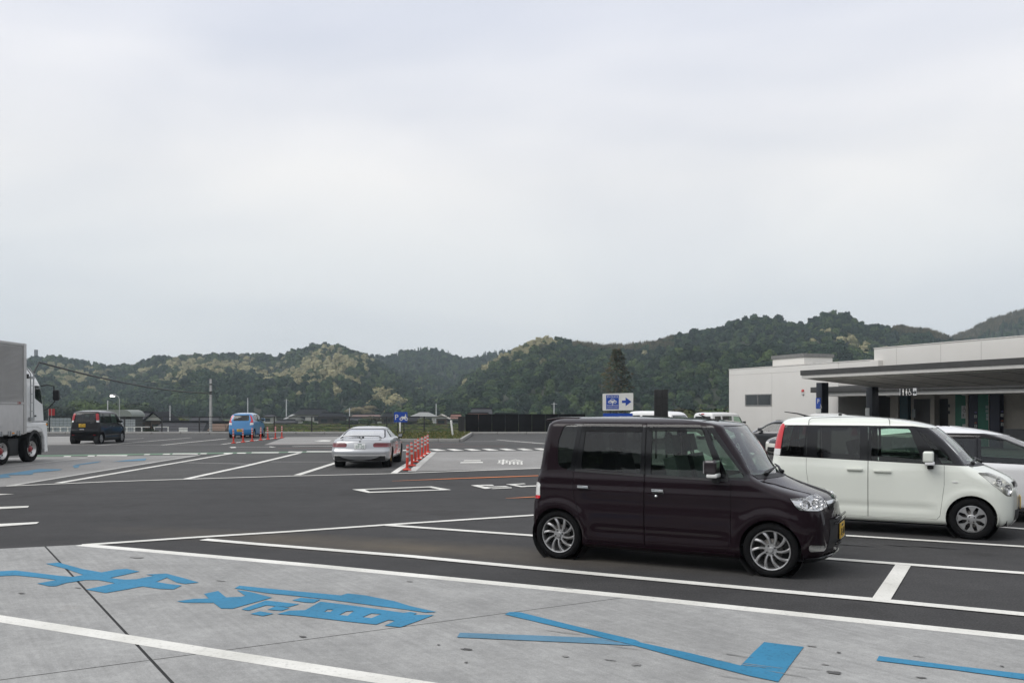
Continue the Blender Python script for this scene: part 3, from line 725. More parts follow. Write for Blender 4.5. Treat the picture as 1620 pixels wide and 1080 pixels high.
COUPE = dict(L=4.45, zs=[(.20, .32, 3), (.32, .62, 9), (.62, .92, 14), (.92, 1.10, 8), (1.10, 1.215, 12)], ns=56, nc=6, ne=8,
    xr=[(.20, .12), (.26, .07), (.32, .03), (.44, .0), (.52, .01), (.55, .05), (.62, .07), (.72, .10), (.80, .14), (.845, .24), (.865, .42), (.885, .60), (.93, .74), (1.0, .94), (1.08, 1.22), (1.14, 1.52), (1.185, 1.85), (1.215, 2.2)],
    xf=[(.20, 4.25), (.28, 4.40), (.42, 4.45), (.55, 4.40), (.62, 4.28), (.68, 4.05), (.75, 3.75), (.82, 3.42), (.87, 3.22), (.95, 3.02), (1.05, 2.82), (1.13, 2.66), (1.185, 2.52), (1.215, 2.38)],
    W=[(.20, .76), (.26, .82), (.34, .85), (.52, .865), (.60, .86), (.72, .855), (.80, .835), (.86, .79), (.90, .745), (1.0, .675), (1.10, .60), (1.15, .545), (1.19, .45), (1.215, .25)],
    bf=[(.2, .3), (.6, .36), (.8, .4), (.9, .3), (1.22, .2)], br=[(.2, .14), (.6, .14), (.82, .16), (.9, .20), (1.1, .16), (1.22, .12)],
    rf=[(.2, .34), (.8, .3), (.9, .15), (1.22, .12)], rfx=[(.2, .5), (.8, .4), (.9, .2), (1.22, .15)], rr=[(.2, .22), (.62, .22), (.8, .26), (.86, .22), (.92, .12), (1.22, .12)], rrx=[(.2, .24), (.62, .24), (.8, .35), (.86, .35), (.92, .16), (1.22, .16)],
    flare=[(.90, .30, .36), (3.45, .30, .36)], fl=.012, arches=[(.90, .30, .335), (3.45, .30, .335)], pan=(.25, 4.2), wheel=(.30, .20, .205, 'plain'),
    windows=[dict(poly=rpoly([(1.30, .90), (1.62, .885), (1.62, 1.10), (1.50, 1.075)], .03), mat=DARKGL),
             dict(poly=rpoly([(1.70, 1.115), (1.70, .885), (2.98, .875), (2.62, 1.07), (2.40, 1.12)], .03), mat=GREENGL)],
    doors=[[(1.66, 1.15), (1.66, .50), (1.74, .28), (2.95, .26), (3.05, .55), (3.05, .86), (2.62, 1.10), (2.4, 1.15)]],
    bands=[[(1.24, .885), (3.08, .862), (2.64, 1.10), (2.42, 1.14), (1.62, 1.14), (1.48, 1.10)]],
    screens=[dict(name='windscreen', phi=0, poly=rpoly([(-.64, .90), (.64, .90), (.52, 1.14), (-.52, 1.14)], .05), mat=CLEARGL),
             dict(name='rear_window', phi=180, poly=rpoly([(-.64, .885), (.64, .885), (.54, 1.125), (-.54, 1.125)], .07), mat=glass('rear_screen', (.45, .55, .46), f0=.58))],
    bands_at=[(rpoly([(-.69, .872), (.69, .872), (.58, 1.145), (-.58, 1.145)], .07), 180)],
    lamps=[dict(name='tail_lamp', phi=-155, poly=rpoly([(.40, .625), (.97, .625), (1.02, .67), (.99, .745), (.46, .755), (.40, .72)], .04), mat=M('coupe_lamp', (.11, .006, .010), rough=.35, coat=.2), split=(.66, DREDL), off=.004)],
    trims=[dict(name='bumper_trim', phi=180, poly=[(-.76, .375), (.76, .375), (.76, .40), (-.76, .40)], mat=WHITEL, off=.012)],
    seats=[1.95], seat_z=.16, dash=2.75, belt=.86, handles=[(1.74, 1.90, .74, None)], mirror=(2.80, .90, .90, BLACKP, BLACKP), mirror_scale=.7)

KEI_C = dict(L=3.395, zs=[(.18, .30, 3), (.30, .70, 9), (.70, 1.04, 11), (1.04, 1.36, 9), (1.36, 1.51, 12)], ns=40, nc=4, ne=5,
    xr=[(.18, .07), (.3, .02), (.5, .0), (.62, .02), (.9, .07), (1.04, .11), (1.25, .20), (1.37, .30), (1.43, .42), (1.48, .66), (1.51, 1.05)],
    xf=[(.18, 3.30), (.3, 3.39), (.55, 3.39), (.7, 3.33), (.8, 3.2), (.9, 2.98), (.97, 2.78), (1.05, 2.62), (1.25, 2.32), (1.36, 2.12), (1.42, 1.98), (1.47, 1.8), (1.51, 1.5)],
    W=[(.18, .68), (.24, .715), (.5, .735), (.8, .735), (.95, .715), (1.02, .70), (1.3, .635), (1.38, .60), (1.44, .52), (1.49, .40), (1.51, .28)],
    bf=[(.18, .18), (.9, .26), (1.0, .22), (1.51, .1)], rf=[(.18, .28), (.9, .24), (1.0, .1), (1.51, .08)], rfx=[(.18, .36), (.9, .3), (1.0, .12), (1.51, .1)], **kei_tables(),
    arches=[(.42, .275, .31), (2.87, .275, .31)], pan=(.1, 3.2), wheel=(.272, .155, .185, 'plain'),
    windows=[dict(poly=rpoly([(.42, 1.34), (.38, 1.12), (.62, 1.06), (.66, 1.37)], .03), mat=DARKGL), dict(poly=rpoly([(.74, 1.38), (.72, 1.04), (1.42, 1.01), (1.42, 1.39)], .03), mat=DARKGL),
             dict(poly=rpoly([(1.52, 1.39), (1.52, 1.01), (2.35, .99), (2.02, 1.36)], .03), mat=GREENGL)],
    doors=[[(.70, 1.42), (.66, .95), (.8, .3), (.9, .24), (1.468, .24), (1.468, 1.42)], [(1.474, 1.42), (1.474, .24), (2.38, .24), (2.46, .5), (2.46, .97), (2.05, 1.4)]],
    bands=[[(.70, 1.41), (.70, 1.0), (2.5, .97), (2.04, 1.40)]],
    screens=[dict(name='windscreen', phi=0, poly=rpoly([(-.60, 1.0), (.60, 1.0), (.52, 1.36), (-.52, 1.36)], .05), mat=CLEARGL),
             dict(name='rear_window', phi=180, poly=rpoly([(-.47, 1.03), (.47, 1.03), (.44, 1.37), (-.44, 1.37)], .07), mat=DARKGL)],
    lamps=[dict(name='tail_lamp', phi=-130, poly=rpoly([(.40, .78), (.60, .80), (.62, 1.0), (.60, 1.36), (.54, 1.36), (.50, 1.04), (.44, .96)], .02), mat=REDL, split=(.92, WHITEL), off=.006)],
    trims=[], seats=[1.42], seat_z=.28, dash=2.26, belt=.98, handles=[(.78, .92, .86, None), (1.58, 1.72, .86, None)], mirror=(2.22, .82, 1.06, None, None))

VAN = dict(L=4.7, zs=[(.22, .40, 3), (.40, .95, 9), (.95, 1.15, 6), (1.15, 1.75, 9), (1.75, 1.95, 10)], ns=36, nc=4, ne=5,
    xr=[(.22, .06), (.35, .0), (.6, .0), (1.1, .06), (1.6, .10), (1.8, .14), (1.88, .2), (1.93, .4), (1.95, .8)],
    xf=[(.22, 4.6), (.4, 4.69), (.7, 4.70), (.9, 4.66), (1.0, 4.58), (1.08, 4.45), (1.15, 4.34), (1.6, 3.92), (1.75, 3.76), (1.84, 3.6), (1.9, 3.35), (1.95, 2.6)],
    W=[(.22, .78), (.3, .83), (.9, .845), (1.1, .835), (1.6, .78), (1.76, .75), (1.84, .71), (1.90, .62), (1.95, .4)],
    bf=[(.22, .2), (.9, .24), (1.1, .22), (1.95, .12)], br=[(.2, .06), (1.95, .05)], rf=[(.22, .26), (1.0, .22), (1.2, .12), (1.95, .1)], rfx=[(.22, .34), (1.0, .26), (1.2, .14), (1.95, .1)], rr=[(.2, .1), (1.95, .1)], rrx=[(.2, .1), (1.95, .1)],
    arches=[(.95, .32, .36), (3.65, .32, .36)], pan=(.15, 4.5), wheel=(.318, .19, .20, 'plain'),
    windows=[dict(poly=rpoly([(.42, 1.66), (.40, 1.20), (1.20, 1.20), (1.20, 1.68)], .05), mat=DARKGL), dict(poly=rpoly([(1.38, 1.68), (1.38, 1.20), (2.60, 1.20), (2.60, 1.68)], .05), mat=DARKGL),
             dict(poly=rpoly([(2.82, 1.67), (2.82, 1.20), (3.98, 1.17), (3.70, 1.60)], .05), mat=GREENGL)],
    doors=[[(2.72, 1.74), (2.72, .35), (3.25, .35), (3.3, .7), (3.9, .75), (4.16, 1.12), (3.74, 1.68)]],
    screens=[dict(name='windscreen', phi=0, poly=rpoly([(-.70, 1.17), (.70, 1.17), (.62, 1.70), (-.62, 1.70)], .06), mat=CLEARGL),
             dict(name='rear_window', phi=180, poly=rpoly([(-.66, 1.15), (.66, 1.15), (.62, 1.66), (-.62, 1.66)], .06), mat=DARKGL)],
    lamps=[dict(name='tail_lamp', phi=-150, poly=[(.58, .75), (.76, .75), (.76, 1.08), (.58, 1.08)], mat=REDL),
           dict(name='headlight', phi=-30, poly=[(1.68, .72), (1.70, .92), (1.98, .95), (1.98, .74)], mat=CHROME, lens=True)],
    trims=[], seats=[2.75], seat_z=.55, dash=3.6, belt=1.15, mirror=(4.02, .95, 1.2, BLACKP, None))

SEDAN = dict(L=4.6, zs=[(.18, .32, 3), (.32, .66, 8), (.66, .95, 10), (.95, 1.25, 8), (1.25, 1.40, 10)], ns=36, nc=4, ne=5,
    xr=[(.18, .1), (.3, .02), (.55, .0), (.8, .06), (.9, .12), (.95, .35), (.97, .62), (1.0, .78), (1.1, .98), (1.25, 1.3), (1.33, 1.6), (1.38, 1.95), (1.40, 2.2)],
    xf=[(.18, 4.45), (.3, 4.58), (.55, 4.58), (.68, 4.45), (.78, 4.1), (.88, 3.6), (.94, 3.35), (1.05, 3.1), (1.2, 2.82), (1.3, 2.62), (1.36, 2.48), (1.40, 2.35)],
    W=[(.18, .80), (.26, .85), (.6, .88), (.85, .87), (.95, .83), (1.0, .80), (1.25, .66), (1.33, .58), (1.38, .45), (1.40, .28)],
    bf=[(.18, .26), (.9, .38), (1.0, .28), (1.4, .18)], br=[(.18, .12), (.9, .14), (1.4, .12)], rf=[(.18, .3), (.9, .28), (1.0, .14), (1.4, .12)], rfx=[(.18, .42), (.9, .36), (1.0, .16), (1.4, .14)], rr=[(.18, .2), (.9, .2), (1.0, .12), (1.4, .12)], rrx=[(.18, .2), (.9, .24), (1.0, .14), (1.4, .14)],
    arches=[(.95, .31, .345), (3.65, .31, .345)], pan=(.2, 4.4), wheel=(.31, .195, .205, 'plain'),
    windows=[dict(poly=rpoly([(1.22, 1.0), (1.85, .985), (1.85, 1.29), (1.62, 1.26)], .03), mat=DARKGL), dict(poly=rpoly([(1.93, 1.30), (1.93, .98), (3.0, .96), (2.58, 1.25)], .03), mat=DARKGL)],
    doors=[[(1.0, .6), (1.28, .3), (1.886, .3), (1.886, 1.33), (1.60, 1.31), (1.18, .98)], [(1.892, 1.33), (1.892, .3), (2.95, .3), (3.08, .6), (3.06, .95), (2.58, 1.29)]],
    bands=[[(1.16, .985), (3.1, .945), (2.6, 1.28), (2.2, 1.33), (1.6, 1.29)]],
    screens=[dict(name='windscreen', phi=0, poly=rpoly([(-.66, .98), (.66, .98), (.54, 1.31), (-.54, 1.31)], .05), mat=CLEARGL),
             dict(name='rear_window', phi=180, poly=rpoly([(-.62, 1.02), (.62, 1.02), (.52, 1.30), (-.52, 1.30)], .06), mat=DARKGL)],
    lamps=[dict(name='headlight', phi=-35, poly=rpoly([(1.90, .74), (1.93, .60), (2.28, .60), (2.28, .70), (2.1, .77)], .02), mat=CHROME, lens=True, bulbs=[(2.1, .66, .05)]),
           dict(name='tail_lamp', phi=-145, poly=[(.42, .70), (.82, .70), (.82, .85), (.42, .86)], mat=REDL)],
    trims=[dict(name='grille', phi=0, poly=[(-.42, .56), (.42, .56), (.46, .70), (-.46, .70)], mat=GLOSSB, off=.008), dict(name='lower_grille', phi=0, poly=[(-.55, .26), (.55, .26), (.50, .42), (-.50, .42)], mat=GLOSSB, off=.006)],
    seats=[1.95], seat_z=.2, dash=2.8, belt=.95, mirror=(2.85, .95, 1.02, None, None))
# ------------------------------------------------------------------ ground, car park surfaces, markings
def ground_mat(name, base, alt, patch=.25, grain=140, rough=.9, streak=None, bump=.25, stain=None, dust=None):
    m = bpy.data.materials.new(name); m.use_nodes = True; t = m.node_tree; N = t.nodes; L = t.links; b = N['Principled BSDF']
    b.inputs['Roughness'].default_value = rough; b.inputs['Specular IOR Level'].default_value = .3
    tc = N.new('ShaderNodeTexCoord'); src = tc.outputs['Object']
    def noise(scale, detail, vec=None, rough_=.6):
        n = N.new('ShaderNodeTexNoise'); n.inputs['Scale'].default_value = scale; n.inputs['Detail'].default_value = detail; n.inputs['Roughness'].default_value = rough_; L.new(vec or src, n.inputs[0]); return n.outputs[0]
    def ramp(x, a, c, ca, cb):
        r = N.new('ShaderNodeValToRGB'); L.new(x, r.inputs[0]); r.color_ramp.elements[0].position = a; r.color_ramp.elements[1].position = c
        r.color_ramp.elements[0].color = (*ca, 1); r.color_ramp.elements[1].color = (*cb, 1); return r.outputs[0]
    def mul(a, c, f=1):
        x = N.new('ShaderNodeMix'); x.data_type = 'RGBA'; x.blend_type = 'MULTIPLY'; x.inputs['Factor'].default_value = f; L.new(a, x.inputs['A']); L.new(c, x.inputs['B']); return x.outputs['Result']
    gl, gh = ((.50,) * 3, (1.52,) * 3) if sum(base) < .3 else ((.84,) * 3, (1.14,) * 3)
    col = ramp(noise(patch, 5), .35, .68, base, alt)
    col = mul(col, ramp(noise(grain, 2, rough_=.7), .28, .72, gl, gh))
    col = mul(col, ramp(noise(11, 5, rough_=.75), .3, .7, (.88,) * 3, (1.12,) * 3))
    col = mul(col, ramp(noise(2.2, 6), .3, .7, (.86, .86, .86), (1.12, 1.12, 1.11)), 1 if sum(base) < .3 else .55)
    if streak:
        mp = N.new('ShaderNodeMapping'); mp.vector_type = 'TEXTURE'; mp.inputs['Rotation'].default_value = (0, 0, streak[0]); mp.inputs['Scale'].default_value = (streak[1], 1, 1); L.new(src, mp.inputs[0])
        col = mul(col, ramp(noise(streak[2], 3, mp.outputs[0]), .3, .7, (.91, .91, .90), (1.07, 1.07, 1.06)))
    if stain:
        col = mul(col, ramp(noise(stain[0], 4, rough_=.65), stain[1], stain[1] + .05, (1, 1, 1), stain[2]))
    if dust:        # a dusty streak tracked over the bays
        mp = N.new('ShaderNodeMapping'); mp.vector_type = 'TEXTURE'; mp.inputs['Location'].default_value = (dust[0], dust[1], 0); mp.inputs['Rotation'].default_value = (0, 0, dust[2]); mp.inputs['Scale'].default_value = (dust[3], dust[4], 1e6); L.new(src, mp.inputs[0])
        gr = N.new('ShaderNodeTexGradient'); gr.gradient_type = 'SPHERICAL'; L.new(mp.outputs[0], gr.inputs[0]); mm = N.new('ShaderNodeMath'); mm.operation = 'MULTIPLY'; mm.use_clamp = True; L.new(gr.outputs['Fac'], mm.inputs[0]); L.new(noise(1.1, 5), mm.inputs[1])
        m2 = N.new('ShaderNodeMath'); m2.operation = 'MULTIPLY'; m2.use_clamp = True; m2.inputs[1].default_value = 1.25; L.new(mm.outputs[0], m2.inputs[0])
        x = N.new('ShaderNodeMix'); x.data_type = 'RGBA'; L.new(m2.outputs[0], x.inputs['Factor']); L.new(col, x.inputs['A']); x.inputs['B'].default_value = (.115, .095, .068, 1); col = x.outputs['Result']
    L.new(col, b.inputs['Base Color'])
    bp = N.new('ShaderNodeBump'); bp.inputs['Strength'].default_value = bump; bp.inputs['Distance'].default_value = .01; L.new(noise(grain, 3), bp.inputs['Height']); L.new(bp.outputs[0], b.inputs['Normal'])
    MATS[name] = m; return m
ASPH = ground_mat('asphalt_dark', (.035, .0345, .035), (.051, .050, .0505), patch=.12, grain=55, stain=(.45, .60, (.80, .79, .78)), streak=(R(4), 14, 1.6), dust=(-1.5, 11.3, R(-22), 5.2, .8))
ASPH_OLD = ground_mat('asphalt_worn', (.057, .056, .055), (.080, .079, .078), patch=.10, grain=45, stain=(.3, .60, (.84, .84, .84)), streak=(R(4), 14, 1.2))
CONC = ground_mat('broom_concrete', (.262, .262, .257), (.33, .33, .324), patch=.55, grain=90, streak=(R(-56), 16, 22), stain=(1.1, .66, (.88, .87, .86)), bump=.10)
CONC_FAR = ground_mat('old_concrete', (.23, .225, .215), (.285, .28, .27), patch=.3, grain=40, bump=.1)
JOINT = M('joint_filler', (.02, .02, .02), rough=.9)
GRASSG = M('field_grass', (.030, .050, .014), rough=.95, alt=(.060, .078, .022), scale=.12, detail=7, bump=.6, bscale=2)
def paint_mat(name, col, wear=.6):
    m = bpy.data.materials.new(name); m.use_nodes = True; t = m.node_tree; N = t.nodes; L = t.links; b = N['Principled BSDF']; b.inputs['Roughness'].default_value = .7; b.inputs['Specular IOR Level'].default_value = .3
    tc = N.new('ShaderNodeTexCoord'); n1 = N.new('ShaderNodeTexNoise'); n1.inputs['Scale'].default_value = 30; n1.inputs['Detail'].default_value = 6; n1.inputs['Roughness'].default_value = .7; L.new(tc.outputs['Object'], n1.inputs[0])
    n2 = N.new('ShaderNodeTexNoise'); n2.inputs['Scale'].default_value = 1.3; n2.inputs['Detail'].default_value = 4; L.new(tc.outputs['Object'], n2.inputs[0])
    r1 = N.new('ShaderNodeValToRGB'); L.new(n1.outputs[0], r1.inputs[0]); r1.color_ramp.elements[0].position = .34; r1.color_ramp.elements[1].position = .47
    r1.color_ramp.elements[0].color = (*[c * wear for c in col], 1); r1.color_ramp.elements[1].color = (*col, 1)
    r2 = N.new('ShaderNodeValToRGB'); L.new(n2.outputs[0], r2.inputs[0]); r2.color_ramp.elements[0].color = (.8, .8, .78, 1); r2.color_ramp.elements[1].color = (1.05, 1.05, 1.05, 1); r2.color_ramp.elements[0].position = .3; r2.color_ramp.elements[1].position = .65
    mx = N.new('ShaderNodeMix'); mx.data_type = 'RGBA'; mx.blend_type = 'MULTIPLY'; mx.inputs['Factor'].default_value = 1; L.new(r1.outputs[0], mx.inputs['A']); L.new(r2.outputs[0], mx.inputs['B']); L.new(mx.outputs['Result'], b.inputs['Base Color'])
    MATS[name] = m; return m
WLINE = paint_mat('road_paint_white', (.71, .70, .655), wear=.78); WOLD = paint_mat('road_paint_worn', (.50, .495, .47), wear=.45)
BLUEP = paint_mat('road_paint_blue', (.030, .200, .350), wear=.68); BLUEW = paint_mat('road_paint_blue_worn', (.10, .225, .33), wear=.75)
ORANGE = paint_mat('road_paint_orange', (.62, .20, .065), wear=.75); GREENP = paint_mat('road_paint_green', (.12, .20, .135), wear=.6); REDLN = paint_mat('road_paint_faded_red', (.22, .10, .075), wear=.5)

BACK = 61.5                                  # far kerb of the car park, metres from the camera
# fields all round, a few metres lower than the car park; one sheet out to beyond the hills
gx = sorted(set([-6000, -2500, -1200, -700, -400, -200, -120, 120, 200, 400, 700, 1200, 2500, 6000] + list(range(-100, 101, 10))))
gy = sorted(set([-2500, -900, -400, -200, -110, 75, 90, 110, 140, 180, 230, 300, 400, 600, 900, 1500, 3000, 7000] + list(range(-90, 70, 10))))
gv = [(x, y, -3.6 + .12 * math.sin(x * .05 + y * .03)) for y in gy for x in gx]
gm = MB().add(gv, [(j * len(gx) + i, j * len(gx) + i + 1, (j + 1) * len(gx) + i + 1, (j + 1) * len(gx) + i) for j in range(len(gy) - 1) for i in range(len(gx) - 1)], smooth=True)
tag(gm.build('ground', GRASSG), kind='structure')
# the car park: a raised pad with grassy banks
X0, X1, Y0, Y1 = -95, 95, -45, BACK + 2.6
pad = MB().add([(X0, Y0, 0), (X1, Y0, 0), (X1, Y1, 0), (X0, Y1, 0)], [(0, 1, 2, 3)])
b_ = 8
pad.add([(X0, Y0, 0), (X1, Y0, 0), (X1, Y1, 0), (X0, Y1, 0), (X0 - b_, Y0 - b_, -3.9), (X1 + b_, Y0 - b_, -3.9), (X1 + b_, Y1 + b_, -3.9), (X0 - b_, Y1 + b_, -3.9)], [(0, 4, 5, 1), (1, 5, 6, 2), (2, 6, 7, 3), (3, 7, 4, 0)], 1)
tag(pad.build('car_park', [ASPH, GRASSG], recalc=False), kind='structure')

def sheet(name, outline, mat, z, parent=None, holes=(), thick=0.0):
    """flat area on the ground from an outline of ground points"""
    loops = [[Vector((p[0], p[1], 0)) for p in outline]] + [[Vector((p[0], p[1], 0)) for p in h] for h in holes]
    flat = [p for l in loops for p in l]; tris = tessellate_polygon(loops)
    mb = MB(); mb.add([(p.x, p.y, z) for p in flat], [t if (flat[t[1]] - flat[t[0]]).cross(flat[t[2]] - flat[t[0]]).z > 0 else t[::-1] for t in tris])
    return mb.build(name, mat, parent, recalc=False)
def ipts(pts): return [G(u, v) for u, v in pts]
def strip(pts, w):
    """ribbon of ground width w along a line of ground points -> (verts, faces)"""
    p = [Vector((q[0], q[1])) for q in pts]; vs = []
    for i in range(len(p)):
        d = (p[min(i + 1, len(p) - 1)] - p[max(i - 1, 0)]).normalized(); n = Vector((-d.y, d.x)) * (w / 2 if not isinstance(w, (list, tuple)) else w[i] / 2)
        vs += [(p[i].x + n.x, p[i].y + n.y, 0), (p[i].x - n.x, p[i].y - n.y, 0)]
    return vs, [(2 * i + 1, 2 * i + 3, 2 * i + 2, 2 * i) for i in range(len(p) - 1)]
marks = empty('road_markings'); tag(marks, kind='structure')
ZS = [0.0092]
def line(pts, w=.15, mat=None, name='white_line', raw=False):
    vs, fs = strip(pts if raw else ipts(pts), w); ZS[0] += .00005
    return MB().add([(x, y, ZS[0]) for x, y, _ in vs], fs).build(name, mat or WLINE, marks, recalc=False)
def area(name, pts, mat, holes=(), z=None):
    ZS[0] += .00005
    return sheet(name, ipts(pts), mat, z or ZS[0], marks, [ipts(h) for h in holes])

# worn asphalt of the far half
sheet_o = sheet('road', [(-94, 16.9), (-12.5, 20.3), (.6, 26.2), (20, 29.5), (94, 36), (94, BACK - .1), (-94, BACK - .1)], ASPH_OLD, .003); tag(sheet_o, kind='structure')
# foreground concrete apron: slabs with open joints over a dark bed
apron = empty('concrete_apron'); tag(apron, kind='structure')
out_ = ipts([(-330, 892), (-100, 876), (0, 868.5), (128, 862), (278, 875.5), (500, 895.5), (680, 913), (994, 944), (1300, 976.5), (1640, 1012)])
out_ += [Vector((9.0, 4.2, 0)), Vector((9.0, -4, 0)), Vector((-9, -4, 0)), Vector((-14, 8, 0))]
sheet('joint_bed', out_, JOINT, .004, apron)
j1 = [G(72.5, 866), G(123.5, 921.7), G(199, 1002), G(271.6, 1080)]; j2 = [G(0, 1076.7), G(321, 1035), G(599.5, 997), G(994, 945)]
def slab(sides):
    bm = bmesh.new(); loops = [Vector((p.x, p.y, 0)) for p in out_]
    vs = [bm.verts.new((p.x, p.y, .008)) for p in loops]
    for t in tessellate_polygon([loops]): bm.faces.new([vs[i] for i in t])
    for (a, b), s_, gap in sides:
        d = (b - a).normalized(); n = Vector((-d.y, d.x, 0)) * s_
        bmesh.ops.bisect_plane(bm, geom=bm.verts[:] + bm.edges[:] + bm.faces[:], plane_co=a + n * gap, plane_no=n, clear_inner=True)
    for f in bm.faces:
        if f.normal.z < 0: f.normal_flip()
    me = bpy.data.meshes.new('slab'); bm.to_mesh(me); bm.free(); me.materials.append(CONC); return link('slab', me, apron)
A_, B_ = (j1[0], j1[3]), (j2[0], j2[3])
for s1 in (-1, 1):
    for s2 in (-1, 1): slab([(A_, s1, .011), (B_, s2, .006)])
# concrete strips further off
for nm, pts in (('concrete_strip', [(-300, 790), (17, 769), (318, 719.8), (60, 722.8), (-300, 731)]), ('concrete_strip', [(651, 745.4), (686, 714.8), (1100, 710), (1150, 735)]),
                ('concrete_strip', [(418, 703.5), (452, 691.2), (560, 690.2), (560, 702.6)]), ('concrete_strip', [(60, 703.6), (60, 690.5), (160, 690), (150, 703)])):
    tag(sheet(nm, ipts(pts), CONC_FAR, .006), kind='structure')
# lines: near
line([(-60, 970), (0, 979.5), (150, 1003), (309, 1029), (500, 1059), (690, 1089)], .17)
line([(128, 862.2), (278, 875.5), (500, 895.5), (680, 913), (994, 944), (1300, 976.5), (1680, 1016)], .17)
line([(322, 853.6), (420, 862), (651, 880.5), (833, 898), (1200, 932.5), (1381, 949), (1700, 980)], .155)
line([(130, 862.5), (298, 851), (460, 841), (610, 830.5), (838, 815.5), (1010, 804)], .15)
line([(613, 831), (838, 847), (1311, 884), (1700, 913)], .15)
line([(1000, 826), (1324, 846.5), (1700, 870)], .13)
line([(1300, 812), (1571, 833), (1700, 843)], .13)
area('white_bar', [(1416.5, 893.6), (1441, 895.7), (1408, 951), (1379, 948)], WLINE)
for a in ([(-30, 785), (-30, 781.5), (23, 781.6)], [(-30, 807), (-30, 803), (46, 800.5), (44, 803)], [(-30, 835.5), (-30, 830.5), (62, 826), (58, 828.8)]): area('white_dash', a, WLINE)
# lines: far bays
line([(10, 769), (170, 762), (293, 758), (460, 753), (624, 749), (838, 741.3), (1100, 731)], .16)
line([(17, 768.4), (165, 744), (315, 719.8)], .15, WOLD); line([(92, 764.2), (230, 740.5), (364, 717.6)], .19); line([(295, 757.6), (385, 738), (474, 716.5)], .19)
line([(470, 751.7), (535, 731)], .19); line([(623, 748.6), (641, 736), (662, 725), (679, 714)], .18)
line([(287, 731.7), (398, 734)], .09, WOLD); line([(429, 730.5), (531, 730.6)], .09, WOLD); line([(636, 728.5), (645, 728.4)], .09, WOLD)
line([(651.5, 745.5), (686.5, 715)], .22, WOLD)
area('green_band', [(40, 722.6), (40, 720.3), (330, 715.8), (560, 713.2), (560, 714.6), (330, 718.2)], GREENP)
for a, b, v in ((100, 111, 721.9), (138, 149, 721.1), (152, 200, 720.6), (227, 236, 719.0), (257, 268, 718.4), (272, 312, 717.9), (316, 326, 717.6), (353, 367, 717.2), (374, 388, 716.8), (397, 440, 716), (455, 477, 714.9), (484, 532, 714.3), (636, 643, 712.4)):
    area('white_dash', [(a, v + .65), (a + 2, v - .65), (b + 2, v - .65), (b, v + .65)], WLINE)
for i in range(11):
    u = 679 + 27.5 * i; v = 710.6 - .19 * i
    area('crossing_bar', [(u, v), (u + 12, v - .25), (u + 28, v + 2.2), (u + 12, v + 2.6)], WLINE)
line([(0, 739.5), (70, 732), (140, 724)], .14, WOLD)
line([(153, 704.5), (189, 702), (302, 692.3)], .16, WOLD); line([(256, 704), (300, 699.5), (359, 693.8)], .16); line([(351, 702.8), (400, 697), (445, 691.6)], .16); line([(191, 695.6), (228, 693)], .14, WOLD)
line([(60, 704.6), (160, 704.2), (350, 703.2)], .10, WOLD); line([(363, 707.8), (378, 707.2), (432, 706.9)], .16, WOLD); area('white_dash', [(363, 707.4), (372, 706.8), (374, 708.2), (366, 708.6)], WLINE); area('white_dash', [(426, 706.3), (437, 707.2), (430, 707.6), (426, 707)], WLINE)
line([(462, 706.3), (529, 705.7)], .18, WLINE); line([(490, 688.5), (535, 688.2)], .2, WOLD); area('white_arrow', [(497, 697.6), (512, 696.2), (525, 696.6), (521, 698), (508, 698.2)], WLINE)
for a, b, v in ((420, 532, 702.4), (440, 532, 709.3), (655, 735, 703.2), (670, 800, 706.6)): line([(a, v), (b, v - .4)], .14, REDLN, 'faded_red_line')
line([(727, 698.4), (800, 697.6), (860, 702)], .14, WOLD)
line([(786, 695.6), (860, 701.4), (1000, 712)], .14, WLINE)
# road drawings in the middle lane
area('white_box_mark', [(557, 774.5), (683, 769.7), (714, 775.2), (583, 780)], WLINE, holes=[[(577, 774.8), (679, 771.2), (696, 775), (585, 778.2)]])
for q in ([(745, 768), (756, 767.4), (778, 773.0), (767, 773.6)], [(757, 767.3), (779, 767.0), (782, 768.6), (762, 768.5)], [(766, 770.3), (800, 769.2), (806, 770.6), (770, 771.2)], [(775, 772.9), (809, 771.2), (810, 772.4), (780, 773.7)],
          [(800, 766.4), (829, 764.9), (832, 766.0), (806, 767.2)], [(806, 767.4), (815, 767.2), (833, 770.4), (824, 770.8)], [(826, 769.0), (850, 768.2), (850, 769.6), (832, 770.2)]): area('white_stroke', q, WLINE)
line([(620, 761.2), (747, 756.3), (846, 752.9), (1000, 747.5)], [.03, .19, .19, .19], ORANGE, 'orange_line'); line([(800, 788.8), (838, 786.8), (1000, 779)], [.02, .10, .10], ORANGE, 'orange_line')
# two-wheeler lettering on the concrete
area('white_stroke', [(735, 728.2), (760, 728), (761, 729.4), (733, 729.6)], WLINE); area('white_stroke', [(729, 731.2), (763.5, 730.8), (764.5, 732.4), (728, 732.8)], WLINE)
g0, g1 = G(786, 735.2), G(830, 726.8)
t_ = text_mesh('輪', 1.0, WLINE, 'white_lettering', marks, depth=0)
xs_ = [v.co.x for v in t_.data.vertices]; ys_ = [v.co.y for v in t_.data.vertices]
for v in t_.data.vertices: v.co = Vector((g0.x + (v.co.x - min(xs_)) / (max(xs_) - min(xs_)) * (g1.x - g0.x) * .95, g0.y + (v.co.y - min(ys_)) / (max(ys_) - min(ys_)) * (g1.y - g0.y), .0125))
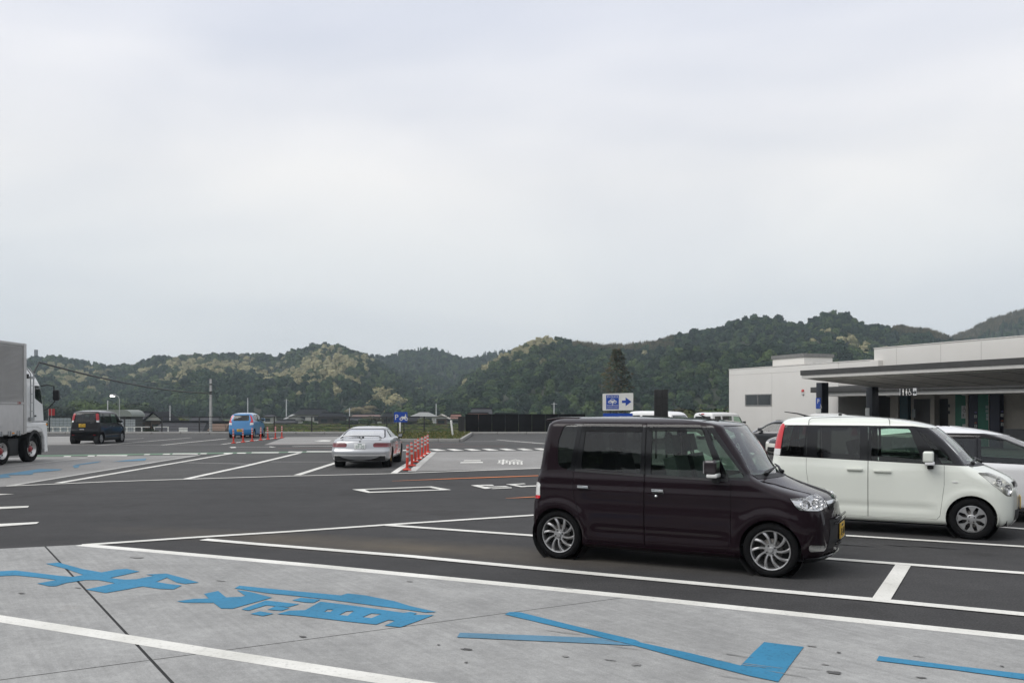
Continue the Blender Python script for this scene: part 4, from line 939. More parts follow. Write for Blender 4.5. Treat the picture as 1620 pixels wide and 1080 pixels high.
# blue lettering on the apron
def cr(x0, y0, s, pts): return [(x0 + a / s, y0 + b / s) for a, b in pts]
A3 = lambda p: cr(0, 860, 3.24, p); B3 = lambda p: cr(260, 900, 3.24, p); C3 = lambda p: cr(680, 900, 2.613, p); D3 = lambda p: cr(1200, 840, 3.857, p)
area('blue_lettering', A3([(-70, 152), (0, 145), (80, 141), (300, 168), (372, 174), (428, 164), (330, 130), (235, 106), (300, 100), (420, 133), (520, 151), (600, 136), (650, 133), (716, 146), (640, 163), (562, 180), (640, 188), (700, 186), (790, 168), (748, 162), (852, 157), (940, 180), (1020, 203), (950, 210), (905, 203), (855, 178), (800, 200), (860, 210), (932, 218), (890, 238), (820, 236), (730, 223), (640, 240), (540, 257), (440, 239), (520, 222), (590, 206), (500, 190), (440, 190), (340, 205), (285, 222), (250, 222), (190, 208), (290, 190), (200, 178), (80, 166), (0, 170), (-70, 176)]), BLUEP)
area('blue_lettering', B3([(65, 170), (150, 158), (228, 156), (203, 132), (276, 117), (316, 150), (395, 147), (415, 142), (372, 112), (440, 122), (552, 151), (440, 182), (350, 208), (290, 207), (252, 178), (100, 177)]), BLUEP)
area('blue_lettering', B3([(360, 103), (385, 90), (640, 115), (905, 140), (940, 130), (1030, 140), (1180, 170), (1260, 195), (1395, 225), (1340, 228), (1240, 213), (1060, 190), (880, 166), (700, 145), (540, 130), (400, 109)]), BLUEP)
area('blue_lettering', B3([(395, 212), (460, 188), (520, 166), (692, 185), (635, 200), (520, 191), (432, 218)]), BLUEP)
area('blue_lettering', B3([(528, 213), (572, 195), (642, 205), (600, 219)]), BLUEP); area('blue_lettering', B3([(440, 235), (490, 222), (562, 234), (505, 246)]), BLUEP); area('blue_lettering', B3([(655, 165), (700, 152), (800, 161), (765, 178), (720, 176)]), BLUEP)
area('blue_lettering', B3([(578, 236), (640, 219), (722, 216), (800, 172), (930, 188), (1060, 206), (1225, 230), (1262, 225), (1295, 232), (1275, 240), (1382, 241), (1300, 272), (1210, 304), (1128, 296), (1182, 272), (1150, 266), (1085, 290), (960, 277), (850, 264), (700, 246)]), BLUEP,
     holes=[B3([(895, 241), (932, 222), (972, 220), (940, 245)]), B3([(1015, 252), (1060, 233), (1112, 236), (1062, 257)]), B3([(818, 224), (838, 212), (868, 214), (850, 226)])])
area('blue_lettering', C3([(310, 192), (330, 182), (372, 183), (600, 240), (850, 298), (872, 309), (1080, 354), (1285, 405), (1335, 352), (1382, 307), (1460, 317), (1546, 327), (1495, 395), (1440, 472), (1320, 447), (1080, 385), (845, 321), (600, 260)]), BLUEP)
area('blue_lettering', C3([(112, 287), (125, 268), (450, 280), (715, 291), (800, 312), (845, 321.8), (600, 309), (350, 298)]), BLUEW)
area('blue_lettering', D3([(720, 798), (735, 770), (1180, 828), (1640, 882), (1640, 918), (1200, 856), (960, 828)]), BLUEP)
A6 = lambda p: cr(0, 680, 6.48, p)
for q in ([(-80, 470), (150, 440), (400, 402), (640, 405), (600, 417), (345, 440), (330, 460), (230, 462), (80, 466), (112, 488), (-80, 500)], [(745, 372), (780, 357), (900, 338), (1040, 320), (1000, 336), (820, 360), (800, 388), (765, 391)], [(1150, 328), (1300, 310), (1500, 292), (1488, 314), (1420, 319)]):
    area('blue_lettering', A6(q), BLUEW)
# tyre scuffs, oil spots and patches of dirt on the apron and bays
SCUFF = M('rubber_scuff', (.085, .084, .082), rough=.9, var=.3); SCUFF2 = M('faint_scuff', (.215, .212, .205), rough=.9, var=.15); DUST = M('tan_dust', (.088, .077, .062), rough=.95, var=.25, scale=1.5)
rs = random.Random(5)
def blotch(name, c, a, b, rot, mat, n=14):
    pts = []
    for i in range(n):
        t = 2 * math.pi * i / n; k = rs.uniform(.55, 1.15); x, y = a * k * math.cos(t), b * k * math.sin(t)
        pts.append((c.x + x * math.cos(rot) - y * math.sin(rot), c.y + x * math.sin(rot) + y * math.cos(rot)))
    ZS[0] += .00005; return sheet(name, pts, mat, ZS[0], marks)
for u, v, a, b, mt in ((738, 1029, .05, .022, SCUFF), (1007, 1053, .035, .05, SCUFF2), (1320, 1066, .06, .03, SCUFF), (1327, 1034, .02, .02, SCUFF), (1305, 1053, .03, .02, SCUFF2), (1457, 1074, .04, .015, SCUFF), (1585, 1056, .015, .015, SCUFF), (34, 940, .05, .02, SCUFF), (123, 931, .05, .02, SCUFF2),
        (350, 920, .10, .012, SCUFF2), (217, 883, .12, .05, SCUFF2), (894, 1040, .03, .02, SCUFF2), (966, 1046, .05, .012, SCUFF2), (648, 921, .04, .02, SCUFF2), (1285, 1024, .05, .02, SCUFF2), (900, 932, .06, .02, SCUFF2), (480, 1009, .04, .02, SCUFF), (737, 1050, .015, .015, SCUFF), (694, 1022, .015, .012, SCUFF), (1452, 1040, .04, .012, SCUFF2)):
    blotch('scuff', G(u, v), a, b, R(-28), mt)
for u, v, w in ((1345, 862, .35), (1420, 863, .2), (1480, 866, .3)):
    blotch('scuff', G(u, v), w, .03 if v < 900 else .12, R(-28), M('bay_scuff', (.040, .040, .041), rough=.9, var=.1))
for (u0, v0, w) in ((1250, 1062, .7), (1010, 1020, .5), (1140, 1040, .45), (900, 1000, .6), (1180, 1065, .5)):
    g = G(u0, v0)
    for k in range(3):
        q = g + Vector((rs.uniform(-.2, .2), rs.uniform(-.15, .15), 0)); blotch('scuff', q, w * .3 * rs.uniform(.5, 1), .006, R(-28 + rs.uniform(-4, 4)), SCUFF2)
# ------------------------------------------------------------------ kerbs, fences, posts, signs
KERBM = ground_mat('kerb_concrete', (.30, .295, .28), (.38, .37, .35), patch=.8, grain=30)
POSTR = M('post_red', (.50, .045, .025), rough=.45, var=.1); REFL = M('post_band', (.50, .44, .42), rough=.4, var=.05)
STEELD = M('dark_steel', (.018, .018, .018), rough=.5, var=.2); STEELW = M('white_steel', (.62, .62, .60), rough=.5); STEELG = M('grey_steel', (.33, .34, .34), rough=.5, var=.1)
SIGNB = M('sign_blue', (.008, .055, .33), rough=.35, var=.04); SIGNW = M('sign_white', (.68, .67, .63), rough=.4, var=.04); INKB = M('sign_ink', (.012, .012, .013), rough=.5)
kerb = empty('kerb', (0, 0, 0)); tag(kerb, kind='structure')
kb = MB().box((-.98, -.075, 0), (.98, .075, .15)).mesh('kerb_block', KERBM, bevel=.02)
for i in range(-20, 16):
    x = i * 2.0
    if -7.6 < x < -4.2 + 1.5: pass
    o = link('kerb_block', kb, kerb); o.location = (x, BACK, 0)
tag(sheet('verge', [(-94, BACK + .075), (94, BACK + .075), (94, BACK + 2.5), (-94, BACK + 2.5)], CONC_FAR, .10), kind='structure')
# planted island right of the coupe
isl = empty('traffic_island'); tag(isl, kind='structure')
ia, ib = G(560, 698.6), G(727, 698.6); fy = ia.y
n_ = int((ib.x - ia.x) / 1.1)
for i in range(n_):
    o = link('kerb_block', MB().box((-.54, -.07, 0), (.54, .07, .17)).mesh('kerb_block', KERBM, bevel=.02) if i == 0 else o.data, isl); o.location = (ia.x + (i + .5) * (ib.x - ia.x) / n_, fy, 0)
    o.scale = ((ib.x - ia.x) / n_ / 1.1, 1, 1)
m2 = o.data
for i in range(11):
    o = link('kerb_block', m2, isl); o.location = (ib.x + .07, fy + .62 + i * 1.1, 0); o.rotation_euler = (0, 0, R(90))
soil = sheet('soil', [(ia.x, fy + .07), (ib.x, fy + .07), (ib.x, BACK - .08), (ia.x, BACK - .08)], M('island_soil', (.075, .065, .03), rough=.95, alt=(.10, .10, .035), scale=1.2, detail=6), .13, isl)
tuft = MB(); r_ = random.Random(3)
for i in range(2600):
    x = r_.uniform(ia.x + .1, ib.x - .1); y = r_.uniform(fy + .15, BACK - .2); h = r_.uniform(.05, .17); a = r_.uniform(0, 6.3); w = r_.uniform(.02, .05); dx, dy = math.cos(a) * w, math.sin(a) * w
    tuft.add([(x - dx, y - dy, .13), (x + dx, y + dy, .13), (x + r_.uniform(-.06, .06), y + r_.uniform(-.06, .06), .13 + h)], [(0, 1, 2)], r_.random() < .5)
tag(tuft.build('island_grass', [M('grass_yellow', (.13, .12, .035), rough=.9, var=.3), M('grass_green', (.06, .085, .02), rough=.9, var=.3)], recalc=False), kind='stuff')

# dark steel rail fence along the far edge
fence = empty('rail_fence', (0, BACK + 1.3, .10)); tag(fence, 'low dark steel rail fence along the far kerb of the car park', 'fence')
pm = MB().box((-.04, -.03, 0), (.04, .03, 1.12)).mesh('post', STEELD, bevel=.006)
fx0, fx1 = -38.5, -3.55; k = 0; x = (434 - 810) / FPX * (BACK + 1.3)
while x > fx0: x -= 2.66
while x < fx1:
    o = link('post', pm, fence); o.location = (x, 0, 0); x += 2.66
for z in (.20, .40, .60, .80, 1.08):
    r = .022 if z > 1 else .011
    MB().box((fx0, -r, z - r), (fx1, r, z + r)).build('rail', STEELD, fence)
# dark panel wall with its capping
pw = empty('panel_wall', (0, BACK + 1.4, .10)); tag(pw, 'long dark louvred panel wall behind the plum van tail', 'wall')
WALLD = M('panel_charcoal', (.007, .007, .008), spec=.15, rough=.75, var=.25, scale=3)
wx0, wx1 = (736 - 810) / FPX * (BACK + 1.4), 5.2; n_ = 9; wp = None
for i in range(n_):
    a = wx0 + (wx1 - wx0) * i / n_; wdt = (wx1 - wx0) / n_
    if wp is None: wp = MB().box((.008, -.03, .0), (wdt - .008, .03, 1.24)).box((.03, -.045, .06), (wdt - .03, -.03, 1.2)).mesh('panel', WALLD, bevel=.006)
    o = link('panel', wp, pw); o.location = (a, 0, 0)
MB().box((wx0 - .03, -.07, 1.24), (wx1, .07, 1.275)).build('coping', WALLD, pw)
MB().box((wx0 - .5, -.05, 0), (wx0 - .02, .05, 1.10)).build('end_panel', M('panel_mesh', (.03, .03, .03), rough=.6), pw)

# red flexible posts
def red_post():
    e = empty('delineator_post'); H = .715
    MB().lathe([(.001, .0), (.125, .0), (.125, .025), (.085, .045), (.045, .06)], n=16).build('base', POSTR, e)
    MB().lathe([(.04, .05), (.04, H - .02), (.034, H), (.001, H + .004)], n=14).build('post', POSTR, e)
    for z in (.36, .50, .62): MB().lathe([(.0415, z), (.0425, z + .004), (.0425, z + .06), (.0415, z + .064)], n=14).build('reflective_band', REFL, e)
    return e
post0 = red_post(); first = True
near = [(644, 744), (652, 737.5), (657.2, 731.5), (662.3, 727), (667.4, 723), (672.5, 719.5), (677, 716)]; far_ = [(369.6, 701.3), (384.7, 699.7), (398.7, 698), (412.4, 696.4), (424, 695.2), (435.6, 694), (445.8, 692.9)]
names = ['nearest red post of the row beside the silver coupe', 'second', 'third', 'fourth', 'fifth', 'sixth', 'last']
for row, where in ((near, 'row running away beside the silver coupe'), (far_, 'row in front of the blue hatchback')):
    for i, (u, v) in enumerate(row):
        o = post0 if first else copy_tree(post0); first = False
        o.location = G(u, v) + Vector((0, 0, .012))
        o.rotation_euler = (R(random.uniform(-2, 2)), R(random.uniform(-2, 2)), random.uniform(0, 6))
        tag(o, ('nearest' if i == 0 and row is near else 'leftmost' if i == 0 else ('farthest' if row is near else 'rightmost') if i == 6 else ('second', 'third', 'fourth', 'fifth', 'sixth')[i - 1]) + (' flexible red post of the ' if i in (0, 6) else ' red post from the ' + ('near end' if row is near else 'left') + ' in the ') + where, 'bollard', 'red posts ' + ('beside the coupe' if row is near else 'before the blue car'))
for i, (x, y) in enumerate(((6.2, 20.2), (7.1, 22.4))):       # seen through the plum van's windows
    o = copy_tree(post0); o.location = (x, y, .012); tag(o, ('nearer' if i == 0 else 'farther') + ' red post seen only through the plum van window', 'bollard', 'red posts beyond the plum van')

# motorcycle parking sign
sg = empty('parking_sign', G(634, 690.5) + Vector((0, 0, .13))); tag(sg, 'blue motorcycle parking sign on two dark posts on the grass island', 'sign')
kx = sg.location.y / FPX
top = HC - (651.5 - YH) * kx - .13; bot = HC - (667.5 - YH) * kx - .13; hw = 10.6 * kx
for x in (-5.2 * kx, 5.0 * kx): MB().box((x - .03, .0, -.1), (x + .03, .05, top - .05)).build('post', STEELD, sg, bevel=.006)
MB().prism([(x, -.02, z) for x, z in rpoly([(-hw, bot), (hw, bot), (hw, top), (-hw, top)], .04)], (0, .02, 0)).build('sign_panel', SIGNB, sg)
zc = (top + bot) / 2
text_mesh('P', .46, SIGNW, 'lettering', sg, Matrix.Translation((-hw * .62, -.024, zc - .02)) @ FACE_Y)
def disc(mb, cx, cz, r, r2, y, n=18):
    mb.add([(cx + q * math.cos(t), y, cz + q * math.sin(t)) for q in (r, r2) for t in np.linspace(0, 2 * math.pi, n, endpoint=False)], [(i, (i + 1) % n, n + (i + 1) % n, n + i) for i in range(n)])
mb = MB(); disc(mb, .03, zc - .12, .10, .055, -.023); disc(mb, .35, zc - .12, .10, .055, -.023)
mb.prism([(x, -.025, zc + z) for x, z in ((.0, .0), (.08, .05), (.20, .03), (.27, .07), (.30, .16), (.26, .17), (.28, .20), (.34, .16), (.33, .06), (.38, -.02), (.30, .0), (.26, -.12), (.12, -.12), (.10, -.03))], (0, .003, 0))
mb.build('motorcycle_symbol', SIGNW, sg, recalc=False)
# two thin white marker posts
for u, v0, v1, lean, lab in ((633, 667.5, 685.5, 0, 'upright white marker post just behind the motorcycle parking sign'), (716.5, 666, 691.5, R(-7), 'leaning thin white marker post at the right end of the grass island')):
    g = G(u, v1 + .8); h = (v1 - v0) * g.y / FPX
    o = MB().lathe([(.055, -.1), (.055, h - .02), (.045, h), (.001, h + .005)], n=12).build('marker_post', STEELW); o.location = (g.x, g.y, .1); o.rotation_euler = (0, lean, 0); tag(o, lab, 'post')

# charging-point sign, drawn where it stands beyond the van
dE = 33.0
ev = empty('charging_sign', ((977.5 - 810) / FPX * dE, dE, 0)); tag(ev, 'white EV quick charging sign with blue car symbol and arrow above the van roof', 'sign')
k_ = dE / FPX; Z = lambda v: HC - (v - YH) * k_; Xe = lambda u: (u - 977.5) * k_
for u in (965.5, 989): MB().box((Xe(u) - .03, .012, 0), (Xe(u) + .03, .06, Z(624))).build('post', STEELD, ev, bevel=.006)
MB().prism([(x, -.018, z) for x, z in rpoly([(Xe(953.3), Z(649.2)), (Xe(1001.7), Z(648.6)), (Xe(1001.7), Z(621.3)), (Xe(953.3), Z(622.5))], .035)], (0, .018, 0)).build('sign_panel', SIGNW, ev)
MB().prism([(x, -.018, z) for x, z in rpoly([(Xe(954), Z(668)), (Xe(1001), Z(668)), (Xe(1001), Z(653.5)), (Xe(954), Z(653.5))], .03)], (0, .018, 0)).build('lower_panel', SIGNB, ev)
bp_ = MB().box((Xe(958.8), -.022, Z(647.2)), (Xe(978.9), -.0185, Z(624.6))).build('symbol_panel', SIGNB, ev)
text_mesh('EV', .105, SIGNW, 'lettering', ev, Matrix.Translation((Xe(962.6), -.024, Z(627.6))) @ FACE_Y, sx=.92); text_mesh('QUICK', .105, SIGNW, 'lettering', ev, Matrix.Translation((Xe(971.8), -.024, Z(627.6))) @ FACE_Y, sx=.90)
text_mesh('CHARGING', .052, SIGNW, 'lettering', ev, Matrix.Translation((Xe(965.4), -.024, Z(643.6))) @ FACE_Y, sx=.95); text_mesh('POINT', .052, SIGNW, 'lettering', ev, Matrix.Translation((Xe(974.6), -.024, Z(643.6))) @ FACE_Y, sx=.95)
mb = MB(); c = lambda u, v: (Xe(u), -.025, Z(v))
mb.prism([c(962.2, 637.8), (Xe(961.9), -.025, Z(635.8)), c(963, 633.8), c(965.3, 633), c(966.4, 631.2), c(971.5, 631.2), c(972.8, 633), c(975, 633.8), c(975.8, 635.8), c(975.4, 637.8)], (0, .003, 0))
mb.box((Xe(968.5), -.025, Z(641.5)), (Xe(969.4), -.022, Z(638))).box((Xe(959.6), -.025, Z(641.3)), (Xe(978.2), -.022, Z(640.7))).box((Xe(959.6), -.025, Z(646.4)), (Xe(978.2), -.022, Z(645.9))); mb.build('car_symbol', SIGNW, ev)
mb = MB(); disc(mb, Xe(965), Z(637.2), .055, .028, -.027); disc(mb, Xe(973), Z(637.2), .055, .028, -.027); mb.box((Xe(966.8), -.028, Z(633.6)), (Xe(971.2), -.0255, Z(632))).build('car_symbol_lines', SIGNB, ev, recalc=False)
MB().prism([(Xe(u), -.022, Z(v)) for u, v in ((983.8, 637.2), (983.8, 633.2), (989.6, 633.2), (989.6, 628.2), (998.8, 635.2), (989.6, 642), (989.6, 637.2))], (0, .003, 0)).build('arrow', M('arrow_blue', (.010, .05, .30), rough=.4), ev)
# back of a dark board
bd = empty('dark_board', ((1046 - 810) / FPX * 31, 31, 0)); tag(bd, 'dark back of a tall narrow board on posts rising behind the van', 'board'); k_ = 31 / FPX; Zb = lambda v: HC - (v - YH) * k_
MB().box((-11 * k_, 0, Zb(672)), (11 * k_, .05, Zb(616))).build('panel', M('board_back', (.014, .014, .013), rough=.6, var=.2), bd, bevel=.01)
for x in (-10, 0, 9.4): MB().box((x * k_, -.025, Zb(672)), (x * k_ + .02, -.001, Zb(617))).build('upright_rib', STEELD, bd)
for v in (628, 641, 654): MB().box((-10.6 * k_, -.02, Zb(v)), (10.6 * k_, -.001, Zb(v) + .025)).build('cross_rib', STEELD, bd)
for x in (-.18, .18): MB().box((x - .03, -.02, 0), (x + .03, .03, Zb(672))).build('post', STEELD, bd)

# ------------------------------------------------------------------ the lorry on the left edge
TX, TY = -15.35, 27.2      # right flank of the body and its rear wheel line
tr = empty('truck', (-17.05, 30.1, 0)); tag(tr, 'white box truck with corrugated cargo body cut off by the left photo edge', 'truck')
BOXM = M('cargo_aluminium', (.50, .49, .48), rough=.5, metal=.25, var=.07, scale=1.2); BOXD = M('cargo_grey', (.50, .49, .48), rough=.55, var=.06); CABW = M('cab_white', (.85, .85, .84), rough=.25, coat=.6, var=.02); TRIMD = M('truck_black', (.012, .012, .013), rough=.6)
MB().box((-1.22, -10.4, .92), (1.22, -1.34, 3.86)).build('cargo_box', BOXM, tr, bevel=.03)
rb = MB()
for i in range(46): z = 1.99 + i * .0385; rb.box((1.221, -10.3, z), (1.248, -1.44, z + .018))
tag(rb.build('side_ribs', BOXM, tr), kind='stuff')
MB().box((1.22, -1.46, .95), (1.262, -1.31, 3.87)).box((1.22, -10.4, 3.78), (1.255, -1.46, 3.87)).build('box_edge', BOXM, tr, bevel=.01)
MB().box((1.221, -10.4, .95), (1.25, -1.48, 1.90)).build('side_gate', BOXD, tr, bevel=.01)
MB().box((1.221, -10.4, 1.905), (1.265, -1.44, 1.975)).build('gate_hinge_rail', BOXM, tr)
for y in (-1.84, -2.34, -2.84, -3.84, -4.84):
    for d in (0, .12): MB().box((1.25, y - .03 + d, .90), (1.285, y + .03 + d, 1.06)).build('gate_latch', STEELG, tr, bevel=.01)
for y in (-2.1, -4.2, -6.3): MB().box((1.26, y - .05, .97), (1.285, y + .05, 1.01)).build('marker_lamp', AMBER, tr)
MB().box((1.20, -1.40, 1.0), (1.24, -1.29, 3.1)).build('box_post', TRIMD, tr)
text_mesh('2784', .11, M('red_ink', (.35, .05, .04)), 'lettering', tr, Matrix.Translation((1.268, -1.76, 1.94)) @ Matrix.Rotation(R(90), 4, 'Z') @ FACE_Y)
MB().box((-.45, -10, .55), (.45, -.3, .9)).box((-1.0, -4.4, .45), (1.0, -2.1, .75)).build('chassis', TRIMD, tr)
# cab, lofted from slices
CAB = dict(L=2.0, zs=[(.98, 1.35, 4), (1.35, 2.65, 12), (2.65, 3.25, 8), (3.25, 3.33, 6)], ns=24, nc=5, ne=5,
    xr=[(.9, 0), (3.1, 0), (3.3, .02), (3.46, .12)], xf=[(.9, 1.86), (1.3, 1.88), (1.7, 1.84), (2.5, 1.60), (2.72, 1.45), (2.95, 1.22), (3.2, .85), (3.36, .55), (3.46, .3)],
    W=[(.9, 1.20), (2.4, 1.19), (2.75, 1.12), (3.1, 1.0), (3.35, .92), (3.46, .8)], bf=[(.9, .22), (3.46, .2)], br=[(.9, 0), (3.46, 0)], rf=[(.9, .22), (2.6, .2), (3.46, .3)], rfx=[(.9, .22), (2.6, .22), (3.46, .3)], rr=[(.9, .05), (3.46, .06)], rrx=[(.9, .05), (3.46, .06)])
cs = Shell(CAB); cabr = empty('cab', (0, -1.27, 0), R(90), tr); cabr.scale = (.72, 1, 1)
b = cs.bm(); win = rpoly([(.80, 2.53), (.80, 2.10), (1.46, 1.90), (1.55, 1.93), (1.44, 2.52)], .06); door = [(.62, 2.62), (.62, 1.05), (1.66, 1.05), (1.66, 1.7), (1.52, 2.60)]
for q, phi in both(door): bmesh.ops.delete(b, geom=cut(b, q, phi), context='FACES')
wsq = [(-1.05, 1.75), (1.05, 1.75), (1.0, 2.55), (-1.0, 2.55)]; bmesh.ops.delete(b, geom=cut(b, wsq, 0), context='FACES'); skin(cs, b, 'cab_shell', [CABW], cabr)
for q, phi in both(door):
    w_ = win if phi < 0 else mir(win)
    b = cs.bm([(q, phi)]); keep_only(b, cut(b, shrink(q, .006), phi)); bmesh.ops.delete(b, geom=cut(b, w_, phi), context='FACES'); dr = skin(cs, b, 'cab_door', [CABW], cabr)
    b = cs.bm([(w_, phi)]); keep_only(b, cut(b, shrink(w_, -.02), phi)); skin(cs, b, 'door_window', [DARKGL], cabr, offset=-.012, rim=0)
b = cs.bm([(wsq, 0)]); keep_only(b, cut(b, shrink(wsq, -.01), 0)); skin(cs, b, 'windscreen', [GREENGL], cabr, offset=-.01, rim=0)
MB().box((.05, -1.12, 1.0), (.5, 1.12, 2.9)).box((.5, -1.1, 1.0), (1.7, 1.1, 1.3)).box((.55, -.85, 1.3), (.9, -.35, 2.1)).build('cab_interior', CLOTH, cabr)
MB().box((.70, -1.225, 1.50), (.86, -1.19, 1.545)).build('door_handle', TRIMD, cabr, bevel=.01)
MB().box((.52, -1.21, 1.30), (1.88, -1.16, 1.36)).build('door_step_line', M('cab_strip_grey', (.45, .45, .45)), cabr)  # raised grey strip along the cab side
# front wing, bumper, mudguard
MB().prism([(.06, -1.22, 1.30), (1.74, -1.22, 1.30), (1.86, -1.22, 1.1), (1.88, -1.22, .30), (1.62, -1.22, .28), (1.58, -1.22, .78), (1.35, -1.22, 1.06), (1.0, -1.22, 1.14), (.06, -1.22, 1.14)], (0, .30, 0)).prism([(1.60, -.92, .98), (1.88, -.92, .98), (1.88, -.92, .34), (1.60, -.92, .34)], (0, 2.0, 0)).build('front_bumper', CABW, cabr, bevel=.04, seg=3)
MB().prism([(math.cos(t) * r + .72, -1.235, math.sin(t) * r * 1.02 + .44) for r, ts in ((.60, np.linspace(-.1, 3.05, 18)), (.50, np.linspace(3.05, -.1, 18))) for t in ts], (0, .5, 0)).build('mudguard', TRIMD, cabr)
MB().box((1.30, -1.2, .22), (1.36, -.75, .85)).build('mud_flap', TRIMD, cabr)
MB().box((1.60, -1.215, .30), (1.90, -1.0, .42)).box((1.60, -1.215, .50), (1.88, -1.05, .56)).build('step_bar', M('cab_white_trim', (.60, .60, .60)), cabr, bevel=.02)
MB().box((1.70, -1.24, 1.20), (1.80, -1.215, 1.26)).build('side_lamp', AMBER, cabr, bevel=.01)
# roof ladder
lad = empty('ladder', (0, 0, 0), 0, cabr)
for x in (.22, .48): MB().tube([(x, -1.28, 1.38), (x, -1.28, 2.90), (x, -1.14, 3.10)], .02, n=6).build('rail', STEELG, lad)
for z in (1.40, 1.68, 1.96, 2.24, 2.52, 2.76): MB().tube([(.22, -1.28, z), (.48, -1.28, z)], .016, n=6).build('rung', STEELG, lad)
MB().box((.20, -1.30, 2.74), (.52, -1.22, 2.82)).box((.20, -1.30, 1.36), (.50, -1.22, 1.48)).build('ladder_step', STEELG, lad)
# mirrors on an arm
mr = empty('mirror_arm', (0, 0, 0), 0, cabr)
MB().tube([(1.46, -1.14, 2.52), (1.52, -1.35, 2.56), (1.62, -1.52, 2.52), (1.64, -1.54, 2.0), (1.60, -1.30, 1.74), (1.62, -1.16, 1.70)], .022, n=6).build('tube', TRIMD, mr)
MB().box((1.60, -1.68, 2.04), (1.76, -1.48, 2.40)).build('mirror_housing', TRIMD, mr, bevel=.05, seg=3); MB().box((1.585, -1.66, 2.07), (1.60, -1.50, 2.37)).build('mirror_glass', GLOSSB, mr)
RIMT = M('truck_rim', (.62, .62, .61), rough=.3, metal=.6, var=.06); HUBR = M('hub_red', (.26, .025, .03), rough=.35)
def truck_wheel(y):
    e = empty('wheel', (0, y, 0), 0, tr); r = .435
    MB().lathe([(.25, -.12), (r - .05, -.13), (r - .01, -.10), (r, -.05), (r, .08), (r - .02, .12), (r - .06, .13), (.25, .12)], 'x', c=(1.06, 0, r), n=40, close=True).build('tyre', RUBBER, e, angle=45)
    MB().lathe([(.26, .12), (.25, .135), (.235, .10), (.20, .04), (.13, .035), (.12, .02), (.001, .02)], 'x', c=(1.06, 0, r), n=40).build('rim', RIMT, e, angle=45)
    for k in range(8):
        a = k * math.pi / 4; MB().lathe([(.03, .052), (.001, .053)], 'x', c=(1.06, math.cos(a) * .185, r + math.sin(a) * .185), n=10).build('rim_hole', TRIMD, e)
    MB().lathe([(.115, .03), (.11, .07), (.07, .11), (.001, .115)], 'x', c=(1.06, 0, r), n=20).build('hub', HUBR, e)
    MB().lathe([(.25, -.12), (r - .05, -.13), (r, -.05), (r, .08), (r - .06, .13), (.25, .12)], 'x', c=(-1.06, 0, r), n=24, close=True).build('tyre', RUBBER, e, angle=45)
for y in (-.86, -2.55, -7.6, -8.8): truck_wheel(y)
MB().box((.70, -2.0, .25), (1.05, -1.40, .80)).build('side_tank', TRIMD, tr, bevel=.03)
# ------------------------------------------------------------------ the rest-area building on the right
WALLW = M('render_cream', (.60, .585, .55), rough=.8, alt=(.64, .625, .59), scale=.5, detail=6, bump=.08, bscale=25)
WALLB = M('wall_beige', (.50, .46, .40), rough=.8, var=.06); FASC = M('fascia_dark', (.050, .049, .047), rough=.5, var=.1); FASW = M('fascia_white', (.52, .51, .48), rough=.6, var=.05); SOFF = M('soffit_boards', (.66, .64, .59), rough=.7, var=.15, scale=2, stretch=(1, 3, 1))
COLD = M('column_navy', (.008, .010, .018), rough=.4, var=.15); GRN = M('panel_green', (.008, .16, .095), rough=.45, var=.08); TEAL = M('panel_teal', (.010, .06, .075), rough=.45); NAVY = M('panel_navy', (.008, .010, .035), rough=.45); BROWN = M('door_brown', (.035, .028, .024), rough=.5, var=.2); GLS = M('shop_glass', (.012, .016, .016), rough=.08, coat=.5)
ALU = M('window_alu', (.28, .28, .27), rough=.4, metal=.4); CAPM = M('roof_cap_grey', (.16, .16, .155), rough=.6)
EX = Vector((.371, -.9286)).normalized(); EN = Vector((EX.y, -EX.x))      # along the front, and outwards from it
B0 = Vector(((1153 - 810) / FPX * 56, 56)); brz = math.atan2(EX.y, EX.x)
bld = empty('rest_area_building', (B0.x, B0.y, 0), brz); tag(bld, 'cream flat-roofed rest area building with long low wall, deep eaves and toilets', 'building')
# in the building's own axes: x along the front, y = -distance out from the front
def bl(u, v, o=0.0):
    k = (u - 810) / FPX; bx, by = B0.x + EN.x * o, B0.y + EN.y * o; r = EX.x / EX.y
    d = (bx - r * by) / (k - r); s_ = (d - by) / EX.y
    return s_, HC - (v - YH) * d / FPX
OS = 1 if EN.dot(-B0) > 0 else -1
assert OS > 0
def bx(lo, hi, m=0, mb=None):          # lo/hi = (s, out, z) with out positive towards the car park
    return (mb or MB()).box((lo[0], -hi[1], lo[2]), (hi[0], -lo[1], hi[2]), m)
zlow = bl(1153, 585)[1]; stall, ztall = bl(1375, 551.5)
sE = bl(1326, 640)[0]
part = lambda name, lo, hi, m, bev=0.0, par=bld: bx(lo, hi).build(name, m, par, bevel=bev)
part('wall', (0, -9, -.2), (sE, 0, zlow), WALLW, .05)
part('wall', (sE, -9, 2.95), (stall + .6, -.004, zlow - .003), WALLW, .04)
part('wall', (stall, -9, 2.95), (40, -.30, ztall), WALLW, .06)
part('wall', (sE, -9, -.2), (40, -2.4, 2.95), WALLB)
part('soffit', (sE, -2.4, 2.93), (40, -.31, 2.946), SOFF)
for (a, b, z0, z1, o) in ((0, 1, 0, 0, 0),):
    pass
